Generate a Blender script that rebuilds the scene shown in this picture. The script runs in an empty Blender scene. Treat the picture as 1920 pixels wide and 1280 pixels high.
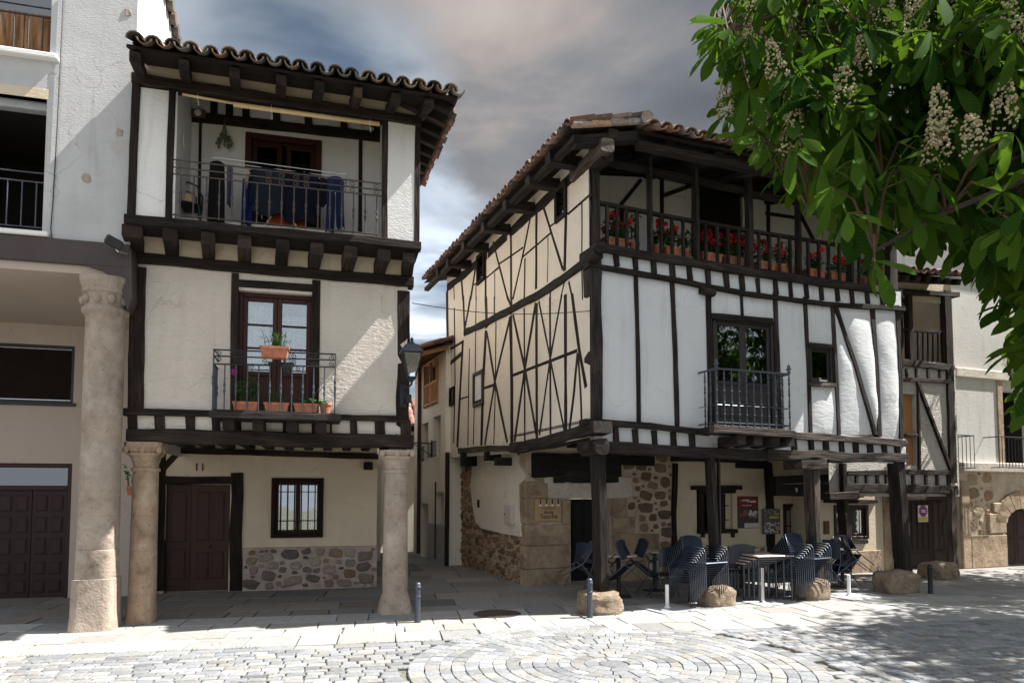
import bpy, bmesh, math, random
import numpy as np
from mathutils import Vector, Matrix, noise
C = bpy.context.scene.collection
SC = bpy.context.scene
R = math.radians
# ------------------------------------------------------------------ camera
FPX, TILT, HZ, EYE = 1300.0, R(3.2), 926.0, 1.7
SHIFT = (HZ - 640) - FPX * math.tan(TILT)
cam = bpy.data.cameras.new('camera'); camo = bpy.data.objects.new('camera', cam); C.objects.link(camo)
cam.sensor_width = 36; cam.lens = 36 * FPX / 1920; cam.shift_y = SHIFT / 1920
cam.clip_start = 0.05; cam.clip_end = 2000
camo.location = (0, 0, EYE); camo.rotation_euler = (R(90) + TILT, 0, 0)
SC.camera = camo
# ------------------------------------------------------------------ light
SUN_AZ, SUN_EL = R(6.8), R(53.3)          # azimuth counted from +x towards +y
SUN_STR, SKY_STR, EXPOSURE = 5.0, 0.1, 1.45
sd = bpy.data.lights.new('sun', 'SUN'); so = bpy.data.objects.new('sun', sd); C.objects.link(so)
sd.energy = SUN_STR; sd.angle = R(0.5); sd.color = (1.0, 0.97, 0.92)
sv = Vector((math.cos(SUN_AZ) * math.cos(SUN_EL), math.sin(SUN_AZ) * math.cos(SUN_EL), math.sin(SUN_EL)))
so.rotation_euler = sv.to_track_quat('Z', 'Y').to_euler(); so.location = (30, 5, 40)
SC.view_settings.view_transform = 'Standard'; SC.view_settings.look = 'None'
SC.view_settings.exposure = EXPOSURE; SC.view_settings.gamma = 1
SC.cycles.max_bounces = 7; SC.cycles.diffuse_bounces = 5; SC.cycles.transparent_max_bounces = 10
SC.cycles.caustics_reflective = False; SC.cycles.caustics_refractive = False
SC.cycles.use_denoising = True


class NT:
    """small helper for node trees"""
    def __init__(s, tree):
        s.t = tree; s.n = tree.nodes; s.l = tree.links
    def new(s, typ, **kw):
        nd = s.n.new(typ)
        for k, v in kw.items():
            if k in nd.inputs: s.put(nd.inputs[k], v)
            else: setattr(nd, k, v)
        return nd
    def put(s, sock, v):
        if isinstance(v, bpy.types.NodeSocket): s.l.new(v, sock)
        else: sock.default_value = v
    def math(s, op, a, b=0.0, c=None, clamp=False):
        nd = s.n.new('ShaderNodeMath'); nd.operation = op; nd.use_clamp = clamp
        s.put(nd.inputs[0], a); s.put(nd.inputs[1], b)
        if c is not None: s.put(nd.inputs[2], c)
        return nd.outputs[0]
    def mix(s, f, a, b, mode='MIX'):
        nd = s.n.new('ShaderNodeMix'); nd.data_type = 'RGBA'; nd.blend_type = mode
        s.put(nd.inputs[0], f)
        s.put(nd.inputs[6], a if not isinstance(a, tuple) else (*a[:3], 1))
        s.put(nd.inputs[7], b if not isinstance(b, tuple) else (*b[:3], 1))
        return nd.outputs[2]
    def ramp(s, f, stops, interp='LINEAR'):
        nd = s.n.new('ShaderNodeValToRGB'); e = nd.color_ramp.elements; nd.color_ramp.interpolation = interp
        while len(e) < len(stops): e.new(0.5)
        for el, (p, c) in zip(e, stops):
            el.position = p; el.color = (*c[:3], 1) if isinstance(c, tuple) else (c, c, c, 1)
        s.put(nd.inputs[0], f); return nd.outputs[0]
    def noise(s, vec, scale, detail=4, rough=.55, dist=0.0):
        nd = s.new('ShaderNodeTexNoise'); nd.inputs['Scale'].default_value = scale
        nd.inputs['Detail'].default_value = detail; nd.inputs['Roughness'].default_value = rough
        nd.inputs['Distortion'].default_value = dist
        if vec is not None: s.l.new(vec, nd.inputs['Vector'])
        return nd.outputs['Fac']
    def mapping(s, vec, scale=(1, 1, 1), loc=(0, 0, 0), rot=(0, 0, 0)):
        nd = s.new('ShaderNodeMapping'); nd.inputs['Scale'].default_value = scale
        nd.inputs['Location'].default_value = loc; nd.inputs['Rotation'].default_value = rot
        s.l.new(vec, nd.inputs['Vector']); return nd.outputs[0]


# ------------------------------------------------------------------ sky with clouds
W = bpy.data.worlds.new('World'); SC.world = W; W.use_nodes = True
nt = NT(W.node_tree); nt.n.clear()
sky = nt.new('ShaderNodeTexSky'); sky.sky_type = 'NISHITA'; sky.sun_disc = False
sky.sun_elevation = SUN_EL; sky.sun_rotation = R(90) - SUN_AZ
sky.altitude = 900; sky.dust_density = 1.2; sky.ozone_density = 1.5
tc = nt.new('ShaderNodeTexCoord'); gen = tc.outputs['Generated']
sx = nt.new('ShaderNodeSeparateXYZ'); nt.l.new(gen, sx.inputs[0])
zc = nt.math('MAXIMUM', sx.outputs[2], 0.0)
den = nt.math('ADD', zc, 0.22)
cx = nt.new('ShaderNodeCombineXYZ')
nt.l.new(nt.math('DIVIDE', sx.outputs[0], den), cx.inputs[0]); nt.l.new(nt.math('DIVIDE', sx.outputs[1], den), cx.inputs[1])
pv = cx.outputs[0]
big = nt.noise(nt.mapping(pv, (1.0, 1.25, 1), (3.1, 1.2, 0)), 1.15, 7, .55, .35)
fine = nt.noise(nt.mapping(pv, (1.0, 1.6, 1), (7.3, 4.2, 2)), 1.5, 5, .52, .35)
# more cloud to the right and above, clear blue low on the left
lean = nt.math('MULTIPLY', sx.outputs[0], 0.42)
cover = nt.math('ADD', nt.math('ADD', big, lean), nt.math('MULTIPLY', nt.math('SUBTRACT', zc, 0.42), 1.0))
def toward(x, y, z, r0, r1):
    v = nt.new('ShaderNodeVectorMath'); v.operation = 'DOT_PRODUCT'; nt.l.new(gen, v.inputs[0]); q = Vector((x, y, z)).normalized(); v.inputs[1].default_value = q
    return nt.ramp(v.outputs['Value'], [(r0, 0.0), (r1, 1.0)], 'EASE')
# a break of warm light high in the middle of the sky, heavier cloud right of it
fine = nt.math('ADD', fine, nt.math('MULTIPLY', toward(.03, 1, .72,   .965, 1.0), .12))
fine = nt.math('SUBTRACT', fine, nt.math('MULTIPLY', toward(.28, 1, .58, .955, .995), .10))
cover = nt.math('SUBTRACT', cover, nt.math('MULTIPLY', toward(-.45, 1, .66, .93, 1.0), .16))
mask = nt.ramp(cover, [(0.36, 0.0), (0.55, 1.0)], 'EASE')
cl = nt.ramp(fine, [(0.30, (0.060, 0.066, 0.078)), (0.46, (0.090, 0.097, 0.109)), (0.57, (0.130, 0.130, 0.137)), (0.67, (0.205, 0.182, 0.172)), (0.82, (0.30, 0.272, 0.26))])
low = nt.ramp(zc, [(0.0, (1.05, 1.08, 1.12)), (0.30, (0.85, 0.90, 0.96)), (0.40, (0.52, 0.55, 0.59)), (0.60, (.12, .125, .13))])
wis = nt.ramp(fine, [(0.40, 0.05), (0.60, 0.9)], 'EASE')
blue = nt.mix(1.0, sky.outputs[0], (0.85, 0.85, 0.80), 'MULTIPLY')
blue = nt.mix(1.0, blue, (0.40, 0.38, 0.35), 'MULTIPLY')
lowc = nt.mix(1.0, low, (4.0, 4.2, 4.5), 'MULTIPLY')
blue = nt.mix(wis, blue, nt.mix(1.0, lowc, (0.9, 1.0, 1.1), 'ADD'))
cl = nt.mix(1.0, cl, (8.4, 8.4, 8.4), 'MULTIPLY')
col = nt.mix(mask, blue, cl)
# bright unseen sky added behind and overhead to fill the shaded facades
fill_sky = nt.ramp(sx.outputs[1], [(0.0, 1.0), (0.62, 0.0)], 'EASE')
col = nt.mix(fill_sky, col, (3.15, 3.35, 3.7))
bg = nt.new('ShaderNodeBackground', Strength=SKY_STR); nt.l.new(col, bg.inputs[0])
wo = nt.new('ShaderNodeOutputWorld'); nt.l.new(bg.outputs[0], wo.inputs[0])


# ------------------------------------------------------------------ frames (a facade's own axes: x along it, y into the house, z up)
def ray(px, py):
    u = (px - 960) / FPX; v = (640 - py + SHIFT) / FPX
    return Vector((u, math.cos(TILT) - v * math.sin(TILT), math.sin(TILT) + v * math.cos(TILT)))
def at_depth(px, py, dist):
    d = ray(px, py); d = d / d.y
    return Vector((0, 0, EYE)) + d * dist
class Fr:
    def __init__(s, ox, oy, deg):
        s.o = Vector((ox, oy, 0)); s.a = R(deg); s.c = math.cos(s.a); s.s = math.sin(s.a)
    def l(s, p):
        q = Vector(p) - s.o; return Vector((q.x * s.c + q.y * s.s, -q.x * s.s + q.y * s.c, q.z))
    def w(s, p):
        return Vector((s.o.x + p[0] * s.c - p[1] * s.s, s.o.y + p[0] * s.s + p[1] * s.c, p[2]))
    def r(s, px, py):
        d = ray(px, py); o = s.l((0, 0, EYE))
        return o, Vector((d.x * s.c + d.y * s.s, -d.x * s.s + d.y * s.c, d.z))
    def on(s, axis, px, py, val):
        o, d = s.r(px, py); t = (val - o[axis]) / d[axis]; return o + d * t
    def Y(s, px, py, y): return s.on(1, px, py, y)
    def X(s, px, py, x): return s.on(0, px, py, x)
    def Z(s, px, py, z=0.0): return s.on(2, px, py, z)


# ------------------------------------------------------------------ mesh building
class MB:
    def __init__(s):
        s.v = []; s.f = []; s.uv = []; s.col = []; s.usecol = False; s.cur = (1, 1, 1)
    def add(s, verts, faces, uvs=None):
        b = len(s.v); s.v.extend([tuple(p) for p in verts])
        for i, f in enumerate(faces):
            s.f.append([b + k for k in f])
            s.uv.append(uvs[i] if uvs else None); s.col.append(s.cur)
        return s
    def quad(s, a, b, c, d): return s.add([a, b, c, d], [(0, 1, 2, 3)])
    def poly(s, pts): return s.add(pts, [tuple(range(len(pts)))])
    def box(s, x0, x1, y0, y1, z0, z1):
        if x1 < x0: x0, x1 = x1, x0
        if y1 < y0: y0, y1 = y1, y0
        if z1 < z0: z0, z1 = z1, z0
        v = [(x0, y0, z0), (x1, y0, z0), (x1, y1, z0), (x0, y1, z0), (x0, y0, z1), (x1, y0, z1), (x1, y1, z1), (x0, y1, z1)]
        return s.add(v, [(0, 3, 2, 1), (4, 5, 6, 7), (0, 1, 5, 4), (1, 2, 6, 5), (2, 3, 7, 6), (3, 0, 4, 7)])
    def bbox(s, x0, x1, y0, y1, z0, z1, b=.006):
        """box with chamfered edges on all sides"""
        if x1 < x0: x0, x1 = x1, x0
        if y1 < y0: y0, y1 = y1, y0
        if z1 < z0: z0, z1 = z1, z0
        b = min(b, (x1 - x0) * .3, (y1 - y0) * .3, (z1 - z0) * .3)
        bm = bmesh.new(); bmesh.ops.create_cube(bm, size=1)
        for v in bm.verts: v.co = Vector(((x0 + x1) / 2 + v.co.x * (x1 - x0), (y0 + y1) / 2 + v.co.y * (y1 - y0), (z0 + z1) / 2 + v.co.z * (z1 - z0)))
        bmesh.ops.bevel(bm, geom=bm.edges[:], offset=b, segments=1, affect='EDGES')
        bm.verts.index_update()
        s.add([v.co.copy() for v in bm.verts], [[v.index for v in f.verts] for f in bm.faces]); bm.free(); return s
    def tube(s, pts, r, n=8, caps=True):
        pts = [Vector(p) for p in pts]; m = len(pts)
        rr = r if isinstance(r, (list, tuple)) else [r] * m
        vs = []; prev = None
        for i, p in enumerate(pts):
            t = (pts[min(i + 1, m - 1)] - pts[max(i - 1, 0)])
            if t.length < 1e-9: t = Vector((0, 0, 1))
            t.normalize()
            if prev is None:
                a = t.orthogonal().normalized()
            else:
                a = prev - t * prev.dot(t)
                a = a.normalized() if a.length > 1e-6 else t.orthogonal().normalized()
            prev = a; b = t.cross(a)
            for k in range(n):
                an = 2 * math.pi * k / n
                vs.append(p + (a * math.cos(an) + b * math.sin(an)) * rr[i])
        fs = []
        for i in range(m - 1):
            for k in range(n):
                fs.append((i * n + k, i * n + (k + 1) % n, (i + 1) * n + (k + 1) % n, (i + 1) * n + k))
        if caps: fs.append(tuple(reversed(range(n)))); fs.append(tuple((m - 1) * n + k for k in range(n)))
        return s.add(vs, fs)
    def lathe(s, prof, c=(0, 0, 0), n=24, jit=0.0, seed=0, sq=0.0):
        """prof = [(radius, z)...]; sq 0 = round, 1 = square"""
        vs = []; m = len(prof)
        for i, (r, z) in enumerate(prof):
            for k in range(n):
                an = 2 * math.pi * (k + .5) / n
                q = r[1] if isinstance(r, tuple) else sq; rad = r[0] if isinstance(r, tuple) else r
                ca, sa = math.cos(an), math.sin(an)
                k2 = 1 / max(abs(ca), abs(sa)); rad2 = rad * ((1 - q) + q * k2)
                if jit: rad2 *= 1 + jit * (noise.noise(Vector((ca * 2 + seed, sa * 2, z * 3))) + .5 * noise.noise(Vector((ca * 6 + seed, sa * 6, z * 9))))
                vs.append((c[0] + ca * rad2, c[1] + sa * rad2, c[2] + z))
        fs = []
        for i in range(m - 1):
            for k in range(n):
                fs.append((i * n + k, i * n + (k + 1) % n, (i + 1) * n + (k + 1) % n, (i + 1) * n + k))
        fs.append(tuple(reversed(range(n)))); fs.append(tuple((m - 1) * n + k for k in range(n)))
        return s.add(vs, fs)
    def beam(s, pts, w, d, nrm=(0, 1, 0), jit=.10, seg=.22, ch=.16, seed=None, ends=True):
        """hewn timber: chamfered section swept along pts with an uneven surface; w in the facade, d along nrm"""
        rs = random.Random(seed if seed is not None else random.random())
        pts = [Vector(p) for p in pts]; P = []; L = 0; Ls = []
        for i in range(len(pts) - 1):
            a, b = pts[i], pts[i + 1]; ln = (b - a).length; k = max(1, int(ln / seg))
            for j in range(k): P.append(a.lerp(b, j / k)); Ls.append(L + ln * j / k)
            L += ln
        P.append(pts[-1]); Ls.append(L); m = len(P)
        nrm = Vector(nrm); off = rs.uniform(0, 50); vs = []; per = 2 * (w + d)
        ww = w if isinstance(w, (list, tuple)) else None
        for i, p in enumerate(P):
            t = (P[min(i + 1, m - 1)] - P[max(i - 1, 0)]).normalized()
            a = t.cross(nrm).normalized(); b = a.cross(t).normalized()
            q = Ls[i] * 1.7 + off
            w2 = w / 2 * (1 + jit * noise.noise(Vector((q, 1, 0))) * 1.4); d2 = d / 2 * (1 + jit * .5 * noise.noise(Vector((q, 7, 0))))
            c = p + a * (w * jit * .55 * noise.noise(Vector((q * .8, 3, 0))))
            x = min(w2, d2) * ch * (1 + .6 * noise.noise(Vector((q * 2, 5, 0))))
            for (sa, sb) in ((-1, -1 + x / d2), (-1 + x / w2, -1), (1 - x / w2, -1), (1, -1 + x / d2), (1, 1 - x / d2), (1 - x / w2, 1), (-1 + x / w2, 1), (-1, 1 - x / d2)):
                e = 1 + jit * .25 * rs.uniform(-1, 1)
                vs.append(c + a * (sa * w2 * e) + b * (sb * d2 * e))
        vc = [0, .02, w, w + .02, w + d, w + d + .02, 2 * w + d, 2 * w + d + .02, per]
        o2 = rs.uniform(0, 20); fs = []; uv = []
        for i in range(m - 1):
            for k in range(8):
                k2 = (k + 1) % 8
                fs.append((i * 8 + k, i * 8 + k2, (i + 1) * 8 + k2, (i + 1) * 8 + k))
                u0, u1 = Ls[i] + off, Ls[i + 1] + off
                uv.append([(u0, vc[k] + o2), (u0, vc[k + 1] + o2), (u1, vc[k + 1] + o2), (u1, vc[k] + o2)])
        cap = [(off, o2 + k * .01) for k in range(8)]
        fs.append(tuple(reversed(range(8)))); uv.append(cap); fs.append(tuple((m - 1) * 8 + k for k in range(8))); uv.append(cap)
        return s.add(vs, fs, uv)
    def blob(s, c, rx, ry, rz, seed=0, amp=.18, n=14, m=8, flat=None, sq=1.0):
        vs = []; fs = []; cc = Vector(c)
        for i in range(m + 1):
            th = math.pi * i / m
            for k in range(n):
                ph = 2 * math.pi * k / n
                d = Vector((math.sin(th) * math.cos(ph), math.sin(th) * math.sin(ph), math.cos(th)))
                if sq != 1.0: d = Vector([math.copysign(abs(x) ** sq, x) for x in d])
                e = 1 + amp * noise.noise(d * 1.6 + Vector((seed * 3.7, seed, 0))) + amp * .42 * noise.noise(d * 5 + Vector((seed, 0, 9))) + (amp * .30 * abs(noise.noise(d * 11 + Vector((seed, 5, 0)))) if n > 25 else 0)
                p = cc + Vector((d.x * rx * e, d.y * ry * e, d.z * rz * e))
                if flat is not None: p.z = max(p.z, flat)
                vs.append(p)
        for i in range(m):
            for k in range(n): fs.append((i * n + k, (i + 1) * n + k, (i + 1) * n + (k + 1) % n, i * n + (k + 1) % n))
        return s.add(vs, fs)
    def build(s, name, mat, parent=None, smooth=False, loc=None):
        me = bpy.data.meshes.new(name); me.from_pydata(s.v, [], s.f)
        if any(u for u in s.uv):
            ul = me.uv_layers.new(name='UVMap'); arr = []
            for f, u in zip(s.f, s.uv): arr.extend(u if u else [(0, 0)] * len(f))
            ul.data.foreach_set('uv', np.array(arr, dtype=np.float32).ravel())
        if s.usecol:
            ca = me.color_attributes.new('tint', 'FLOAT_COLOR', 'CORNER'); arr = []
            for f, c in zip(s.f, s.col): arr.extend([(*c, 1)] * len(f))
            ca.data.foreach_set('color', np.array(arr, dtype=np.float32).ravel())
        if smooth:
            me.polygons.foreach_set('use_smooth', [True] * len(me.polygons))
        me.materials.append(mat); me.validate(); me.update()
        o = bpy.data.objects.new(name, me); C.objects.link(o)
        if parent is not None: o.parent = parent
        if loc is not None: o.location = loc
        return o


def smooth_by_angle(o, deg=40):
    me = o.data
    bm = bmesh.new(); bm.from_mesh(me); bmesh.ops.remove_doubles(bm, verts=bm.verts, dist=1e-5)
    for f in bm.faces: f.smooth = True
    for e in bm.edges:
        if len(e.link_faces) == 2 and e.calc_face_angle(0) > R(deg): e.smooth = False
    bm.to_mesh(me); bm.free(); return o
def tag(o, label=None, cat=None, group=None, kind=None):
    if label: o['label'] = label
    if cat: o['category'] = cat
    if group: o['group'] = group
    if kind: o['kind'] = kind
    return o
def thing(name, label, cat, loc=(0, 0, 0), rz=0.0, group=None):
    o = bpy.data.objects.new(name, None); C.objects.link(o); o.empty_display_size = .2
    o.location = loc; o.rotation_euler = (0, 0, rz); return tag(o, label, cat, group)
def fthing(fr, name, label, cat, group=None):
    return thing(name, label, cat, fr.o, fr.a, group)
def lthing(fr, p, name, label, cat, group=None, rz=0.0):
    """a thing standing at facade-frame point p, turned like the facade"""
    return thing(name, label, cat, fr.w(p), fr.a + rz, group)
KIDS = {}
def copy_tree(o, parent=None):
    c = o.copy(); C.objects.link(c); c.parent = parent
    for ch in [k for k in bpy.data.objects if k.parent == o]: copy_tree(ch, c)
    return c
def structure(o): return tag(o, kind='structure')


# ------------------------------------------------------------------ materials
def mat_base(name):
    m = bpy.data.materials.new(name); m.use_nodes = True; t = NT(m.node_tree); t.n.clear()
    out = t.new('ShaderNodeOutputMaterial'); b = t.new('ShaderNodeBsdfPrincipled'); t.l.new(b.outputs[0], out.inputs[0])
    return m, t, b, out
def bump(t, b, h, strength=.5, dist=.02):
    nd = t.new('ShaderNodeBump'); nd.inputs['Strength'].default_value = strength; nd.inputs['Distance'].default_value = dist
    t.l.new(h, nd.inputs['Height']); t.l.new(nd.outputs[0], b.inputs['Normal'])
def m_plain(name, col, rough=.6, metal=0.0, var=.12, scale=12, bmp=.15, bd=.004, spec=None):
    m, t, b, o = mat_base(name); tc = t.new('ShaderNodeTexCoord')
    n = t.noise(tc.outputs['Object'], scale, 5)
    f = t.ramp(n, [(0.3, 1 - var), (0.7, 1 + var)]) if False else n
    lo = tuple(c * (1 - var) for c in col); hi = tuple(min(1, c * (1 + var)) for c in col)
    t.put(b.inputs['Base Color'], t.mix(t.ramp(n, [(0.32, 0.0), (0.68, 1.0)]), lo, hi))
    b.inputs['Roughness'].default_value = rough; b.inputs['Metallic'].default_value = metal
    if spec is not None: b.inputs['Specular IOR Level'].default_value = spec
    if bmp: bump(t, b, t.noise(tc.outputs['Object'], scale * 4, 4), bmp, bd)
    return m
def m_wood(name, c0, c1, rough=.85, gr=(2.2, 55), bmp=.6):
    m, t, b, o = mat_base(name); uv = t.new('ShaderNodeUVMap'); uv.uv_map = 'UVMap'
    g = t.noise(t.mapping(uv.outputs[0], (gr[0], gr[1], 1)), 1.0, 6, .62, .4)
    g2 = t.noise(t.mapping(uv.outputs[0], (gr[0] * .6, gr[1] * .16, 1)), 1.0, 4, .6, .6)
    f = t.math('ADD', t.math('MULTIPLY', g, .65), t.math('MULTIPLY', g2, .45))
    oi = t.new('ShaderNodeObjectInfo'); rnd = oi.outputs['Random']
    wc = (t.ramp(f, [(0.36, tuple(x * .35 for x in c0)), (0.48, c0), (0.66, c1), (0.78, tuple(min(1, x * 1.8) for x in c1))]))
    wc = t.mix(1.0, wc, t.ramp(rnd, [(0.0, (.70, .66, .62)), (0.5, (1.0, .98, .96)), (1.0, (1.45, 1.45, 1.48))]), 'MULTIPLY')
    fk = t.noise(t.mapping(uv.outputs[0], (9, 40, 1), (3, 5, 0)), 1.0, 3, .7)
    wc = t.mix(t.ramp(fk, [(0.66, 0.0), (0.74, .55)]), wc, tuple(min(1, x * 3.2 + .02) for x in c1))
    t.put(b.inputs['Base Color'], wc)
    b.inputs['Roughness'].default_value = rough; b.inputs['Specular IOR Level'].default_value = .25
    bump(t, b, f, bmp, .03); return m
def m_plaster(name, col, col2, big=.9, rough=.92, bs=.35, stain=(.55, .45, .33), st=.25, trowel=9.0, bd=.02):
    m, t, b, o = mat_base(name); tc = t.new('ShaderNodeTexCoord'); ob = tc.outputs['Object']
    n1 = t.noise(ob, big, 6, .6, .4); n2 = t.noise(t.mapping(ob, (1, 1, 1.4), (3, 9, 2)), 2.7, 7, .65, .8)
    base = t.mix(t.ramp(n1, [(0.3, 0.0), (0.7, 1.0)]), col, col2)
    base = t.mix(t.math('MULTIPLY', t.ramp(n2, [(0.58, 0.0), (0.78, 1.0)]), st), base, stain)
    # rain streaks and hairline grime
    n3 = t.noise(t.mapping(ob, (7, 7, .55), (1, 4, 8)), 1.0, 5, .6, .5); n4 = t.noise(ob, .55, 3)
    sk = t.math('MULTIPLY', t.ramp(n3, [(0.52, 0.0), (0.72, 1.0)]), t.ramp(n4, [(0.40, 0.0), (0.62, .30)]))
    base = t.mix(sk, base, tuple(x * .62 for x in stain))
    vo = t.new('ShaderNodeTexVoronoi'); vo.feature = 'DISTANCE_TO_EDGE'; vo.inputs['Scale'].default_value = .9
    wob = t.new('ShaderNodeVectorMath'); wob.operation = 'MULTIPLY_ADD'; nn = t.new('ShaderNodeTexNoise'); nn.inputs['Scale'].default_value = 2.5; nn.inputs['Detail'].default_value = 5; t.l.new(ob, nn.inputs['Vector'])
    t.l.new(nn.outputs['Color'], wob.inputs[0]); wob.inputs[1].default_value = (.5, .5, .5); t.l.new(ob, wob.inputs[2]); t.l.new(wob.outputs[0], vo.inputs['Vector'])
    crk = t.math('MULTIPLY', t.ramp(vo.outputs['Distance'], [(0.0, 1.0), (0.006, 0.0)]), t.ramp(n1, [(0.48, 0.0), (0.56, .55)]))
    base = t.mix(crk, base, tuple(x * .5 for x in stain))
    t.put(b.inputs['Base Color'], base); b.inputs['Roughness'].default_value = rough
    b.inputs['Specular IOR Level'].default_value = .2
    h = t.math('ADD', t.noise(t.mapping(ob, (1, 1, 2.6), (0, 0, 0), (0, .35, 0)), trowel, 4, .5, 1.8), t.math('MULTIPLY', t.noise(ob, 60, 3), .18))
    bump(t, b, h, bs, bd); return m
def m_tint(name, base, rough=.85, scale=14, var=.35, bmp=.5, bd=.012, dark=None, spec=.25):
    """stone: colour attribute 'tint' times mottling"""
    m, t, b, o = mat_base(name); tc = t.new('ShaderNodeTexCoord'); ob = tc.outputs['Object']
    at = t.new('ShaderNodeAttribute'); at.attribute_name = 'tint'
    n = t.noise(ob, scale, 7, .65, .3)
    mod = t.ramp(n, [(0.28, tuple(x * (1 - var) for x in base)), (0.72, tuple(min(1, x * (1 + var)) for x in base))])
    t.put(b.inputs['Base Color'], t.mix(1.0, mod, at.outputs['Color'], 'MULTIPLY'))
    b.inputs['Roughness'].default_value = rough; b.inputs['Specular IOR Level'].default_value = spec
    bump(t, b, t.noise(ob, scale * 2.3, 7, .7), bmp, bd); return m
def m_stone(name, cols, rough=.9, s1=1.6, s2=9, bmp=.55, pit=.5, bd=.02):
    m, t, b, o = mat_base(name); tc = t.new('ShaderNodeTexCoord'); ob = tc.outputs['Object']
    n1 = t.noise(ob, s1, 7, .62, .6); n2 = t.noise(t.mapping(ob, (1, 1, 1), (5, 1, 7)), s2, 6, .68, .2)
    f = t.math('ADD', t.math('MULTIPLY', n1, .7), t.math('MULTIPLY', n2, .38))
    k = len(cols); c = t.ramp(f, [(0.34 + .40 * i / (k - 1), cc) for i, cc in enumerate(cols)])
    n3 = t.noise(t.mapping(ob, (1, 1, 1), (2, 8, 4)), s2 * 3.4, 4, .6)
    c = t.mix(t.math('MULTIPLY', t.ramp(n3, [(0.60, 0.0), (0.70, 1.0)]), pit), c, tuple(x * .35 for x in cols[0]))
    t.put(b.inputs['Base Color'], c); b.inputs['Roughness'].default_value = rough; b.inputs['Specular IOR Level'].default_value = .2
    bump(t, b, t.math('ADD', t.math('MULTIPLY', n2, 1.0), t.math('MULTIPLY', n3, -.5)), bmp, bd); return m
def m_glass(name, tint=(.9, .95, .95), refl=.28, dark=.0):
    m, t, b, o = mat_base(name); t.n.remove(b)
    tr = t.new('ShaderNodeBsdfTransparent'); tr.inputs[0].default_value = (*[x * (1 - dark) for x in tint], 1)
    gl = t.new('ShaderNodeBsdfGlossy'); gl.inputs['Roughness'].default_value = .015; gl.inputs[0].default_value = (.95, .97, 1, 1)
    lw = t.new('ShaderNodeLayerWeight', Blend=.35)
    f = t.math('ADD', refl, t.math('MULTIPLY', lw.outputs['Fresnel'], .5), clamp=True)
    tc = t.new('ShaderNodeTexCoord'); bp = t.new('ShaderNodeBump'); bp.inputs['Strength'].default_value = .06; bp.inputs['Distance'].default_value = .02
    t.l.new(t.noise(tc.outputs['Object'], 3.5, 2), bp.inputs['Height']); t.l.new(bp.outputs[0], gl.inputs['Normal'])
    mx = t.new('ShaderNodeMixShader'); t.l.new(f, mx.inputs[0]); t.l.new(tr.outputs[0], mx.inputs[1]); t.l.new(gl.outputs[0], mx.inputs[2])
    t.l.new(mx.outputs[0], o.inputs[0]); return m
def m_leaf(name, c0, c1, trans=.35, rough=.8):
    m, t, b, o = mat_base(name); at = t.new('ShaderNodeAttribute'); at.attribute_name = 'tint'
    sp = t.new('ShaderNodeSeparateColor'); t.l.new(at.outputs['Color'], sp.inputs[0])
    uv = t.new('ShaderNodeUVMap'); uv.uv_map = 'UVMap'
    wv = t.new('ShaderNodeTexWave'); wv.inputs['Scale'].default_value = 5; wv.inputs['Distortion'].default_value = .6
    t.l.new(t.mapping(uv.outputs[0], (1, 1, 1), (0, 0, 0), (0, 0, R(35))), wv.inputs['Vector'])
    c = t.mix(sp.outputs[0], c0, c1)
    c = t.mix(t.math('MULTIPLY', wv.outputs['Fac'], .15), c, tuple(min(1, x * 1.7) for x in c1))
    t.put(b.inputs['Base Color'], c); b.inputs['Roughness'].default_value = rough; b.inputs['Specular IOR Level'].default_value = .02
    tl = t.new('ShaderNodeBsdfTranslucent'); t.put(tl.inputs[0], t.mix(1.0, c, (1.6, 1.5, .6), 'MULTIPLY'))
    mx = t.new('ShaderNodeMixShader', Fac=trans); t.l.new(b.outputs[0], mx.inputs[1]); t.l.new(tl.outputs[0], mx.inputs[2])
    t.l.new(mx.outputs[0], o.inputs[0]); return m
def m_cloth(name, col, sheer=0.0):
    m, t, b, o = mat_base(name); tc = t.new('ShaderNodeTexCoord')
    n = t.noise(tc.outputs['Object'], 9, 4)
    t.put(b.inputs['Base Color'], t.mix(t.ramp(n, [(0.3, 0.0), (0.7, 1.0)]), tuple(x * .8 for x in col), tuple(min(1, x * 1.15) for x in col)))
    b.inputs['Roughness'].default_value = .95; b.inputs['Specular IOR Level'].default_value = .1
    bump(t, b, t.noise(tc.outputs['Object'], 180, 2), .15, .002)
    return m
def m_lace(name):
    m, t, b, o = mat_base(name); tc = t.new('ShaderNodeTexCoord')
    v = t.new('ShaderNodeTexVoronoi'); v.inputs['Scale'].default_value = 26; v.feature = 'DISTANCE_TO_EDGE'
    t.l.new(tc.outputs['Object'], v.inputs['Vector'])
    w = t.new('ShaderNodeTexWave'); w.inputs['Scale'].default_value = 7; w.inputs['Distortion'].default_value = 2.5; t.l.new(tc.outputs['Object'], w.inputs['Vector'])
    f = t.math('MULTIPLY', t.ramp(v.outputs['Distance'], [(0.02, 1.0), (0.2, .25)]), t.math('ADD', .55, t.math('MULTIPLY', w.outputs['Fac'], .5)))
    t.put(b.inputs['Base Color'], t.mix(f, (.36, .36, .35), (.80, .80, .77))); b.inputs['Roughness'].default_value = .95
    bump(t, b, w.outputs['Fac'], .4, .03); return m

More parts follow.
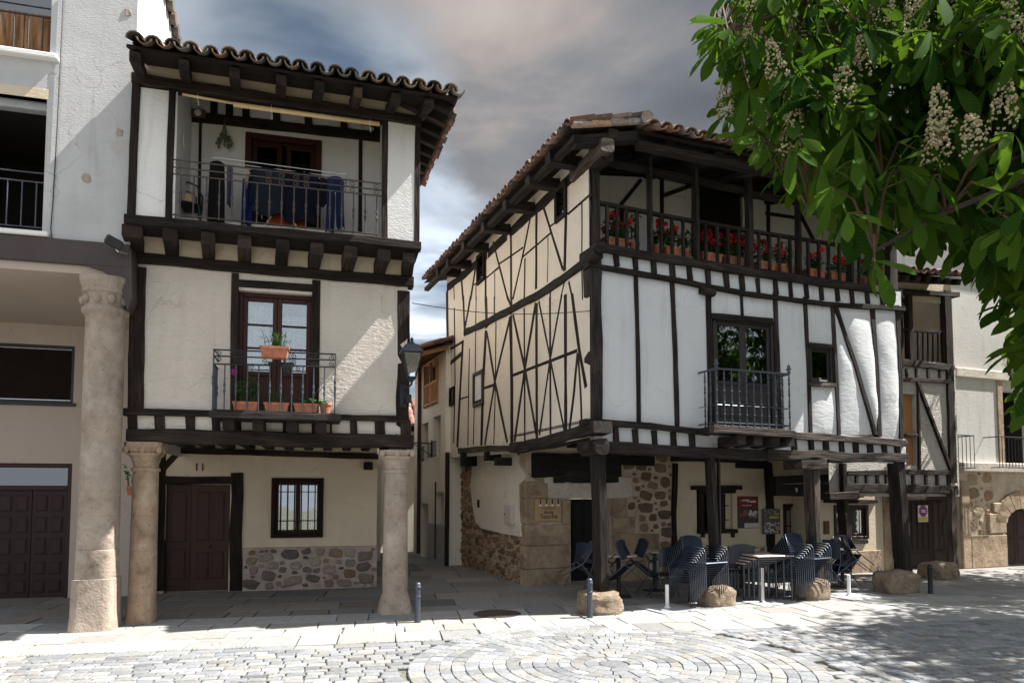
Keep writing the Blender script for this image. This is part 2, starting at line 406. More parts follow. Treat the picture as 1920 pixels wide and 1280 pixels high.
M = {}
M['wood'] = m_wood('dark_oak', (.013, .0085, .0068), (.040, .027, .021), gr=(2.4, 34), bmp=.9)
M['woodg'] = m_wood('weathered_oak', (.0125, .0095, .0085), (.040, .032, .029), gr=(2.4, 34), bmp=1.0)
M['woodold'] = m_wood('silvery_oak', (.026, .020, .017), (.105, .085, .072), bmp=1.0, gr=(2.0, 38))
M['door'] = m_wood('brown_door_wood', (.045, .022, .016), (.085, .044, .032), .5, (1.4, 40), .2)
M['doord'] = m_wood('maroon_door_wood', (.026, .011, .0105), (.045, .020, .018), .5, (1.4, 30), .2)
M['doorg'] = m_wood('grey_brown_planks', (.040, .026, .022), (.085, .060, .052), .8, (1.2, 22), .4)
M['pine'] = m_wood('honey_pine', (.30, .15, .05), (.55, .30, .12), .6, (1.6, 30), .3)
M['shutter'] = m_wood('old_brown_shutter', (.12, .055, .022), (.30, .16, .075), .7, (1.6, 26), .4)
M['blackwood'] = m_wood('black_planks', (.008, .006, .006), (.020, .015, .013), .7, (1.4, 24), .3)
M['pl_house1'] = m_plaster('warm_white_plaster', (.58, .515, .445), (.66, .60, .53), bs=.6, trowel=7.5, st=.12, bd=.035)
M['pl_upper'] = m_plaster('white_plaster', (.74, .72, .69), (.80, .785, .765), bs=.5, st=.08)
M['pl_ochre'] = m_plaster('ochre_plaster', (.60, .50, .36), (.68, .585, .44), bs=.35, st=.12, trowel=6)
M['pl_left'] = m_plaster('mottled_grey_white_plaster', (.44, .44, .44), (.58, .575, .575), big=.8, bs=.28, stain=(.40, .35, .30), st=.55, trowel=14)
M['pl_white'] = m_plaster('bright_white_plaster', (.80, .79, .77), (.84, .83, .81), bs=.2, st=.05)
M['pl_tan'] = m_plaster('tan_plaster', (.46, .385, .33), (.50, .42, .365), bs=.1, st=.05, trowel=4)
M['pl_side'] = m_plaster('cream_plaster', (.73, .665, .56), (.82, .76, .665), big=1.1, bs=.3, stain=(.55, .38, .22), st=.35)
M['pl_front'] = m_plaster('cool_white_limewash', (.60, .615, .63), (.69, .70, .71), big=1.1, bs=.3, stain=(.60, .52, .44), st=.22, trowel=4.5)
M['pl_tex'] = m_plaster('rough_trowelled_plaster', (.50, .47, .42), (.58, .55, .50), bs=1.0, trowel=9, st=.2, bd=.06)
M['pl_far'] = m_plaster('pale_cream_plaster', (.86, .80, .66), (.89, .85, .74), bs=.15, st=.2)
M['pl_house4'] = m_plaster('weathered_white_plaster', (.50, .48, .45), (.60, .58, .55), bs=.3, stain=(.42, .36, .30), st=.6)
M['st_col'] = m_stone('warm_limestone', [(.16, .125, .10), (.32, .26, .21), (.42, .345, .28), (.50, .44, .375)], bmp=.9, pit=.55)
M['st_colr'] = m_stone('orange_limestone', [(.15, .105, .075), (.31, .22, .15), (.42, .315, .225), (.50, .435, .365)], s1=2.2, bmp=.9, pit=.6)
M['st_blk'] = m_stone('dressed_sandstone', [(.16, .11, .075), (.30, .22, .15), (.42, .32, .22), (.50, .41, .31)], s1=2.4, bmp=.7)
M['st_lint'] = m_stone('pale_lintel_stone', [(.34, .29, .23), (.50, .44, .37), (.60, .55, .48), (.64, .60, .54)], s1=1.6, bmp=.5)
M['rubble'] = m_tint('rubble_stone', (.9, .9, .9), var=.4, bmp=.8, bd=.02)
M['mortar'] = m_stone('lime_mortar', [(.34, .26, .19), (.46, .37, .28), (.55, .45, .35), (.58, .50, .41)], s1=3, bmp=.6, pit=.2)
M['mortarg'] = m_stone('grey_mortar', [(.26, .20, .165), (.37, .29, .245), (.45, .365, .31), (.52, .43, .37)], s1=3, bmp=.6, pit=.2)
M['boulder'] = m_stone('tan_boulder', [(.12, .085, .06), (.25, .185, .13), (.36, .28, .205), (.45, .39, .32)], s1=5, s2=16, bmp=1.0, bd=.05)
M['cobble'] = m_tint('granite_setts', (.235, .237, .238), var=.28, scale=22, bmp=.35)
M['flag'] = m_tint('granite_flags', (.285, .283, .278), var=.18, scale=10, bmp=.2, bd=.006)
M['tile'] = m_tint('old_clay_tiles', (1, 1, 1), var=.55, scale=16, bmp=.5, rough=.9)
M['iron'] = m_plain('wrought_iron', (.030, .031, .034), .5, .6, .3, 30, .2)
M['ironlt'] = m_plain('grey_painted_iron', (.075, .085, .105), .40, .5, .25, 30, .2)
M['ironbr'] = m_plain('rusty_brown_iron', (.085, .066, .060), .55, .4, .3, 30, .2)
M['steel'] = m_plain('brushed_steel', (.52, .53, .54), .32, .9, .08, 30, .05)
M['alu'] = m_plain('blue_grey_tube', (.085, .097, .12), .33, .6, .15, 30, .05)
M['navy'] = m_plain('navy_plastic', (.014, .022, .042), .38, 0, .25, 18, .15)
M['black'] = m_plain('black_plastic', (.012, .012, .013), .45, 0, .2, 20, .1)
M['terra'] = m_plain('terracotta', (.40, .145, .075), .8, 0, .25, 14, .3)
M['terrad'] = m_plain('dull_terracotta', (.26, .105, .062), .8, 0, .3, 14, .3)
M['soil'] = m_plain('potting_soil', (.03, .02, .014), 1, 0, .3, 40, .6)
M['glass'] = m_glass('window_glass', refl=.22)
M['glassd'] = m_glass('dark_window_glass', refl=.15, dark=.6)
M['lamp'] = m_glass('lantern_glass', refl=.10)
M['lace'] = m_lace('lace_curtain')
M['dark'] = m_plain('dark_interior', (.020, .016, .014), .9, 0, .2, 3, 0)
M['pfr'] = m_plain('dark_window_frame', (.022, .017, .017), .45, 0, .2, 20, .1)
M['redfr'] = m_wood('red_brown_frame', (.035, .011, .008), (.070, .024, .016), .5, (1.4, 40), .2)
M['white'] = m_plain('white_paint', (.78, .78, .77), .6, 0, .05, 8, .1)
M['cream'] = m_plain('cream_blind', (.74, .55, .30), .7, 0, .1, 8, .1)
M['tabletop'] = m_plain('pale_tabletop', (.60, .50, .42), .35, 0, .08, 5, .05)
M['grey'] = m_plain('grey_paint', (.40, .41, .42), .6, 0, .1, 10, .1)
M['leaf'] = m_leaf('chestnut_leaf', (.016, .050, .010), (.070, .130, .020), .40)
M['leaf2'] = m_leaf('pot_plant_leaf', (.025, .07, .018), (.075, .16, .04), .25)
M['bark'] = m_plain('grey_bark', (.07, .055, .045), .95, 0, .4, 12, .8, .03)
M['twig'] = m_plain('brown_twig', (.085, .050, .028), .9, 0, .3, 20, .3)
M['petal'] = m_tint('cream_petal', (.46, .45, .30), var=.15, scale=30, bmp=.1)
M['redpet'] = m_tint('red_petal', (1, 1, 1), var=.3, scale=40, bmp=.1)
M['ground'] = m_stone('sandy_joints', [(.10, .085, .065), (.17, .15, .12), (.24, .215, .18), (.30, .27, .23)], s1=1.5, s2=12, bmp=.6, pit=.3)
M['rope'] = m_plain('dried_stems', (.11, .12, .07), .9, 0, .4, 30, .3)
def paint(name, col, rough=.6): return m_plain(name, col, rough, 0, .06, 20, .05)
print('p1 ok')
# ================================================================== shared builders for facades
V = Vector
def pxw(fr, axis, val, px, py, dx, dy, wpx, perp):
    """width in metres of wpx pixels measured square to pixel direction (dx,dy)"""
    l = math.hypot(dx, dy) or 1; nx, ny = -dy / l, dx / l
    a = fr.on(axis, px - nx * wpx / 2, py - ny * wpx / 2, val); b = fr.on(axis, px + nx * wpx / 2, py + ny * wpx / 2, val)
    d = b - a; t = perp.normalized(); return (d - t * d.dot(t)).length
def member(fr, par, name, pxs, wpx, val, d, mat, axis=1, jit=.10, inward=1, mb=None, wmin=.02, ch=.16, seg=.22, prot=None):
    """a timber whose face shows along pixels pxs on plane axis=val; d thick into the wall, standing prot proud of it"""
    pts = [fr.on(axis, x, y, val) for x, y in pxs]
    i = len(pxs) // 2; (x0, y0), (x1, y1) = pxs[i - 1], pxs[i]
    w = max(wmin, pxw(fr, axis, val, (x0 + x1) / 2, (y0 + y1) / 2, x1 - x0, y1 - y0, wpx, pts[i] - pts[i - 1]))
    nrm = V((0, 1, 0)) if axis == 1 else V((1, 0, 0))
    # the flank that shows beside the face belongs to the measured width
    if prot is None: prot = .03 if axis == 1 else .006
    _, dr = fr.r((x0 + x1) / 2, (y0 + y1) / 2); t = dr / abs(dr[axis]); t[axis] = 0
    n2 = (pts[i] - pts[i - 1]).normalized().cross(nrm); k = t.dot(n2) * min(prot, d); k = max(-.6 * w, min(.6 * w, k))
    w = max(wmin, w - abs(k)); sh = n2 * (k / 2)
    pts = [p + nrm * inward * d / 2 + sh for p in pts]
    own = mb is None
    mb = mb or MB(); mb.beam(pts, w, d, nrm, jit, seg, ch, seed=hash((round(pxs[0][0]), round(pxs[0][1]), round(pxs[-1][1]))) % 99991)
    return mb.build(name, mat, par) if own else None
def wallY(mb, x0, x1, z0, z1, y, holes=(), reveal=.18, back=None):
    """front wall in the y plane with rectangular openings (hx0,hx1,hz0,hz1) and their reveals"""
    xs = sorted({x0, x1, *[min(max(h[i], x0), x1) for h in holes for i in (0, 1)]})
    zs = sorted({z0, z1, *[min(max(h[i], z0), z1) for h in holes for i in (2, 3)]})
    for i in range(len(xs) - 1):
        for j in range(len(zs) - 1):
            cx, cz = (xs[i] + xs[i + 1]) / 2, (zs[j] + zs[j + 1]) / 2
            if any(h[0] < cx < h[1] and h[2] < cz < h[3] for h in holes): continue
            mb.quad((xs[i], y, zs[j]), (xs[i + 1], y, zs[j]), (xs[i + 1], y, zs[j + 1]), (xs[i], y, zs[j + 1]))
    for h in holes:
        a, b, c, d = h; r = y + reveal
        mb.quad((a, y, c), (a, r, c), (a, r, d), (a, y, d)); mb.quad((b, y, c), (b, y, d), (b, r, d), (b, r, c))
        mb.quad((a, y, d), (a, r, d), (b, r, d), (b, y, d)); mb.quad((a, y, c), (b, y, c), (b, r, c), (a, r, c))
    return mb
def pillow(mb, cor, bulge, nx=8, nz=10, nrm=(0, -1, 0), amp=.012, seed=0, p=.55):
    """plaster infill between timbers: corners bl, br, tr, tl; swells towards nrm"""
    bl, br, tr, tl = [V(c) for c in cor]; n = V(nrm); vs = []
    for j in range(nz + 1):
        for i in range(nx + 1):
            u, v = i / nx, j / nz
            q = (bl * (1 - u) + br * u) * (1 - v) + (tl * (1 - u) + tr * u) * v
            e = (max(0, math.sin(math.pi * u)) * max(0, math.sin(math.pi * v))) ** p
            k = noise.noise(q * 1.9 + V((seed, 0, 0))) + .5 * noise.noise(q * 4.7 + V((0, seed, 0)))
            vs.append(q + n * (bulge * e + amp * k * e))
    fs = [(j * (nx + 1) + i, j * (nx + 1) + i + 1, (j + 1) * (nx + 1) + i + 1, (j + 1) * (nx + 1) + i) for j in range(nz) for i in range(nx)]
    return mb.add(vs, fs)
def bars(mb, fr, xs, ztop, zbot, y, r=.009, knob=True):
    for x in xs:
        zt = ztop(x) if callable(ztop) else ztop; zb = zbot(x) if callable(zbot) else zbot
        if knob:
            zm = (zt + zb) / 2; pr = [(zb, r), (zm - .10, r), (zm - .07, r * 1.3), (zm - .04, r * 2.0), (zm, r * 1.15), (zm + .04, r * 2.0), (zm + .07, r * 1.3), (zm + .10, r), (zt, r)]
            mb.tube([(x, y, z) for z, _ in pr], [q for _, q in pr], 7)
        else: mb.tube([(x, y, zb), (x, y, zt)], r, 6)
def spiral(mb, c, r0, turns, y, sx=1, sz=1, r=.006, start=0.0):
    pts = []; n = int(14 * turns)
    for i in range(n + 1):
        t = i / n; a = start + t * turns * 2 * math.pi; rr = r0 * (1 - .8 * t)
        pts.append((c[0] + sx * rr * math.cos(a), y, c[1] + sz * rr * math.sin(a)))
    mb.tube(pts, r, 5)
def glazed_leaf(par, name, x0, x1, z0, z1, y, rows, panel, mat, glass, st=.07, cols=1, th=.045, curtain=None, handle=False):
    """one casement: stiles and rails, panes, a wooden panel below; curtain hangs behind it"""
    mb = MB(); mb.bbox(x0, x0 + st, y, y + th, z0, z1); mb.bbox(x1 - st, x1, y, y + th, z0, z1)
    zp = z0 + (z1 - z0) * panel
    mb.bbox(x0 + st, x1 - st, y + .001, y + th - .001, z1 - st, z1); mb.bbox(x0 + st, x1 - st, y + .001, y + th - .001, z0, z0 + st * (1.2 if panel else 1))
    gz0 = z0 + st
    if panel:
        mb.bbox(x0 + st, x1 - st, y + .001, y + th - .001, zp - st / 2, zp + st / 2); gz0 = zp + st / 2
        mb.box(x0 + st, x1 - st, y + .022, y + th - .006, z0 + st, zp - st / 2)
        mb.bbox(x0 + st + .04, x1 - st - .04, y + .008, y + .03, z0 + st * 1.2 + .04, zp - st / 2 - .04, .012)
    o = mb.build(name, mat, par)
    gz1 = z1 - st; h = (gz1 - gz0) / rows; w = (x1 - x0 - 2 * st) / cols
    for k in range(1, rows): b = MB(); b.bbox(x0 + st, x1 - st, y + .006, y + th - .004, gz0 + k * h - .014, gz0 + k * h + .014); b.build('glazing_bar', mat, o)
    for k in range(1, cols): b = MB(); b.bbox(x0 + st + k * w - .012, x0 + st + k * w + .012, y + .008, y + th - .006, gz0, gz1); b.build('glazing_bar', mat, o)
    MB().box(x0 + st, x1 - st, y + .02, y + .025, gz0, gz1).build('pane', glass, o)
    if curtain:
        c = MB(); n = 26; vs = []
        for i in range(n + 1):
            xx = x0 + st * .6 + (x1 - x0 - st * 1.2) * i / n; yy = y + .11 + .018 * math.sin(i * 1.9) + .01 * math.sin(i * .7)
            vs += [(xx, yy, gz0 - .02), (xx, yy, gz1 - curtain)]
        c.add(vs, [(2 * i, 2 * i + 2, 2 * i + 3, 2 * i + 1) for i in range(n)]).build('curtain', M['lace'], o)
    return o
def frame_rect(mb, x0, x1, z0, z1, y, w, d, bottom=True):
    mb.bbox(x0, x0 + w, y, y + d, z0, z1); mb.bbox(x1 - w, x1, y, y + d, z0, z1)
    mb.bbox(x0 + w, x1 - w, y + .001, y + d - .001, z1 - w, z1)
    if bottom: mb.bbox(x0 + w, x1 - w, y + .001, y + d - .001, z0, z0 + w)
    return mb
def room(par, x0, x1, z0, z1, y, d=1.4):
    """the unlit room behind an opening"""
    m = MB(); e = .06; x0 -= e; x1 += e; z0 -= e; z1 += e
    m.quad((x0, y + d, z0), (x1, y + d, z0), (x1, y + d, z1), (x0, y + d, z1))
    m.quad((x0, y, z0), (x0, y + d, z0), (x0, y + d, z1), (x0, y, z1)); m.quad((x1, y, z0), (x1, y, z1), (x1, y + d, z1), (x1, y + d, z0))
    m.quad((x0, y, z0), (x1, y, z0), (x1, y + d, z0), (x0, y + d, z0)); m.quad((x0, y, z1), (x0, y + d, z1), (x1, y + d, z1), (x1, y, z1))
    return m.build('interior', M['dark'], par)
TILE_COLS = [(.16, .135, .12), (.22, .16, .125), (.27, .17, .11), (.13, .12, .11), (.30, .22, .16), (.19, .17, .15), (.33, .28, .23)]
def tiles(name, par, o, u, v, nu, nv, pitch=.205, lap=.30, seed=1, cut=None, warm=1.0, keep=None):
    """barrel tiles: o = eave corner, u along the eave, v up the slope (unit vectors)"""
    rs = random.Random(seed); mb = MB(); mb.usecol = True; u = V(u); v = V(v); n = u.cross(v).normalized()
    if n.z < 0: n = -n
    K = 6
    def one(c, r0, r1, L, up, ax):
        vs = []
        for (t, r) in ((0, r0), (1, r1)):
            for th in (0.0, .016):
                for k in range(K + 1):
                    a = math.pi * k / K; rr = r - th
                    p = c + ax * (L * t) + u * (-math.cos(a) * rr) + n * ((math.sin(a) * rr * .85) * up)
                    vs.append(p)
        q = K + 1; fs = []
        for k in range(K):
            fs += [(k, k + 1, 2 * q + k + 1, 2 * q + k), (q + k, 3 * q + k, 3 * q + k + 1, q + k + 1), (k, q + k, q + k + 1, k + 1), (2 * q + k, 2 * q + k + 1, 3 * q + k + 1, 3 * q + k)]
        c3 = rs.choice(TILE_COLS); e = rs.uniform(.75, 1.25); mb.cur = (c3[0] * e * warm, c3[1] * e, c3[2] * e)
        mb.add(vs, fs)
    for i in range(nu):
        for j in range(nv):
            if keep and not keep(i, j): continue
            jt = lambda s: rs.uniform(-s, s)
            c = V(o) + u * (pitch * (i + .5) + jt(.012)) + v * (lap * j + jt(.022)) + n * (.055 + jt(.008))
            ax = (v + u * jt(.03) + n * (.05 + jt(.02))).normalized()
            one(c, .098 + jt(.006), .078, .40, 1, ax)
            c2 = V(o) + u * (pitch * (i + 1.0) + jt(.01)) + v * (lap * j - .03 + jt(.02)) + n * (.085 + jt(.006))
            one(c2, .085, .10, .40, -1, ax)
    return mb.build(name, M['tile'], par)
def rubble(mb, pts2d, to3d, n, smin, smax, seed=0, asp=(1.0, 1.7), depth=.035, cols=None, inside=None, gap=.012):
    """field of rounded stones set in mortar: rejection packing inside the box pts2d=(a0,a1,b0,b1)"""
    rs = random.Random(seed); a0, a1, b0, b1 = pts2d; placed = []
    cols = cols or [(.30, .215, .15), (.22, .155, .11), (.36, .28, .21), (.26, .20, .155), (.17, .125, .095), (.40, .30, .20)]
    mb.usecol = True
    for it in range(n):
        f = it / n; s = smax * (1 - f) ** 1.3 + smin; s *= rs.uniform(.8, 1.1)
        ra = s * rs.uniform(*asp) / 2; rb = s / 2
        if a1 - a0 < 2 * ra or b1 - b0 < 2 * rb: continue
        a = rs.uniform(a0 + ra * .8, a1 - ra * .8); b = rs.uniform(b0 + rb * .8, b1 - rb * .8)
        if inside and not inside(a, b, max(ra, rb) * .8): continue
        ok = True
        for (x, y, p, q) in placed:
            dx = abs(a - x) / (ra + p + gap); dy = abs(b - y) / (rb + q + gap)
            if dx ** 2.6 + dy ** 2.6 < 1: ok = False; break
        if not ok: continue
        placed.append((a, b, ra, rb))
        c = rs.choice(cols); e = rs.uniform(.7, 1.35); mb.cur = (c[0] * e, c[1] * e, c[2] * e)
        rot = rs.uniform(-.22, .22); K = 12; vs = []; ex = rs.uniform(.45, .85); dd = depth * rs.uniform(.5, 1.15)
        rad = [1 + .30 * noise.noise(V((math.cos(2 * math.pi * k / K) * 1.3 + it, math.sin(2 * math.pi * k / K) * 1.3, seed))) for k in range(K)]
        for (sc, h) in ((1.0, -.004), (.94, dd * .55), (.72, dd)):
            for k in range(K):
                an = 2 * math.pi * k / K; cx = math.copysign(abs(math.cos(an)) ** ex, math.cos(an)) * ra * rad[k] * sc; cy = math.copysign(abs(math.sin(an)) ** ex, math.sin(an)) * rb * rad[k] * sc
                vs.append(to3d(a + cx * math.cos(rot) - cy * math.sin(rot), b + cx * math.sin(rot) + cy * math.cos(rot), h + (rs.uniform(-.006, .006) if sc < 1 else 0)))
        vs.append(to3d(a, b, dd * 1.05)); fs = []
        for r in range(2):
            for k in range(K): fs.append((r * K + k, r * K + (k + 1) % K, (r + 1) * K + (k + 1) % K, (r + 1) * K + k))
        for k in range(K): fs.append((2 * K + k, 2 * K + (k + 1) % K, 3 * K))
        mb.add(vs, fs)
    return placed
def column(par, fr, cx, cy, prof, mat, joints=(), cap=None, n=28, seed=1):
    """turned stone column; the shaft is one body, drums are marked by thin raked joints"""
    m = MB(); m.lathe(prof, (cx, cy, 0), n, .03, seed); o = m.build('column', mat, par, smooth=False); smooth_by_angle(o, 50)
    if cap: cap(o)
    return o
def text_obj(name, body, size, mat, par, loc, rot=(R(90), 0, 0), align='CENTER', ext=.002):
    cu = bpy.data.curves.new(name, 'FONT'); cu.body = body; cu.size = size; cu.align_x = align; cu.align_y = 'CENTER'; cu.extrude = ext
    tmp = bpy.data.objects.new('tmp_text', cu); C.objects.link(tmp)
    dg = bpy.context.evaluated_depsgraph_get(); me = bpy.data.meshes.new_from_object(tmp.evaluated_get(dg))
    bpy.data.objects.remove(tmp); me.name = name; me.materials.clear(); me.materials.append(mat)
    o = bpy.data.objects.new(name, me); C.objects.link(o); o.parent = par; o.location = loc; o.rotation_euler = rot; return o
def pot_plant(fr, p, name, label, cat, w=.34, d=.16, h=.16, kind='trough', plant='leafy', ph=.25, n=60, seed=0, flower=None, nf=0, group=None, potmat='terra', rz=0.0, spread=None):
    """a terracotta trough or round pot (> rim, soil), with a plant of stems and leaves (> flower)"""
    rs = random.Random(seed); t = lthing(fr, p, name, label, cat, group, rz)
    pm = M[potmat]; m = MB()
    if kind == 'trough':
        a, b = w / 2, d / 2; k = .86; z1 = h
        def ring(s, z): return [(-a * s, -b * s, z), (a * s, -b * s, z), (a * s, b * s, z), (-a * s, b * s, z)]
        vs = ring(k, 0) + ring(.97, z1 * .8) + ring(1.04, z1 * .8) + ring(1.04, z1) + ring(.93, z1) + ring(.90, z1 * .85)
        fs = [(0, 3, 2, 1)] + [(r * 4 + i, r * 4 + (i + 1) % 4, (r + 1) * 4 + (i + 1) % 4, (r + 1) * 4 + i) for r in range(5) for i in range(4)]
        m.add(vs, fs).build('pot', pm, t); MB().box(-a * .9, a * .9, -b * .9, b * .9, z1 * .7, z1 * .86).build('soil', M['soil'], t)
    else:
        r = w / 2; m.lathe([(r * .68, 0), (r * .93, h * .78), (r * 1.05, h * .8), (r * 1.05, h), (r * .92, h), (r * .88, h * .86)], n=18)
        smooth_by_angle(m.build('pot', pm, t), 35); MB().lathe([(r * .87, h * .7), (r * .87, h * .86)], n=14).build('soil', M['soil'], t)
    lv = MB(); lv.usecol = True; sp = spread or (w * .5, d * .5)
    tips = []
    for i in range(max(4, n // 6)):
        bx, by = rs.uniform(-.8, .8) * w / 2 * .8, rs.uniform(-.7, .7) * d / 2 * .8
        tx, ty, tz = bx + rs.uniform(-1, 1) * sp[0] * .7, by + rs.uniform(-1, 1) * sp[1] * .8, h + ph * rs.uniform(.35, 1.0)
        lv.cur = (rs.random(), 0, 0); mid = V(((bx + tx) / 2, (by + ty) / 2, (h + tz) / 2 + ph * .12)); lv.tube([(bx, by, h * .85), mid, (tx, ty, tz)], [.005, .004, .0025], 4)
        tips.append(V((tx, ty, tz)))
        for q in range(6):
            f = rs.uniform(.35, 1.0); c = V((bx, by, h)).lerp(V((tx, ty, tz)), f); an = rs.uniform(0, 6.28); ln = rs.uniform(.04, .085) * (1.0 if plant == 'leafy' else .7)
            dv = V((math.cos(an), math.sin(an), rs.uniform(-.5, .6))); dv.normalize(); sd = dv.cross(V((rs.uniform(-.3, .3), rs.uniform(-.3, .3), 1))).normalized(); wd = ln * (.45 if plant == 'leafy' else .16)
            lv.cur = (rs.random(), 0, 0); dr = V((0, 0, -ln * .25))
            lv.add([c, c + dv * ln * .5 + sd * wd, c + dv * ln + dr, c + dv * ln * .5 - sd * wd, c + dv * ln * .55 + V((0, 0, ln * .08))], [(0, 1, 4), (1, 2, 4), (2, 3, 4), (3, 0, 4)])
    po = lv.build('plant', M['leaf2'], t)
    if nf:
        for i in range(nf):
            fl = MB(); fl.usecol = True
            c = rs.choice(tips) + V((rs.uniform(-.05, .05), rs.uniform(-.05, .02), rs.uniform(.0, .07)))
            for q in range(16):
                e = V((rs.gauss(0, 1), rs.gauss(0, 1), rs.gauss(0, 1))).normalized(); k = rs.uniform(.6, 1.25); fl.cur = tuple(x * k for x in flower)
                s = rs.uniform(.017, .026); a = e.orthogonal().normalized(); b = e.cross(a); ct = c + e * .036
                fl.add([ct + a * s, ct + b * s, ct - a * s, ct - b * s, ct + e * s * .6], [(0, 1, 4), (1, 2, 4), (2, 3, 4), (3, 0, 4)])
            fl.build('flower', M['redpet'], po)
    return t

# ================================================================== HOUSE 1: narrow timber framed house, number 11
H1 = Fr(-4.84, 9.20, 14)
h1 = fthing(H1, 'timber_framed_house', 'narrow cream timber framed house numbered 11 with laundry on its top gallery', 'house')
UY, EY, GY = -.45, -1.30, 3.0              # upper storey plane, eave edge, ground floor wall
h1x0 = H1.Y(243, 640, 0).x; h1x1 = H1.Y(770, 640, 0).x
ux0 = H1.Y(240, 300, UY).x; ux1 = H1.Y(787, 300, UY).x
def zY(fr, px, py, y): return fr.Y(px, py, y).z
# --- first floor wall with the balcony door
bd0 = H1.Y(447, 548, 0); bd1 = H1.Y(587, 775, 0)
zfl = bd1.z
topz = zY(H1, 500, 455, 0) + .25
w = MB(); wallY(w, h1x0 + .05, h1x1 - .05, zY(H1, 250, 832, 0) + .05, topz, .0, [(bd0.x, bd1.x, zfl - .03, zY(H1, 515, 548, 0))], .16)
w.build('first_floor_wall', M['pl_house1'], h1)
back = 8.0
sw = MB()
sw.quad((h1x1 - .06, 0, 2.35), (h1x1 - .06, back, 2.35), (h1x1 - .06, back, topz), (h1x1 - .06, 0, topz)); sw.quad((h1x0 + .06, 0, 2.35), (h1x0 + .06, 0, topz), (h1x0 + .06, back, topz), (h1x0 + .06, back, 2.35))
sw.quad((ux1 - .06, UY, topz), (ux1 - .06, back, topz), (ux1 - .06, back, 6.95), (ux1 - .06, UY, 6.95)); sw.quad((ux0 + .06, UY, topz), (ux0 + .06, UY, 7.2), (ux0 + .06, back, 7.2), (ux0 + .06, back, topz))
sw.quad((ux0, back, 0), (ux0, back, 7.2), (ux1, back, 7.2), (ux1, back, 0)); sw.build('side_wall', M['pl_house1'], h1)
# posts and beams of the first floor
WD = M['wood']
for pxs, wp, pr_ in (([(260, 500), (256, 640), (254, 770)], 31, .045), ([(757, 545), (756, 680), (753, 834)], 25, .004)):
    member(H1, h1, 'post', pxs, wp, -pr_, .24, WD, jit=.14, prot=pr_)
member(H1, h1, 'post', [(441, 512), (439, 640), (439, 775)], 15, -.025, .14, WD); member(H1, h1, 'post', [(593, 525), (592, 650), (590, 780)], 15, -.025, .14, WD)
member(H1, h1, 'lintel', [(448, 531), (586, 540)], 15, -.02, .14, WD)
member(H1, h1, 'beam', [(248, 482), (500, 505), (776, 528)], 21, -.05, .22, WD, jit=.16)
member(H1, h1, 'beam', [(228, 771), (500, 777), (767, 786)], 13, -.05, .2, WD, jit=.18)
member(H1, h1, 'beam', [(236, 814), (500, 821), (776, 827)], 26, -.07, .36, WD, jit=.14)
for (a, b, y0, y1) in ((239, 256, 788, 790), (289, 309, 789, 790), (348, 366, 790, 791), (397, 412, 791, 792), (440, 452, 793, 793), (476, 492, 794, 794), (530, 548, 796, 796), (584, 602, 797, 797), (618, 622, 798, 798), (655, 669, 799, 799), (702, 721, 800, 800), (750, 770, 801, 802)):
    member(H1, h1, 'joist_end', [((a + b) / 2, y0 - 13), ((a + b) / 2 + 1, y0 + 16)], b - a, -.03, .16, WD, jit=.2)
# corbel block on the right post
q = H1.Y(762, 527, -.1); MB().beam([(q.x - .08, .03, q.z), (q.x + .11, .03, q.z)], .10, .14, (0, 1, 0), .2, ch=.25, seed=4).build('corbel', M['woodg'], h1)
# balcony door with lace curtains
cx = (bd0.x + bd1.x) / 2; fz1 = zY(H1, 515, 548, 0)
frame_rect(MB(), bd0.x, bd1.x, zfl - .02, fz1, .09, .055, .07, False).build('door_frame', M['redfr'], h1)
glazed_leaf(h1, 'balcony_door', bd0.x + .055, cx - .002, zfl, fz1 - .055, .115, 3, .34, M['redfr'], M['glass'], .06, curtain=.03)
glazed_leaf(h1, 'balcony_door', cx + .002, bd1.x - .055, zfl, fz1 - .055, .115, 3, .34, M['redfr'], M['glass'], .06, curtain=.16)
room(h1, bd0.x, bd1.x, zfl, fz1, .17)
# balcony slab, brackets, railing
BY = -.42
s0 = H1.Y(392, 775, BY); s1 = H1.Y(640, 783, BY); zs = (s0.z + s1.z) / 2
MB().beam([(s0.x, BY + .04, s0.z + .0), (s1.x, BY + .04, s1.z)], .09, .09, (0, 1, 0), .10, seed=11).build('balcony_sill', M['woodg'], h1)
bsl = MB(); bsl.box(s0.x + .02, s1.x - .02, BY + .085, -.0, zs - .055, zs + .035); bsl.build('balcony_floor', WD, h1)
for pxx in (429, 484, 548, 601):
    q = H1.Y(pxx, 800, -.3); MB().beam([(q.x, BY + .07, zs - .12), (q.x, .02, zs - .13)], .145, .15, (0, 0, 1), .06, seed=pxx).build('bracket', WD, h1)
r = thing('balcony_railing', None, None); r.parent = h1
rl = H1.Y(401, 655, BY + .06); rr_ = H1.Y(629, 663, BY + .06); zt = (rl.z + rr_.z) / 2; xl, xr = rl.x, rr_.x; zb = zs + .045; RY = BY + .06
ra = MB()
for (pyl, pyr) in ((655, 664), (667, 675), (682, 688), (768, 776)):
    za, zb_ = H1.Y(401, pyl, RY).z, H1.Y(629, pyr, RY).z
    ra.tube([(xl, RY, za), (xr, RY, zb_)], .010, 6)
    for xx, zz in ((xl, za), (xr, zb_)): ra.tube([(xx, RY, zz), (xx, .0, zz)], .010, 6)
ra.build('rail', M['iron'], r)
zmid = lambda x: H1.Y(401, 682, RY).z + (x - xl) / (xr - xl) * (H1.Y(629, 688, RY).z - H1.Y(401, 682, RY).z)
for i in range(12):
    x = xl + (xr - xl) * i / 11; b = MB(); e = i in (0, 11)
    bars(b, H1, [x], (zt if e else zmid(x)), zb - .01, RY, .010 if e else .0085, True); b.build('baluster', M['ironlt'], r)
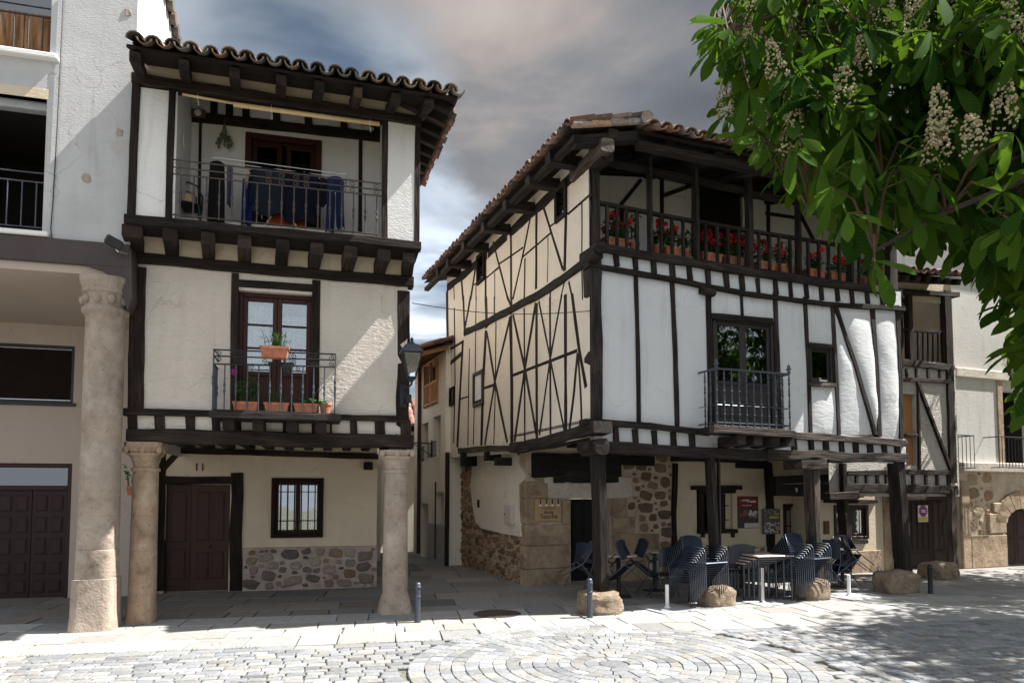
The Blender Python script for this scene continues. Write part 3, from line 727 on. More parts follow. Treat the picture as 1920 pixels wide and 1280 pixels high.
for k in range(1, 4):
    for xx in (xl, xr):
        b = MB(); bars(b, H1, [xx], zmid(xx), zb, RY + k * .1, .0085, True); b.build('baluster', M['ironlt'], r)
sc = MB(); zc1 = (zt + zmid((xl + xr) / 2)) / 2
for cx_, sg in ((.06, 1), (.26, -1), (.32, 1), (.55, -1), (.88, 1), (1.08, -1), (1.14, 1), (1.30, -1)):
    c = xl + (xr - xl) * min(.97, cx_ / 1.35)
    sc = MB(); spiral(sc, (c, zc1 + .045), .038, 1.4, RY, sg, 1, .0055, math.pi * .5); spiral(sc, (c, zc1 - .045), .038, 1.4, RY, sg, -1, .0055, math.pi * .5); sc.build('scroll', M['iron'], r)
# --- jetty of the top storey: joist tails, soffit, plaster between, floor beam
zj = lambda px: H1.Y(px, 406 + (px - 240) * .1, UY - .05).z
jx = [(254, 0), (323, 0), (392, 0), (459, 0), (527, 0), (589, 0), (651, 0), (711, 0), (764, 0)]
for px_, _ in jx:
    z = zj(px_) - .17; q = H1.Y(px_, 440, 0.0); ff_ = (px_ - 254) / 516; qf = H1.Y(px_ - 6 + 18 * ff_, 440, UY).x if px_ != 764 else q.x - .02; b = MB()
    b.beam([(qf, UY - .02, z), (qf + (q.x - qf) * .45, UY + .20, z - .01), (q.x, .06, z - .07)], .17 if px_ != 254 else .22, .17 if px_ != 764 else .14, (0, 0, 1), .12, ch=.2, seed=px_)
    b.build('joist_tail', WD, h1)
zsoL, zsoR = zj(240) - .07, zj(788) - .07
sf = MB(); sf.add([(ux0, UY, zsoL), (ux1, UY, zsoR), (ux1, .05, zsoR), (ux0, .05, zsoL), (ux0, UY, zsoL + .05), (ux1, UY, zsoR + .05), (ux1, 1.2, zsoR + .05), (ux0, 1.2, zsoL + .05)], [(0, 3, 2, 1), (4, 5, 6, 7), (0, 1, 5, 4)], [[(0, 0), (0, 1), (3, 1), (3, 0)], [(0, 0), (3, 0), (3, 2), (0, 2)], [(0, 0), (3, 0), (3, .1), (0, .1)]]); sf.build('gallery_floor', WD, h1)
member(H1, h1, 'beam', [(232, 409), (510, 434), (790, 460)], 17, UY - .06, .16, M['woodg'], jit=.18)
js = MB(); za, zb_ = H1.Y(250, 474, 0).z, H1.Y(770, 515, 0).z
js.quad((h1x0, -.012, za - .05), (h1x1, -.012, zb_ - .05), (h1x1, -.012, zsoR), (h1x0, -.012, zsoL)); js.build('joist_infill', M['pl_ochre'], h1)
# --- top storey: piers, posts, gallery recess
def pier(pa, pb, name):
    x0_, x1_ = H1.Y(pa, 300, UY).x, H1.Y(pb, 300, UY).x
    m = MB(); m.quad((x0_, UY, min(zsoL, zsoR) + .06), (x1_, UY, min(zsoL, zsoR) + .06), (x1_, UY, 6.98), (x0_, UY, 6.98)); return m.build(name, M['pl_upper'], h1)
pier(247, 330, 'pier_wall'); pier(720, 784, 'pier_wall')
for pxs, wp in (([(256, 150), (250, 280), (246, 402)], 17), ([(324, 160), (319, 280), (316, 410)], 14), ([(723, 225), (722, 330), (722, 446)], 11), ([(783, 230), (782, 330), (781, 455)], 11)):
    pr_ = .003 if wp == 11 else .03; member(H1, h1, 'post', pxs, wp, UY - pr_, .14, WD, jit=.1, prot=pr_)
member(H1, h1, 'beam', [(246, 145), (510, 184), (790, 227)], 20, UY - .05, .18, WD, jit=.12)
gy = .62; gx0 = H1.Y(318, 300, UY).x; gx1 = H1.Y(722, 300, UY).x
zgf = zsoL + .05; zgc = H1.Y(500, 196, UY).z + .03
zgc2 = H1.Y(345, 176, gy).z; gdo0 = H1.Y(470, 258, gy); gdo1 = H1.Y(592, 430, gy); gdz1 = gdo0.z
gw = MB(); wallY(gw, gx0 - .05, gx1 + .3, zgf - .2, zgc2 + .1, gy, [(gdo0.x, gdo1.x, zgf, gdz1)], .12)
gw.quad((gx0 + .04, UY + .05, zgf - .2), (gx0 + .04, gy, zgf - .2), (gx0 + .04, gy, zgc2 + .1), (gx0 + .04, UY + .05, zgc2 + .1)); gw.quad((gx1 - .02, UY + .05, zgf - .2), (gx1 - .02, UY + .05, zgc2 + .1), (gx1 - .02, gy, zgc2 + .1), (gx1 - .02, gy, zgf - .2))
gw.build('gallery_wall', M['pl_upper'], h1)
MB().box(gx0 - .05, gx1 + .05, UY + .1, gy, zgc2, zgc2 + .04).build('gallery_ceiling', WD, h1)
member(H1, h1, 'beam', [(322, 214), (520, 236), (722, 258)], 21, gy - .03, .14, WD)
for px_ in (342, 401, 430, 461, 518, 578, 645, 708):
    member(H1, h1, 'joist_end', [(px_, 180 + (px_ - 340) * .12), (px_, 212 + (px_ - 340) * .12)], 14, gy - .04, .1, WD)
member(H1, h1, 'stud', [(376, 228), (373, 420)], 6, gy - .02, .08, WD); member(H1, h1, 'stud', [(676, 260), (675, 440)], 7, gy - .02, .08, WD)
frame_rect(MB(), gdo0.x - .07, gdo1.x + .07, zgf, gdz1 + .07, gy - .03, .09, .1, False).build('door_frame', M['redfr'], h1)
gm = (gdo0.x + gdo1.x) / 2
for a, b in ((gdo0.x + .02, gm - .03), (gm + .03, gdo1.x - .02)):
    glazed_leaf(h1, 'gallery_door', a, b, zgf + .02, gdz1 - .02, gy + .03, 3, .30, M['redfr'], M['glassd'], .075)
room(h1, gdo0.x, gdo1.x, zgf, gdz1, gy + .09)
# gallery railing
r = thing('gallery_railing', None, None); r.parent = h1; GRY = UY + .0
xa, xb = H1.Y(323, 300, GRY).x, H1.Y(718, 300, GRY).x
def gl(pa, pb): return H1.Y(323, pa, GRY).z, H1.Y(718, pb, GRY).z
ra = MB()
for pa, pb in ((299, 345), (313, 357), (326, 368), (402, 441)):
    a, b = gl(pa, pb); ra.tube([(xa, GRY, a), (xb, GRY, b)], .010, 6)
ra.build('rail', M['ironbr'], r)
zA, zB = gl(326, 368); zC, zD = gl(405, 444); zE, zF = gl(299, 345)
for i in range(17):
    f = (i + .7) / 17.2; x = xa + (xb - xa) * f; b = MB(); bars(b, H1, [x], zA + (zB - zA) * f, zC + (zD - zC) * f, GRY, .0095); b.build('baluster', M['ironbr'], r)
sc = MB()
for f in (.03, .26, .44, .5, .57, .62, .80, .85, .97):
    x = xa + (xb - xa) * f; zc1 = ((zA + zE) + f * (zB + zF - zA - zE)) / 2; sg = 1 if int(f * 100) % 2 else -1
    sc = MB(); spiral(sc, (x, zc1 + .05), .045, 1.4, GRY, sg, 1, .006, math.pi * .5); spiral(sc, (x, zc1 - .05), .045, 1.4, GRY, sg, -1, .006, math.pi * .5); sc.build('scroll', M['ironbr'], r)
# --- eaves: rafter tails, soffit boards, plaster between, tiled roof with a hipped right side
e0 = H1.Y(240, 92, EY); e1 = H1.Y(858, 190, EY)
slope = .36
zeL, zeR = e0.z, e1.z
def ez(x): return zeL + (zeR - zeL) * (x - e0.x) / (e1.x - e0.x)
for px_ in (258, 346, 438, 523, 592, 662, 730, 790):
    q = H1.Y(px_, 200, UY - .04); ff_ = (px_ - 258) / 530; qf = H1.Y(px_ - 7 + 22 * ff_, 180, EY + .06).x; z0 = ez(q.x)
    MB().beam([(qf, EY + .06, z0 - .055), (q.x, UY + .1, z0 - .055 + slope * (UY - EY))], .12, .12, (0, 0, 1), .12, seed=px_ + 1).build('rafter_tail', WD, h1)
so_ = MB(); xL, xR = e0.x - .02, e1.x
so_.add([(xL, EY, ez(xL) + .02), (xR, EY, ez(xR) + .02), (xR, 1.2, ez(xR) + .02 + slope * (1.2 - EY)), (xL, 1.2, ez(xL) + .02 + slope * (1.2 - EY)), (xL, EY, ez(xL) + .05), (xR, EY, ez(xR) + .05)], [(0, 3, 2, 1), (0, 1, 5, 4)], [[(0, 0), (0, 2.5), (4, 2.5), (4, 0)], [(0, 0), (4, 0), (4, .05), (0, .05)]])
so_.build('eave_boards', WD, h1)
ei = MB(); ei.quad((ux0, UY - .012, zY(H1, 246, 145, UY)), (ux1 - .05, UY - .012, zY(H1, 790, 227, UY)), (ux1 - .05, UY - .012, ez(ux1) + .4), (ux0, UY - .012, ez(ux0) + .4)); ei.build('eave_infill', M['pl_ochre'], h1)
rf = thing('roof', None, None); rf.parent = h1
u = (V((xR, EY, ez(xR))) - V((xL, EY, ez(xL)))).normalized(); vv = V((0, 1, slope)).normalized()
nu = int((xR - xL) / .2) ; tiles('front_tiles', rf, (xL, EY - .07, ez(xL) + .03), u, vv, nu, 12, (xR - xL) / nu, seed=5, keep=lambda i, j: (nu - i) * .2 > j * .29 + .1)
# right hip slope
hx = e1.x; far = H1.X(788, 352, hx)
u2 = (V((hx, far.x if False else far.y, far.z)) - V((hx, EY, ez(hx))))
L2 = max(3.0, u2.length); u2.normalize(); v2 = V((-1, 0, slope)).normalized()
n2 = int(L2 / .2)
tiles('side_tiles', rf, V((hx + .05, EY, ez(hx) + .03)), u2, v2, n2, 5, L2 / n2, seed=8, warm=1.35, keep=lambda i, j: i * .2 > j * .29 + .42)
sb = MB(); p0 = V((hx, EY, ez(hx) + .015)); p1 = p0 + u2 * L2
sb.add([p0, p1, p1 + v2 * 1.2, p0 + v2 * 1.2 + u2 * 1.25], [(0, 1, 2, 3)], [[(0, 0), (0, 3), (1.2, 3), (1.2, 0)]]).build('eave_boards', WD, h1)
for k in range(9):
    c = p0 + u2 * (.25 + k * L2 / 9); MB().beam([c + V((-.05, 0, -.05)), c + V((-.75, 0, -.05 + .7 * slope))], .11, .11, (0, 0, 1), .12, seed=k).build('rafter_tail', WD, h1)
rt = MB(); a = (xL, EY, ez(xL) + .06); b = (xR, EY, ez(xR) + .06); rz = ez(xL) + .06 + slope * 3.4
rz -= .12; c = (xR - 3.4, EY + 3.4, rz); d = (xL, EY + 3.4, rz)
rt.add([a, b, c, d, p1 + V((0, 0, .05)), (xR - 3.4, p1.y, rz), (xL, p1.y, rz)], [(0, 1, 2, 3), (1, 4, 5, 2), (3, 2, 5, 6)]).build('roof_deck', WD, rf)
# --- arcade: columns, ceiling joists, ground floor wall
def h1col(px0, px1, pyt, pyb, mat, seed, flare):
    q0, q1 = H1.Y(px0, 1000, .16), H1.Y(px1, 1000, .16); cx = (q0.x + q1.x) / 2; cy = .16; r0 = (q1.x - q0.x) / 2 * 1.02; zt = 2.36 if seed == 1 else 2.30
    prof = [((r0 * flare[0], .5), -.05), ((r0 * flare[0], .4), .05), ((r0 * flare[1], .2), .22), (r0 * 1.02, .30), (r0 * 1.05, .45), (r0 * 1.0, 1.0), (r0 * .985, 1.29), (r0 * .955, 1.297), (r0 * .98, 1.305), (r0 * .955, 2.0 - .06), (r0 * .95, 2.0), (r0 * 1.06, 2.01), (r0 * 1.09, 2.03), (r0 * 1.05, 2.05), (r0 * .93, 2.06), (r0 * .98, 2.14)]
    o = column(h1, H1, cx, cy, [((a if isinstance(a, tuple) else a), b) for a, b in prof], mat, seed=seed)
    cp = MB(); cp.lathe([((r0 * .99, .0), 2.12), ((r0 * 1.12, .2), 2.19), ((r0 * 1.30, .5), 2.22), ((r0 * 1.32, .6), 2.245), ((r0 * 1.16, .6), 2.25), ((r0 * 1.28, .9), 2.30), ((r0 * 1.40, 1), zt - .03 if seed == 1 else 2.31), ((r0 * 1.42, 1), zt + .03)], (cx, cy, 0), 24, .03, seed + 4)
    c_ = cp.build('capital', mat, o)
    bl = MB()
    for (ax, ay) in ((0, -1), (1, 0), (-1, 0), (.98, -.98), (-.98, -.98)): bl.blob((cx + ax * r0 * 1.24, cy + ay * r0 * 1.24, 2.285), r0 * .24, r0 * .24, .05, seed=seed, amp=.1, n=10, m=7)
    bl.build('ball_ornament', mat, o, smooth=True)
h1col(245, 295, 825, 1172, M['st_colr'], 1, (1.10, 1.06)); h1col(719, 764, 838, 1163, M['st_col'], 2, (1.42, 1.16))
zce = 2.62
gx_0 = H1.Y(240, 1000, GY).x; gx_1 = H1.Y(706, 1000, GY).x
ce = MB(); ce.box(h1x0, h1x1, .1, GY + .1, zce + .02, zce + .06); ce.build('arcade_ceiling', M['pl_ochre'], h1)
for k in range(11):
    x = h1x0 + .2 + k * (h1x1 - h1x0 - .4) / 10; MB().beam([(x, .12, zce - .05), (x, GY, zce - .05)], .15, .15, (0, 0, 1), .1, seed=50 + k).build('joist', WD, h1)
dx0, dx1 = H1.Y(309, 1000, GY).x, H1.Y(430, 1000, GY).x; dz1 = H1.Y(370, 908, GY).z
wx0, wx1 = H1.Y(511, 950, GY).x, H1.Y(604, 950, GY).x; wz0, wz1 = H1.Y(555, 1002, GY).z, H1.Y(555, 899, GY).z
g = MB(); wallY(g, gx_0 - .3, gx_1, -.1, zce + .05, GY, [(dx0, dx1, -.1, dz1), (wx0, wx1, wz0, wz1)], .2)
g.quad((gx_1, GY, -.1), (gx_1, back, -.1), (gx_1, back, zce + .05), (gx_1, GY, zce + .05)); g.build('ground_floor_wall', M['pl_ochre'], h1)
zl = H1.Y(500, 866, GY).z
MB().beam([(gx_0 - .2, GY + .03, zY(H1, 300, 842, GY)), (gx_1 + .02, GY + .03, zY(H1, 705, 856, GY))], .10, .2, (0, 1, 0), .12, seed=3).build('beam', WD, h1)
q = H1.Y(690, 868, GY - .1); MB().beam([(q.x, GY - .12, q.z - .05), (q.x + .02, GY + .1, q.z - .05)], .16, .14, (0, 0, 1), .1, seed=8).build('corbel', WD, h1)
member(H1, h1, 'door_post', [(304, 850), (302, 980), (300, 1107)], 15, GY - .03, .16, WD, jit=.12); member(H1, h1, 'door_post', [(444, 886), (445, 930), (442, 1000), (442, 1107)], 24, GY - .04, .16, WD, jit=.14)
member(H1, h1, 'lintel', [(306, 900), (436, 900)], 15, GY - .03, .16, WD); member(H1, h1, 'brace', [(306, 878), (330, 852)], 12, GY - .02, .1, WD)
dm = H1.Y(356, 1000, GY).x
frame_rect(MB(), dx0 - .03, dx1 + .03, -.02, dz1 + .03, GY + .05, .045, .13, False).build('door_frame', M['door'], h1)
def panel_leaf(par, name, x0, x1, z0, z1, y, grid, mat):
    m = MB(); m.bbox(x0, x1, y, y + .05, z0, z1, .004); o = m.build(name, mat, par); p = MB()
    for (a, b, c, d) in grid:
        X0, X1, Z0, Z1 = x0 + (x1 - x0) * a, x0 + (x1 - x0) * b, z0 + (z1 - z0) * c, z0 + (z1 - z0) * d; e = .018
        p.bbox(X0, X1, y - .010, y + .01, Z0, Z1, .008); p.bbox(X0 + e, X1 - e, y - .020, y, Z0 + e, Z1 - e, .012)
    p.build('panel', mat, o); return o
panel_leaf(h1, 'door', dx0 + .005, dm - .004, .02, dz1 - .01, GY + .08, [(.17, .83, .11, .40), (.17, .83, .46, .94)], M['door'])
dl = panel_leaf(h1, 'door', dm + .004, dx1 - .005, .02, dz1 - .01, GY + .08, [(.14, .47, .11, .37), (.53, .86, .11, .37), (.14, .47, .47, .94), (.53, .86, .47, .94)], M['door'])
hd = MB(); cx = dm + (dx1 - dm) * .5; hd.blob((cx, GY + .035, dz1 * .42), .026, .03, .026, 1, 0, 12, 8); hd.lathe([(.03, 0), (.03, .008)], (0, 0, 0), 12); hd.build('door_knob', M['iron'], dl, smooth=True)
nb = H1.Y(374.5, 876, GY); t_ = text_obj('house_number', '11', .19, M['black'], h1, (nb.x, GY - .012, nb.z), ext=.006)
# window with bars
frame_rect(MB(), wx0 - .02, wx1 + .02, wz0 - .05, wz1 + .03, GY - .05, .07, .12).build('window_surround', WD, h1)
wf = frame_rect(MB(), wx0 + .02, wx1 - .02, wz0 + .01, wz1 - .02, GY + .08, .035, .06).build('window_frame', M['redfr'], h1)
wm = (wx0 + wx1) / 2
for a, b in ((wx0 + .055, wm - .002), (wm + .002, wx1 - .055)): glazed_leaf(h1, 'window', a, b, wz0 + .045, wz1 - .055, GY + .09, 1, 0, M['redfr'], M['glass'], .04, curtain=.02)
room(h1, wx0, wx1, wz0, wz1, GY + .2)
gr = MB()
for k in range(6): x = wx0 + .13 + (wx1 - wx0 - .26) * k / 5; gr.tube([(x, GY + .02, wz0 + .02), (x, GY + .02, wz1 - .04)], .008, 6)
for k in (.25, .78): gr.tube([(wx0 + .04, GY + .02, wz0 + (wz1 - wz0) * k), (wx1 - .04, GY + .02, wz0 + (wz1 - wz0) * k)], .007, 6)
gr.build('window_grille', M['iron'], h1)
# rubble dado
bx0 = H1.Y(456, 1060, GY).x; bz = H1.Y(580, 1024, GY).z
dd = MB(); dd.bbox(bx0, gx_1 + .012, GY - .05, GY + .05, -.1, bz, .01); o = dd.build('stone_dado', M['mortarg'], h1)
ru = MB(); rubble(ru, (bx0 + .02, gx_1 - .0, .02, bz - .03), lambda a, b, h: (a, GY - .05 - h, b), 2600, .045, .13, 3, (1.0, 2.0), .028, gap=.016, cols=[(.26, .20, .165), (.20, .16, .135), (.34, .27, .21), (.16, .135, .12), (.28, .19, .13), (.38, .31, .25)])
ru.build('rubble', M['rubble'], o)

# ================================================================== LEFT BUILDING: arcaded apartment building
LB = Fr(-5.19, 8.80, 15)
lb = fthing(LB, 'apartment_building', 'tall grey white plastered building with a dark arcade beam on a round stone column', 'building')
lx1 = LB.Y(249, 300, 0).x; lx0 = -6.5
a1 = LB.Y(0, 60, 0); w1x = LB.Y(95, 60, 0).x; w1z0, w1z1 = LB.Y(50, 100, 0).z, LB.Y(50, 100, 0).z + 2.0
w2x = LB.Y(84, 300, 0).x; w2z0, w2z1 = LB.Y(50, 434, 0).z, LB.Y(50, 182, 0).z
zbt = LB.Y(120, 450, 0).z; HT = 11.0; wl = w1x - 1.3; wl2 = w2x - 1.3
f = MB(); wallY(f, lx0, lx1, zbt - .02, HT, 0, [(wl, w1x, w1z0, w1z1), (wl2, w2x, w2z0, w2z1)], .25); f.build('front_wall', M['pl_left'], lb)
# gable side wall above the neighbour: sunlit white
xs_ = lx1 + .002; pts = [LB.X(*p, xs_) for p in ((328, 84), (309, -6))]; d_ = pts[1] - pts[0]
p_lo = pts[0] - d_ * 1.2; p_hi = pts[1] + d_ * 1.2
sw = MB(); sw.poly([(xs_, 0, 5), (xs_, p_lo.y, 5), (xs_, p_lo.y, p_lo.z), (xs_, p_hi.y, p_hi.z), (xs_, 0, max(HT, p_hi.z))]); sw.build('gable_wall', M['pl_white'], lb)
vt = MB(); vt.usecol = True; rs = random.Random(3); ln = (p_hi - p_lo).length
for k in range(int(ln / .22)):
    c = p_lo.lerp(p_hi, (k + .5) * .22 / ln); cc = rs.choice(TILE_COLS); vt.cur = cc; dn = (p_hi - p_lo).normalized()
    vt.tube([c + V((-.5, 0, .03)), c + V((.10, 0, .03 + rs.uniform(-.01, .01)))], [.09, .10], 8)
vt.build('verge_tiles', M['tile'], lb)
MB().add([p_lo + V((.05, 0, .0)), p_hi + V((.05, 0, .0)), p_hi + V((-5, 0, 0)), p_lo + V((-5, 0, 0))], [(0, 1, 2, 3)]).build('roof', M['tile'], lb)
# top window: wooden shutters behind a railing
def vrail(par, x0, x1, z0, z1, y, n, mat, name):
    r = thing(name, None, None); r.parent = par; m = MB()
    for z in (z0, z1, z1 - .12): m.tube([(x0, y, z), (x1, y, z)], .011, 6)
    m.build('rail', mat, r)
    for i in range(n): b = MB(); x = x0 + (x1 - x0) * (i + .5) / n; b.tube([(x, y, z0), (x, y, z1 - (.12 if i % 1 == 0 else 0))], .0085, 6); b.build('baluster', mat, r)
    return r
sh = MB()
for k in range(4): a = wl + .05 + k * .3; sh.beam([(a + .15, .16, w1z0 + .02), (a + .15, .16, w1z0 + .62)], .29, .04, (0, 1, 0), .02, seed=k)
sh.build('shutter', M['shutter'], lb)
wp = MB(); wp.box(wl, w1x, .20, .205, w1z0 + .6, w1z1); o = wp.build('window', M['glassd'], lb); room(lb, wl, w1x, w1z0, w1z1, .26)
frame_rect(MB(), wl, w1x, w1z0 + .58, w1z1, .17, .06, .05).build('window_frame', M['shutter'], o)
MB().bbox(wl - .05, LB.Y(106, 105, -.1).x, -.10, .2, w1z0 - .07, w1z0, .012).build('window_sill', M['pl_white'], lb)
vrail(lb, wl, w1x - .02, w1z0 + .06, LB.Y(50, 8, 0).z, .03, 8, M['iron'], 'window_railing')
# middle window: deep dark opening
room(lb, wl2, w2x, w2z0, w2z1, .24, 2.0)
MB().bbox(wl2, w2x - .01, .10, .24, w2z1 - .10, w2z1 - .002, .01).build('blind_box', M['grey'], lb)
MB().bbox(wl2 - .05, LB.Y(89, 438, -.08).x, -.08, .24, w2z0 - .06, w2z0, .012).build('window_sill', M['pl_white'], lb)
lt = MB(); lt.bbox(wl2 - .1, w2x + .02, -.004, .1, w2z1, w2z1 + .13, .003); lt.build('lintel', M['pl_ochre'], lb)
vrail(lb, wl2, w2x - .02, w2z0 + .08, LB.Y(50, 319, 0).z, .06, 8, M['ironlt'], 'window_railing')
# stone patches showing through the plaster, and the drop cable
for (px_, py_, s) in ((240, 24, 1), (224, 249, 1), (162, 335, 1.2)):
    q = LB.Y(px_, py_, 0); sp = MB(); sp.usecol = True; sp.cur = (.50, .43, .36); sp.blob((q.x, .0, q.z), .045 * s, .012, .05 * s, px_, .4, 10, 8, sq=.7); sp.build('exposed_stone', M['rubble'], lb)
cb = MB(); cb.tube([LB.Y(*p, -.015) for p in ((119, -10), (113, 120), (106, 260), (99, 380), (95, 428), (97, 447))], .0065, 6); tag(cb.build('wall_cable', M['black'], None), 'thin black cable hanging down the grey white wall of the tall building', 'cable'); 
bpy.data.objects['wall_cable'].location = LB.o; bpy.data.objects['wall_cable'].rotation_euler = (0, 0, LB.a)
# arcade beam and corbel
M['brbeam'] = m_plain('brown_painted_beam', (.050, .034, .030), .55, 0, .12, 4, .15)
zb0 = LB.Y(60, 488, -.05).z; zb1 = zbt
bm_ = MB(); xe = LB.Y(243, 470, -.05).x
bm_.bbox(lx0, xe, -.05, .35, LB.Y(100, 492, -.05).z, zb1 + .0, .012); bm_.build('arcade_beam', M['brbeam'], lb)
cq = [LB.Y(*p, -.045) for p in ((150, 494), (246, 470), (247, 560), (238, 582), (225, 530), (190, 506))]
co = MB(); n_ = len(cq); co.add([(p.x, -.045, p.z) for p in cq] + [(p.x, .3, p.z) for p in cq], [tuple(range(n_)), tuple(range(2 * n_ - 1, n_ - 1, -1))] + [(i, n_ + i, n_ + (i + 1) % n_, (i + 1) % n_) for i in range(n_)]); co.build('corbel', M['brbeam'], lb)
# column
q0, q1 = LB.Y(152, 700, .05), LB.Y(235, 700, .05); cx = (q0.x + q1.x) / 2 - .015; r0 = (q1.x - q0.x) / 2 * .95; zt = LB.Y(195, 516, -.2).z
cf = [((r0 * 1.10, 1), -.05), ((r0 * 1.04, 1), .06), ((r0 * 1.0, .95), .2), ((r0 * .985, .9), .64), ((r0 * .94, .6), .645), ((r0 * .975, .5), .66), ((r0 * .975, .35), 1.0), ((r0 * .945, .3), 1.005), ((r0 * .97, .25), 1.012), ((r0 * .965, .15), 1.42), ((r0 * .945, .12), 1.425), ((r0 * .96, .1), 1.432), (r0 * .955, 2.35), (r0 * .94, 2.355), (r0 * .955, 2.362), (r0 * .95, 3.2), (r0 * .935, 3.205), (r0 * .945, 3.212), (r0 * .93, zt - .52), (r0 * .97, zt - .45)]
oc = column(lb, LB, cx, .12, cf, M['st_col'], seed=9, n=32)
cp = MB(); cp.lathe([(r0 * .96, zt - .47), (r0 * 1.12, zt - .42), (r0 * 1.15, zt - .38), (r0 * 1.0, zt - .34), (r0 * 1.06, zt - .2), ((r0 * 1.15, .2), zt - .17), ((r0 * 1.10, .2), zt - .14), ((r0 * 1.20, .4), zt - .05), ((r0 * 1.22, .4), zt + .02)], (cx, .12, 0), 32, .02, 5); cp.build('capital', M['st_col'], oc)
bl = MB()
for k in range(10):
    an = 2 * math.pi * (k + .3) / 10; bl.blob((cx + math.cos(an) * r0 * 1.07, .12 + math.sin(an) * r0 * 1.07, zt - .27), .05, .05, .055, k, .1, 10, 7)
bl.build('ball_ornament', M['st_col'], oc, smooth=True)
# arcade ceiling, back wall, garage door, shuttered window
LGY = 3.15; zc_ = LB.Y(60, 607, LGY).z
MB().box(lx0, lx1 + .5, .3, LGY + .1, zc_, zc_ + .1).build('arcade_ceiling', M['pl_tan'], lb)
MB().box(lx0, lx1 - .01, .0, .3, zc_ + .0, zb1 - .02).build('beam_backing', M['pl_tan'], lb)
gx1_ = LB.Y(131, 1000, LGY).x; gz1 = LB.Y(60, 868, LGY).z; sx1 = LB.Y(139, 700, LGY).x; sz0, sz1 = LB.Y(60, 754, LGY).z, LB.Y(60, 645, LGY).z
g = MB(); wallY(g, lx0, LB.Y(292, 1000, LGY).x, -.1, zc_ + .05, LGY, [(gx1_ - 3.0, gx1_, -.1, gz1), (sx1 - 1.8, sx1, sz0, sz1)], .2); g.build('arcade_wall', M['pl_tan'], lb)
ff = MB(); frame_rect(ff, gx1_ - 3.0, gx1_, 0, gz1, LGY + .02, .07, .12, False); zt_ = LB.Y(60, 912, LGY).z; ff.bbox(gx1_ - 2.93, gx1_ - .07, LGY + .021, LGY + .139, zt_ - .06, zt_ + .02); ff.build('garage_door_frame', M['doord'], lb)
MB().box(gx1_ - 2.93, gx1_ - .07, LGY + .08, LGY + .085, zt_ + .02, gz1 - .07).build('transom_pane', M['glassd'], lb); room(lb, gx1_ - 2.95, gx1_ - .05, zt_ - .1, gz1, LGY + .2)
gm_ = LB.Y(56, 1000, LGY).x; wdt = gx1_ - .07 - gm_
grid = []
for cxx in ((.10, .44), (.56, .90)):
    for rz_ in ((.045, .165), (.215, .335), (.40, .555), (.605, .755), (.805, .955)): grid.append((*cxx, *rz_))
for k in range(2):
    x0_ = gm_ - k * wdt + .004; panel_leaf(lb, 'garage_door', x0_, x0_ + wdt - .008, .02, zt_ - .062, LGY + .05, grid, M['doord'])
ff = MB(); frame_rect(ff, sx1 - 1.8, sx1, sz0, sz1, LGY + .02, .05, .1); ff.build('window_frame', M['pfr'], lb)
rs_ = MB()
for k in range(14): z = sz0 + .06 + k * (sz1 - sz0 - .12) / 14; rs_.bbox(sx1 - 1.75, sx1 - .05, LGY + .06, LGY + .08, z, z + (sz1 - sz0 - .12) / 14 - .0005, .002)
rs_.build('roller_shutter', m_plain('brown_roller_shutter', (.020, .0135, .012), .9, 0, .1, 6, .05, spec=.04), lb); MB().bbox(sx1 - 1.85, sx1 + .04, LGY - .05, LGY + .1, sz0 - .05, sz0 - .002).build('window_sill', M['pfr'], lb)
print('p2 ok')
# ================================================================== ground: one sheet, granite flags along the houses, setts in the square
def ground_mat():
    m, t, b, o = mat_base('sandy_ground'); tc = t.new('ShaderNodeTexCoord'); ob = tc.outputs['Object']
    n1 = t.noise(ob, .8, 6, .6); n2 = t.noise(ob, 30, 5, .7)
    c = t.ramp(n2, [(0.3, (.10, .095, .075)), (0.7, (.22, .20, .165))])
    moss = t.math('MULTIPLY', t.ramp(n1, [(0.50, 0.0), (0.60, 1.0)]), t.ramp(t.noise(ob, 9, 4), [(0.42, 0.0), (0.58, .8)]))
    t.put(b.inputs['Base Color'], t.mix(moss, c, (.075, .085, .03))); b.inputs['Roughness'].default_value = .95
    bump(t, b, n2, .6, .01); return m
GM = ground_mat()
g = MB(); g.quad((-90, -60, -.03), (90, -60, -.03), (90, 140, -.03), (-90, 140, -.03)); structure(g.build('ground', GM))
PV = Fr(-4.67, 7.50, 10.5)
rs = random.Random(77)
def cap_stone(mb, pts, z, b=.008, drop=.03, tilt=.003, dome=0.0):
    """one paving stone: polygon top with a worn, chamfered edge"""
    n = len(pts); cx = sum(p[0] for p in pts) / n; cy = sum(p[1] for p in pts) / n
    tx, ty = rs.uniform(-tilt, tilt), rs.uniform(-tilt, tilt); vs = []
    for (k, dz) in ((0, -drop), (0, -b * .9), (1, 0)):
        for (x, y) in pts:
            dx, dy = cx - x, cy - y; l = math.hypot(dx, dy) or 1; e = b * 1.3 * k
            vs.append((x + dx / l * e, y + dy / l * e, z + dz + (tx * (x - cx) + ty * (y - cy)) * 8))
    vs.append((cx, cy, z + dome)); fs = []
    for r in range(2): fs += [(r * n + i, r * n + (i + 1) % n, (r + 1) * n + (i + 1) % n, (r + 1) * n + i) for i in range(n)]
    fs += [(2 * n + i, 2 * n + (i + 1) % n, 3 * n) for i in range(n)]
    mb.add(vs, fs)
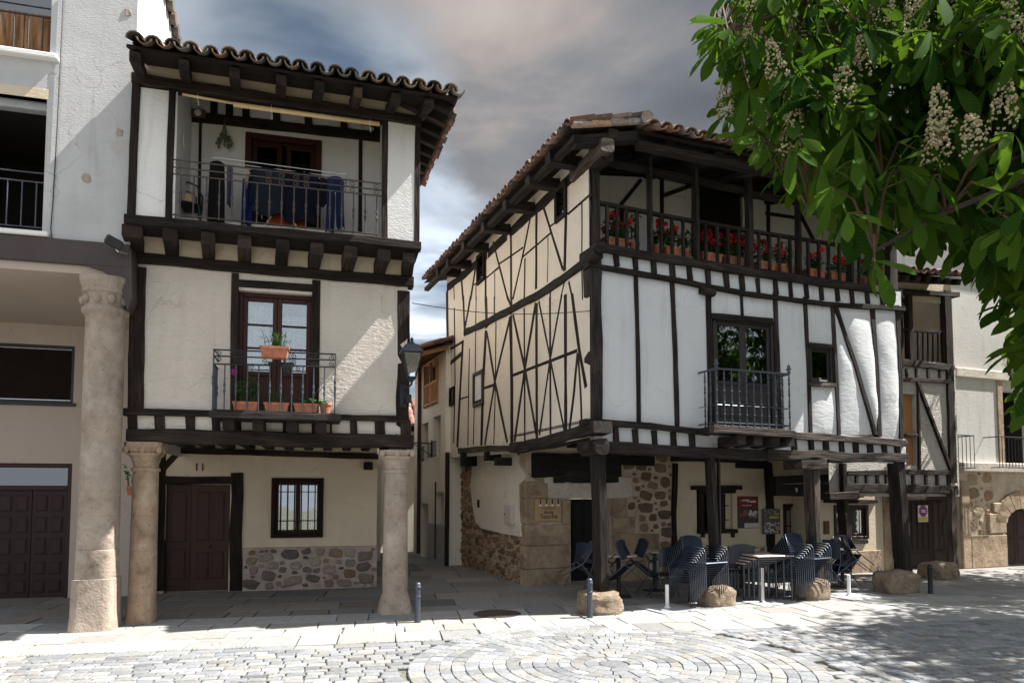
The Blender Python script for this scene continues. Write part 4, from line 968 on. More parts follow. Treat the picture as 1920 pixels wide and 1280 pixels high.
# --- flags
fl = MB(); fl.usecol = True; y = 0.0; row = 0
M['flag'].name = 'granite_flags'
while y < 15.0:
    d = rs.uniform(.42, .62) if y < 2.4 else rs.uniform(.5, .8); x = -4.6 + rs.uniform(0, .4) if y < 7 else -3
    xe = 17 if y < 7 else 9
    while x < xe:
        w = rs.uniform(.38, .72) if y < 2.4 else rs.uniform(.6, 1.1)
        k = rs.gauss(1, .10); warm = rs.uniform(-.03, .04)
        base = (1.0, .985, .96) if y < 1.7 else (.62, .59, .57) if x < 3.4 else (.85, .82, .79)  # rear flags tinted darker: shade by the houses is put into their colour
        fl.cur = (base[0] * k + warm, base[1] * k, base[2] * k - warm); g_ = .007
        sk = [rs.uniform(-.012, .012) for _ in range(4)]
        pts = [(x + g_ + sk[0], y + g_), (x + w - g_ + sk[1], y + g_), (x + w - g_ + sk[2], y + d - g_), (x + g_ + sk[3], y + d - g_)]
        pts = [((PV.w((a, b_, 0))).x, (PV.w((a, b_, 0))).y) for a, b_ in pts]
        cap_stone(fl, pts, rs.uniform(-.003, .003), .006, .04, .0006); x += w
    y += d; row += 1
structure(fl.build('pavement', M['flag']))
# --- setts: fields of rows, and a rosette of rings
cb = MB(); cb.usecol = True
def tone():
    k = rs.gauss(1, .15); c = rs.choice([(1, 1, .99), (.93, .95, .99), (1.03, .98, .92), (.86, .87, .90)]); cb.cur = tuple(max(.3, q * k) for q in c)
RC = H1.Z(1150, 1243); RC = H1.w(RC); RC = V((RC.x, RC.y)); R0 = 2.05
r = .16; cap_pts = [(RC.x + .15 * math.cos(a * math.pi / 4), RC.y + .15 * math.sin(a * math.pi / 4)) for a in range(8)]; tone(); cap_stone(cb, cap_pts, 0, .012, .04, dome=.006)
while r < R0:
    th = rs.uniform(.115, .145) if r < 1.75 else .16; n = max(6, int(2 * math.pi * (r + th / 2) / rs.uniform(.16, .20))); o_ = rs.uniform(0, 6)
    for k in range(n):
        a0_, a1_ = 2 * math.pi * k / n + o_, 2 * math.pi * (k + 1) / n + o_; ga = .005 / (r + th / 2); j = lambda: rs.uniform(-.006, .006)
        pts = [(RC.x + math.cos(a) * (q + j()), RC.y + math.sin(a) * (q + j())) for a, q in ((a0_ + ga, r + .005), (a1_ - ga, r + .005), (a1_ - ga, r + th - .004), ((a0_ + a1_) / 2, r + th - .001), (a0_ + ga, r + th - .004))]
        tone(); cap_stone(cb, [pts[0], pts[1], pts[2], pts[3], pts[4]], rs.uniform(-.003, .002), .006, .04, .0018, .003)
    r += th
y = -.01
edge = True
while y > -6.2:
    d = rs.uniform(.11, .15) if not edge else .2; x = -5.5 + rs.uniform(0, .2); y0_ = y - d
    while x < 15:
        w = rs.uniform(.13, .24) if not edge else rs.uniform(.25, .45)
        fld = int(math.floor((x + 20) / 2.6))
        c = PV.w((x + w / 2, y - d / 2, 0))
        if (V((c.x, c.y)) - RC).length > R0 + .03 and c.y > 3.0:
            j = lambda: rs.uniform(-.008, .008); g_ = .007
            pts = [(x + g_ + j(), y0_ + g_ + j()), (x + w - g_ + j(), y0_ + g_ + j()), (x + w - g_ + j(), y - g_ + j()), (x + g_ + j(), y - g_ + j())]
            pts = [(PV.w((a, b_, 0)).x, PV.w((a, b_, 0)).y) for a, b_ in pts]
            tone(); cap_stone(cb, pts, rs.uniform(-.004, .003), .009, .04, .0025, .004)
        x += w
    y -= d; edge = False
structure(cb.build('cobblestones', M['cobble']))
# weeds in the joints
wd = MB(); wd.usecol = True
for k in range(420):
    if rs.random() < .45: a, b_ = rs.uniform(-5, 6), rs.uniform(-.03, .03)
    elif rs.random() < .12: an = rs.uniform(0, 6.28); q = PV.l((RC.x + math.cos(an) * (R0 + .02), RC.y + math.sin(an) * (R0 + .02), 0)); a, b_ = q.x, q.y
    else: a, b_ = rs.uniform(-5, 6), rs.uniform(-2.2, .6)
    c = PV.w((a, b_, -.012))
    for q in range(rs.randint(3, 7)):
        an = rs.uniform(0, 6.28); l = rs.uniform(.012, .035); wd.cur = (rs.random(), 0, 0); s = V((math.cos(an), math.sin(an), 0)); p = c + V((rs.uniform(-.03, .03), rs.uniform(-.03, .03), 0)); n_ = V((-s.y, s.x, 0)) * .004
        wd.add([p - n_, p + n_, p + s * l * .8 + V((0, 0, l))], [(0, 1, 2)])
tag(wd.build('weeds', M['leaf2']), 'small green weeds growing in the joints of the paving', 'weeds', kind='stuff')
print('p3 ok')
# ================================================================== HOUSE 2: the big timber framed corner house
H2 = Fr(1.30, 10.10, 21.5)
h2 = fthing(H2, 'timber_framed_corner_house', 'large white timber framed corner house with an open flower gallery above a wooden post arcade', 'house')
WG = M['woodg']; P2 = V((0, 0, 0))
SX = H2.Y(1106, 650, 0).x                       # street side wall plane
RX = H2.Y(1697, 700, 0).x                       # right end of the front
gc = H2.Z(987, 1097); GX, GF = gc.x, gc.y       # stone ground floor: side plane and front plane
fary = H2.X(840, 700, SX).y
def front(name, pxs, w, y=-.045, d=.16, mat=None, jit=.14, par=None, **k): return member(H2, par or h2, name, pxs, w, y, d, mat or WG, 1, jit, **k)
def side(name, pxs, w, d=.10, mat=None, jit=.16, x=None, **k): return member(H2, h2, name, pxs, w, (SX - .006) if x is None else x, d, mat or M['wood'], 0, jit, **k)
# --- front wall, first floor: swelling plaster panels between the studs
studs = [((1116, 478), (1119, 800), 24), ((1192, 508), (1198, 792), 9), ((1260, 520), (1270, 798), 10), ((1328, 545), (1333, 808), 12), ((1453, 548), (1462, 812), 10), ((1509, 556), (1520, 812), 9), ((1560, 566), (1573, 815), 9), ((1635, 572), (1649, 818), 12), ((1682, 572), (1690, 822), 11)]
for a, b, w_ in studs: front('post' if w_ > 20 else 'stud', [a, ((a[0] + b[0]) / 2 + 1, (a[1] + b[1]) / 2), b], w_, -.035 if w_ < 20 else -.06, .16 if w_ < 20 else .26, prot=.035 if w_ < 20 else .06)
front('brace', [(1566, 570), (1606, 690), (1643, 815)], 9, -.06, .12)
front('stud', [(1390, 548), (1392, 594)], 6, -.04); front('lintel', [(1335, 592), (1450, 602)], 12, -.05, .15)
q = H2.Y(1326, 546, -.05); MB().beam([(q.x - .13, -.03, q.z), (q.x + .13, -.03, q.z - .02)], .10, .16, (0, 1, 0), .15, ch=.4, seed=3).build('corbel', WG, h2)
b1 = [H2.Y(*p, 0) for p in ((1112, 786), (1327, 804), (1485, 812), (1700, 826))]
def on_line(pts, x):
    for a, b in zip(pts[:-1], pts[1:]):
        if x <= b.x or b is pts[-1]: return a.z + (b.z - a.z) * (x - a.x) / (b.x - a.x)
b2 = [H2.Y(*p, 0) for p in ((1105, 494), (1270, 525), (1400, 550), (1550, 570), (1695, 578))]
win = (H2.Y(1337, 600, 0).x, H2.Y(1450, 600, 0).x, H2.Y(1395, 797, 0).z, H2.Y(1395, 600, 0).z)
sw_ = (H2.Y(1518, 680, 0).x, H2.Y(1562, 680, 0).x, H2.Y(1540, 718, 0).z, H2.Y(1540, 649, 0).z)
def pnl(i, j, bl, lo=None, hi=None, nx=10, nz=16, amp=.012, p=.6):
    (a0, a1, _), (c0, c1, _) = studs[i], studs[j]
    TL, BL, TR, BR = H2.Y(*a0, 0), H2.Y(*a1, 0), H2.Y(*c0, 0), H2.Y(*c1, 0)
    def edge(T, B, z): return T.x + (B.x - T.x) * (T.z - z) / (T.z - B.z)
    zl = lambda T, B, z, line: z if z is not None else on_line(line, T.x)
    zbl, zbr, ztl, ztr = zl(BL, BL, lo, b1), zl(BR, BR, lo, b1), zl(TL, TL, hi, b2), zl(TR, TR, hi, b2)
    m = MB(); pillow(m, [(edge(TL, BL, zbl), 0, zbl), (edge(TR, BR, zbr), 0, zbr), (edge(TR, BR, ztr), 0, ztr), (edge(TL, BL, ztl), 0, ztl)], bl, nx, nz, amp=amp, seed=i + j, p=p)
    return m.build('plaster_infill', M['pl_front'], h2, smooth=True)
pnl(0, 1, .008); pnl(1, 2, .008); pnl(2, 3, .010); pnl(4, 5, .022, nx=10, nz=20); pnl(3, 4, .008, lo=win[3] + .02)
pnl(5, 6, .028, hi=sw_[2] - .05, nz=14); pnl(5, 6, .02, lo=sw_[3] + .05, nz=14)
# the two panels split by the brace
brT, brB = H2.Y(1566, 570, 0), H2.Y(1643, 815, 0); s6T, s6B = H2.Y(1560, 566, 0), H2.Y(1573, 815, 0); s7T, s7B = H2.Y(1635, 572, 0), H2.Y(1649, 818, 0)
for cor, bl in (([(s6B.x, 0, s6B.z), (brB.x - .02, 0, brB.z), (brT.x - .02, 0, brT.z), (s6T.x, 0, s6T.z)], .045), ([(brB.x, 0, brB.z), (s7B.x, 0, s7B.z), (s7T.x, 0, s7T.z), (brT.x, 0, brT.z)], .06)):
    m = MB(); pillow(m, cor, bl, 14, 24, amp=.018, p=.55, seed=7); m.build('plaster_infill', M['pl_front'], h2, smooth=True)
m = MB(); pnl(7, 8, .055, nx=12, nz=24, amp=.02)
# backing wall behind the panels with openings
ztop = 7.0
wb = MB(); zB = on_line(b1, 0) - .45; zG = H2.Y(1395, 505, 0).z - .05
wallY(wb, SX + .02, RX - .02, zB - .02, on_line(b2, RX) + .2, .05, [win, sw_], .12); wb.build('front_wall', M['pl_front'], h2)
# jetty strips with joist ends
js = MB(); js2 = MB()
n_ = 24
for k in range(n_):
    xa_, xb_ = SX + .05 + (RX - SX - .1) * k / n_, SX + .05 + (RX - SX - .1) * (k + 1) / n_
    js.quad((xa_, -.005, on_line(b2, xa_) - .05), (xb_, -.005, on_line(b2, xb_) - .05), (xb_, -.005, on_line(b2, xb_) + .30), (xa_, -.005, on_line(b2, xa_) + .30))
    js2.quad((xa_, -.005, on_line(b1, xa_) - .42), (xb_, -.005, on_line(b1, xb_) - .42), (xb_, -.005, on_line(b1, xb_) + .03), (xa_, -.005, on_line(b1, xa_) + .03))
js.build('joist_infill', M['pl_front'], h2); js2.build('joist_infill', M['pl_front'], h2)
front('beam', [(1098, 790), (1220, 798), (1332, 811)], 12, -.09, .2, jit=.2); front('beam', [(1480, 815), (1590, 822), (1702, 831)], 13, -.09, .2, jit=.25, mat=M['woodold'])
front('beam', [(1102, 834), (1230, 842), (1327, 848), (1507, 855)], 19, -.12, .34, jit=.16); front('beam', [(1440, 851), (1530, 853), (1620, 857), (1704, 857)], 17, -.14, .34, jit=.3, mat=M['woodold'])
for cx_ in (1156, 1193, 1228, 1264, 1299, 1490, 1522, 1550, 1580, 1606, 1633, 1660, 1684):
    y0 = 797 + (cx_ - 1100) * .075 if cx_ < 1400 else 820 + (cx_ - 1480) * .06
    front('joist_end', [(cx_ - 1, y0), (cx_ + 1, y0 + 32 if cx_ < 1400 else y0 + 24)], 12, -.05, .12, jit=.3, ch=.3)
for cx_, cy_ in ((1156.7, 485), (1191.7, 492), (1225.7, 499), (1261, 505), (1293, 511), (1328, 519), (1362.7, 525), (1392, 530), (1422, 535), (1455, 539), (1483, 543), (1513, 546), (1540.7, 549), (1570.7, 551), (1598, 555), (1627, 558), (1655, 561)):
    front('joist_end', [(cx_ - 1, cy_ - 14), (cx_ + 1.5, cy_ + 13)], 11 if cx_ < 1420 else 9, -.05, .12, jit=.3, ch=.25)
front('beam', [(1104, 496), (1270, 525), (1400, 550), (1550, 570), (1698, 579)], 10, -.07, .18, jit=.22)
front('beam', [(1118, 461), (1270, 487), (1413, 510), (1560, 531), (1675, 546)], 15, -.10, .2, jit=.2)
# corner beam knuckle
for (x0_, y0_, s_) in ((1119, 838, .11), (1116, 470, .085)):
    q = H2.Y(x0_, y0_, -.05); m = MB(); m.beam([(q.x, -.22, q.z), (q.x, .3, q.z)], s_ * 2, s_ * 2.1, (0, 0, 1), .15, ch=.5, seed=9); m.build('corner_knuckle', WG, h2)
# --- balcony window
wm = (win[0] + win[1]) / 2; fz = win[2]
frame_rect(MB(), win[0], win[1], fz, win[3], .0, .05, .1, False).build('door_frame', M['pfr'], h2)
for a, b in ((win[0] + .05, wm - .002), (wm + .002, win[1] - .05)): glazed_leaf(h2, 'balcony_door', a, b, fz + .01, win[3] - .05, .03, 1, .40, M['pfr'], M['glassd'], .06)
room(h2, *win, .17)
frame_rect(MB(), *sw_, .0, .05, .08).build('window_frame', M['pfr'], h2)
glazed_leaf(h2, 'window', sw_[0] + .05, sw_[1] - .05, sw_[2] + .05, sw_[3] - .05, .03, 1, 0, M['pfr'], M['glassd'], .04); room(h2, *sw_, .17)
front('lintel', [(1514, 645), (1563, 649)], 7, -.06, .14, mat=M['woodold']); front('sill', [(1519, 720), (1568, 722)], 7, -.07, .16, mat=M['woodold'])
# balcony
by = -.50
c0, c1 = H2.Y(1341, 796, by), H2.Y(1486, 806, by); zf_ = (c0.z + c1.z) / 2
MB().beam([(c0.x - .05, by + .02, c0.z - .06), (c1.x + .03, by + .02, c1.z - .06)], .11, .12, (0, 1, 0), .22, seed=31).build('balcony_sill', M['woodold'], h2)
MB().box(c0.x - .03, c1.x, by + .07, .02, zf_ - .09, zf_ - .01).build('balcony_floor', WG, h2)
for cx_ in (1377, 1407, 1439, 1467):
    q = H2.Y(cx_, 828, -.3); MB().beam([(q.x, by + .03, zf_ - .19), (q.x, .05, zf_ - .21)], .17, .15, (0, 0, 1), .14, seed=cx_).build('bracket', WG, h2)
rg = thing('balcony_railing', None, None); rg.parent = h2; ry = by + .06
ra = MB(); t0, t1 = H2.Y(1343, 692, ry), H2.Y(1479, 700, ry); zt_ = (t0.z + t1.z) / 2; zl_ = zf_ + .06
ra.tube([(t0.x, .02, zt_), (t0.x, ry, zt_), (t1.x, ry, zt_), (t1.x, .02, zt_)], .017, 8); ra.tube([(t0.x, .02, zl_), (t0.x, ry, zl_), (t1.x, ry, zl_), (t1.x, .02, zl_)], .012, 6)
zk = zl_ + (zt_ - zl_) * .33; ra.tube([(t0.x, .02, zk), (t0.x, ry, zk), (t1.x, ry, zk), (t1.x, .02, zk)], .006, 5)
ra.build('rail', M['ironlt'], rg)
def fancy(mb, x, y, z0, z1):
    pr = []; n = 5
    for i in range(n):
        za, zb = z0 + (z1 - z0) * i / n, z0 + (z1 - z0) * (i + 1) / n; L = zb - za
        pr += [(za, .010), (za + .12 * L, .021), (za + .24 * L, .012), (za + .5 * L, .015), (za + .8 * L, .010)]
    pr.append((z1, .010)); mb.tube([(x, y, z) for z, _ in pr], [r for _, r in pr], 8)
for i in range(11): b = MB(); fancy(b, t0.x + (t1.x - t0.x) * i / 10, ry, zf_ - .01, zt_); b.build('baluster', M['ironlt'], rg)
for x_ in (t0.x, t1.x):
    for k in (.14, .28): b = MB(); fancy(b, x_, ry + k, zf_ - .01, zt_); b.build('baluster', M['ironlt'], rg)
    fi = MB(); fi.lathe([(.014, 0), (.034, .02), (.014, .05), (.045, .075), (.02, .10), (.028, .12), (.002, .16)], (x_, ry, zt_), 10); fi.build('finial', M['ironlt'], rg, smooth=True)
# --- gallery
gyb = 1.35; zgf = on_line([H2.Y(1120, 462, 0), H2.Y(1413, 508, 0), H2.Y(1670, 545, 0)], 2.5); zgt = H2.Y(1250, 290, 0).z + .2
for pxs, w_ in (([(1115, 290), (1116, 380), (1116, 474)], 20), ([(1217, 262), (1220, 470)], 11), ([(1301, 280), (1304, 380), (1307, 488)], 14), ([(1402, 300), (1404, 400), (1405, 508)], 18), ([(1497, 320), (1500, 526)], 9), ([(1594, 335), (1596, 536)], 11), ([(1668, 350), (1668, 552)], 12)):
    front('post', pxs, w_, -.07, .12, jit=.12, prot=.12)
front('beam', [(1120, 297), (1250, 325), (1397, 356)], 11, -.04, .12); front('beam', [(1400, 361), (1475, 373), (1670, 402)], 10, -.04, .12)
gr = thing('gallery_railing', None, None); gr.parent = h2
front('handrail', [(1122, 379), (1270, 408), (1413, 433), (1590, 461), (1672, 473)], 7, -.03, .08, par=gr, jit=.08)
hr = [H2.Y(*p, -.03) for p in ((1122, 379), (1270, 408), (1413, 433), (1590, 461), (1672, 473))]; br_ = [H2.Y(*p, -.03) for p in ((1118, 455), (1270, 481), (1413, 504), (1560, 525), (1675, 540))]
for px_ in (1140, 1159, 1177, 1197, 1242, 1262, 1283, 1325, 1347, 1367, 1387, 1425, 1445, 1463, 1483, 1517, 1537, 1555, 1575, 1612, 1630, 1648):
    x_ = H2.Y(px_, 450, -.03).x; MB().beam([(x_, 0, on_line(br_, x_) - .05), (x_, 0, on_line(hr, x_))], .045, .045, (0, 1, 0), .1, seed=px_).build('baluster', WG, gr)
gw = MB(); gd = (H2.Y(1311, 380, gyb).x, H2.Y(1392, 380, gyb).x, zgf - .1, H2.Y(1350, 350, gyb).z)
wallY(gw, SX + .05, RX - .05, zgf - .1, 7.3, gyb, [gd], .15); gw.quad((SX + .05, 0, zgf - .1), (SX + .05, gyb, zgf - .1), (SX + .05, gyb, 7.3), (SX + .05, 0, 7.3)); gw.quad((RX - .05, .05, zgf - .1), (RX - .05, .05, 7.3), (RX - .05, gyb, 7.3), (RX - .05, gyb, zgf - .1)); gw.build('gallery_wall', M['pl_upper'], h2)  # right end wall is added to keep sun off the back wall
room(h2, *gd, gyb + .16)
dm_ = (gd[0] + gd[1]) / 2
for a, b in ((gd[0], dm_ - .005), (dm_ + .005, gd[1])): panel_leaf(h2, 'gallery_door', a, b, zgf, gd[3], gyb + .06, [(.15, .85, .08, .45), (.15, .85, .52, .94)], M['blackwood'])
zfL, zfR = on_line(br_, SX), on_line(br_, RX)
fl_ = MB(); fl_.add([(SX + .03, 0, zfL - .12), (RX, 0, zfR - .12), (RX, gyb + .1, zfR - .12), (SX + .03, gyb + .1, zfL - .12), (SX + .03, 0, zfL), (RX, 0, zfR), (RX, gyb + .1, zfR), (SX + .03, gyb + .1, zfL)], [(0, 3, 2, 1), (4, 5, 6, 7), (0, 1, 5, 4)]); fl_.build('gallery_floor', WG, h2)
for pxs, w_ in (([(1126, 322), (1236, 328)], 13), ([(1241, 330), (1242, 470)], 8), ([(1203, 336), (1145, 408)], 7), ([(1166, 385), (1167, 470)], 9), ([(1246, 366), (1296, 348)], 8), ([(1310, 315), (1395, 336)], 13), ([(1240, 300), (1420, 330), (1660, 372)], 12), ([(1440, 345), (1442, 500)], 8), ([(1500, 400), (1528, 455)], 8), ([(1437, 400), (1490, 408)], 7), ([(1302, 345), (1300, 480)], 10)):
    member(H2, h2, 'timber', pxs, w_, gyb - .03, .1, M['wood'])
# --- roof: left slope along the street, front slope over the gallery
EX = SX - .55
A, B_ = H2.X(794, 531, EX), H2.X(1072, 240, EX)
yv = B_.y; Cc = H2.Y(1207, 232, yv)
rf2 = thing('roof', None, None); rf2.parent = h2
uS = (B_ - A); LS = uS.length; uS.normalize(); vS = (Cc - B_); LV = vS.length; vS.normalize()
ns = int(LS / .19); tiles('street_tiles', rf2, A + V((-.03, 0, .02)), uS, vS, ns, max(4, int(LV / .3) + 1), LS / ns, seed=21, warm=1.15)
# verge: tiles laid along the front edge of the street slope
vg = MB(); vg.usecol = True; rs = random.Random(4); nk = 4
for row in (0, 1):
    for k in range(nk):
        p0_, p1_ = B_.lerp(Cc, k / nk) + V((0, -.02 + row * .0, .04 + row * .05)), B_.lerp(Cc, (k + 1.12) / nk) + V((0, -.02, .025 + row * .05)); c = rs.choice(TILE_COLS); vg.cur = tuple(min(1, x * 2.3) for x in c); vg.tube([p0_, p1_], [.055, .045], 8)
vg.build('verge_tiles', M['tile'], rf2)
rg_ = MB(); rg_.usecol = True; rg_.cur = (.22, .19, .16); rg_.tube([Cc + V((0, -.12, .03)), Cc + V((0, .4, .09))], [.11, .09], 10); rg_.tube([Cc + V((.15, -.1, -.05)), Cc + V((.15, .4, .0))], [.08, .07], 10); rg_.build('ridge_tile', M['tile'], rf2)
FYE = -1.5
f0, f2_ = H2.Y(1210, 246, -.72), H2.Y(1705, 352, -1.05); f2_ = f0 + (f2_ - f0) * ((RX + .18 - f0.x) / (f2_.x - f0.x))
sl2 = .30; uF = (f2_ - f0); LF = uF.length; uF.normalize(); vF = V((0, 1, sl2)).normalized(); nf_ = int(LF / .2)
tiles('front_tiles', rf2, f0 + V((0, -.06, .02)), uF, vF, nf_, 9, LF / nf_, seed=23, warm=1.1)
dk = MB(); uvq = [[(0, 0), (0, 3), (5, 3), (5, 0)]]
dk.add([f0, f2_ + V((.1, 0, 0)), f2_ + V((.1, 4.5, 4.5 * sl2)), f0 + V((0, 4.5, 4.5 * sl2))], [(0, 3, 2, 1)], uvq)
dk.add([A + V((0, 0, .0)), B_ + V((0, 0, .0)), Cc + V((0, 0, 0)), Cc + uS * -LS], [(0, 1, 2, 3)], uvq); dk.build('eave_boards', M['wood'], h2)
bk = MB(); bz_ = f0.z + 4.5 * sl2 + .2
bk.add([f0 + V((0, 4.5, 4.5 * sl2)), f2_ + V((.1, 4.5, 4.5 * sl2)), (f2_.x, 9, f2_.z + 1.0), (f0.x, 9, f0.z + 1.0), Cc + uS * -LS], [(0, 1, 2, 3), (0, 3, 4)]); bk.build('roof_deck', M['wood'], rf2)
# street-side eave board on outriggers, wall plate
ebo = MB(); ebo.beam([A + V((.12, .15, -.10)), A.lerp(B_, .5) + V((.12, 0, -.09)), B_ + V((.12, .05, -.09))], .12, .09, (0, 0, 1), .15, seed=5); ebo.build('eave_beam', WG, h2)
side('wall_plate', [(838, 540), (900, 490), (960, 432), (1040, 360), (1128, 284)], 15, .2, WG)
q0, q1 = H2.X(1118, 292, SX - .05), None
MB().beam([(SX + .02, -.55, H2.Y(1138, 275, -.5).z), (SX + .02, .5, H2.X(1108, 300, SX).z)], .2, .2, (0, 0, 1), .15, ch=.35, seed=2).build('plate_end', M['woodold'], h2)
for px_, py_ in ((1060, 305), (1020, 346), (975, 390), (932, 430), (893, 465), (862, 496), (842, 512)):
    q = H2.X(px_, py_, SX - .25); m = MB(); m.beam([(EX - .0, q.y, q.z + .0), (SX + .1, q.y, q.z + .03)], .17, .17, (0, 0, 1), .15, seed=px_); m.build('outrigger', WG, h2)
# front outriggers carrying the eave, and beams along it
for px_, py_ in ((1208, 264), (1316, 285), (1408, 302), (1500, 322), (1596, 338), (1668, 352)):
    q = H2.Y(px_, py_, FYE + .2); m = MB(); zz_ = f0.z + (f2_.z - f0.z) * (q.x - f0.x) / (f2_.x - f0.x); ye_ = f0.y + (f2_.y - f0.y) * (q.x - f0.x) / (f2_.x - f0.x); m.beam([(q.x, ye_ + .2, zz_ + .06 - .09), (q.x, gyb, zz_ + .3 * (gyb - ye_) - .10)], .16, .15, (0, 0, 1), .12, seed=px_); m.build('outrigger', WG, h2)
eb = MB(); eb.beam([f0 + V((0, .22, -.1)), f2_ + V((0, .22, -.1))], .10, .14, (0, 1, 0), .12, seed=6); eb.build('eave_beam', WG, h2)
eb = MB(); eb.beam([B_ + V((.1, .15, -.12)), Cc + V((.0, .12, -.14))], .16, .14, (0, 1, 0), .12, seed=7); eb.beam([Cc + V((0, .12, -.14)), f0 + V((.2, .3, -.05))], .15, .14, (0, 1, 0), .12, seed=8); eb.build('verge_beam', WG, h2)
fe = MB(); fe.quad((SX, -.0, H2.Y(1200, 300, 0).z), (RX, -.0, H2.Y(1660, 385, 0).z), (RX, .0, H2.Y(1660, 350, 0).z + .5), (SX, .0, 7.6));
MB().box(SX + .02, RX, .12, .16, H2.Y(1250, 276, .1).z, 7.35).build('gallery_spandrel', M['blackwood'], h2)
# --- street side wall and its web of thin timbers
sdw = MB(); P_ = [H2.X(*p, SX) for p in ((1112, 818), (1112, 262), (1040, 322), (960, 396), (900, 452), (838, 510), (838, 858), (955, 850))]
for p in P_: p.x = SX
P_[0].y = P_[1].y = 0.0
# windows in the side wall, cut as recesses: frame boxes stand in the wall
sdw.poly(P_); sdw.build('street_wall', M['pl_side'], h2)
c6 = lambda x, y: (740 + x / 2.37, 560 + y / 2.37); c7 = lambda x, y: (780 + x / 3.557, 200 + y / 3.557)
low = [(405, 140, 392, 390, 385, 652, 5), (450, 100, 447, 400, 440, 645, 2.2), (515, 75, 520, 400, 520, 645, 6), (575, 40, 577, 300, 578, 630, 3.2), (630, 20, 630, 300, 632, 625, 5), (690, -10, 691, 300, 692, 612, 4), (758, -20, 759, 300, 760, 595, 6), (787, -20, 820, 230, 850, 392, 6), (815, 250, 825, 400, 831, 560, 4), (410, 150, 445, 370, 500, 638, 4), (512, 85, 445, 365, 400, 650, 4), (525, 70, 578, 310, 632, 615, 4.5), (627, 18, 578, 310, 532, 635, 4.5), (640, 10, 690, 262, 755, 592, 3.6), (742, -20, 690, 270, 643, 605, 3.6), (812, 240, 795, 430, 775, 590, 4.5), (265, 40, 268, 350, 262, 640, 2.2), (305, -10, 308, 80, 312, 165, 3.5), (337, -10, 325, 60, 311, 135, 3.5), (303, 185, 290, 420, 278, 660, 4), (332, 220, 328, 450, 325, 652, 2), (362, -10, 358, 300, 349, 650, 2), (443, -10, 443, 30, 443, 95, 2.5), (405, -5, 407, 60, 408, 130, 5), (518, -5, 519, 30, 517, 70, 4), (500, -10, 512, 20, 522, 55, 4)]
for x0, y0, x1, y1, x2, y2, w_ in low: side('stud', [c6(x0, y0), c6(x1, y1), c6(x2, y2)], w_, .07)
up = [(1000, 715, 995, 900, 990, 1095, 5.5), (1106, 640, 1107, 800, 1105, 1000, 2.5), (840, 640, 905, 850, 978, 1085, 4.5), (803, 675, 802, 950, 800, 1215, 4.5), (880, 870, 880, 1000, 876, 1170, 1.6), (632, 845, 634, 1060, 634, 1285, 4), (513, 900, 560, 1080, 612, 1285, 3.6), (768, 710, 712, 990, 645, 1285, 3.2), (726, 1010, 724, 1150, 721, 1285, 3), (525, 1108, 525, 1200, 525, 1285, 1.8), (462, 960, 464, 1100, 464, 1285, 4), (406, 1000, 385, 1150, 364, 1285, 3.4), (295, 1080, 305, 1180, 314, 1285, 3.4), (400, 1190, 400, 1240, 400, 1285, 1.8), (250, 1165, 252, 1220, 255, 1285, 1.8), (1106, 1090, 1108, 1180, 1110, 1285, 2.5), (895, 1230, 895, 1260, 895, 1300, 3), (990, 1170, 975, 1230, 962, 1300, 2.5), (1018, 1165, 1032, 1230, 1050, 1300, 3.5)]
for x0, y0, x1, y1, x2, y2, w_ in up: side('stud', [c7(x0, y0), c7(x1, y1), c7(x2, y2)], w_, .07)
for x0, y0, x1, y1, w_ in ((380, 1190, 462, 1145, 3.4), (470, 1140, 552, 1072, 3.4), (556, 1048, 712, 940, 3.4), (708, 1005, 895, 845, 3.6), (895, 797, 1012, 713, 3.6), (1014, 716, 1160, 588, 4.5)): side('rail_timber', [c7(x0, y0), c7(x1, y1)], w_, .07)
for x0, y0, x1, y1, w_ in ((525, 340, 810, 230, 6), (395, 397, 442, 382, 5), (285, 447, 326, 434, 3), (240, 228, 306, 188, 4.5), (240, 292, 303, 238, 7)): side('rail_timber', [c6(x0, y0), c6(x1, y1)], w_, .08)
side('beam', [(869, 624), (913, 604), (955, 581), (1005, 555), (1050, 526), (1086, 498), (1112, 475)], 15, .16, WG, x=SX - .04, prot=.04)
side('beam', [(1113, 801), (1060, 817), (1010, 831), (954, 840)], 22, .3, WG, x=SX - .08, jit=.2, prot=.08); side('beam', [(954, 841), (905, 840), (858, 845)], 11, .25, M['woodold'], x=SX - .07, jit=.25, prot=.07)
side('post', [(838, 545), (840, 700), (841, 852)], 5, .12, WG)
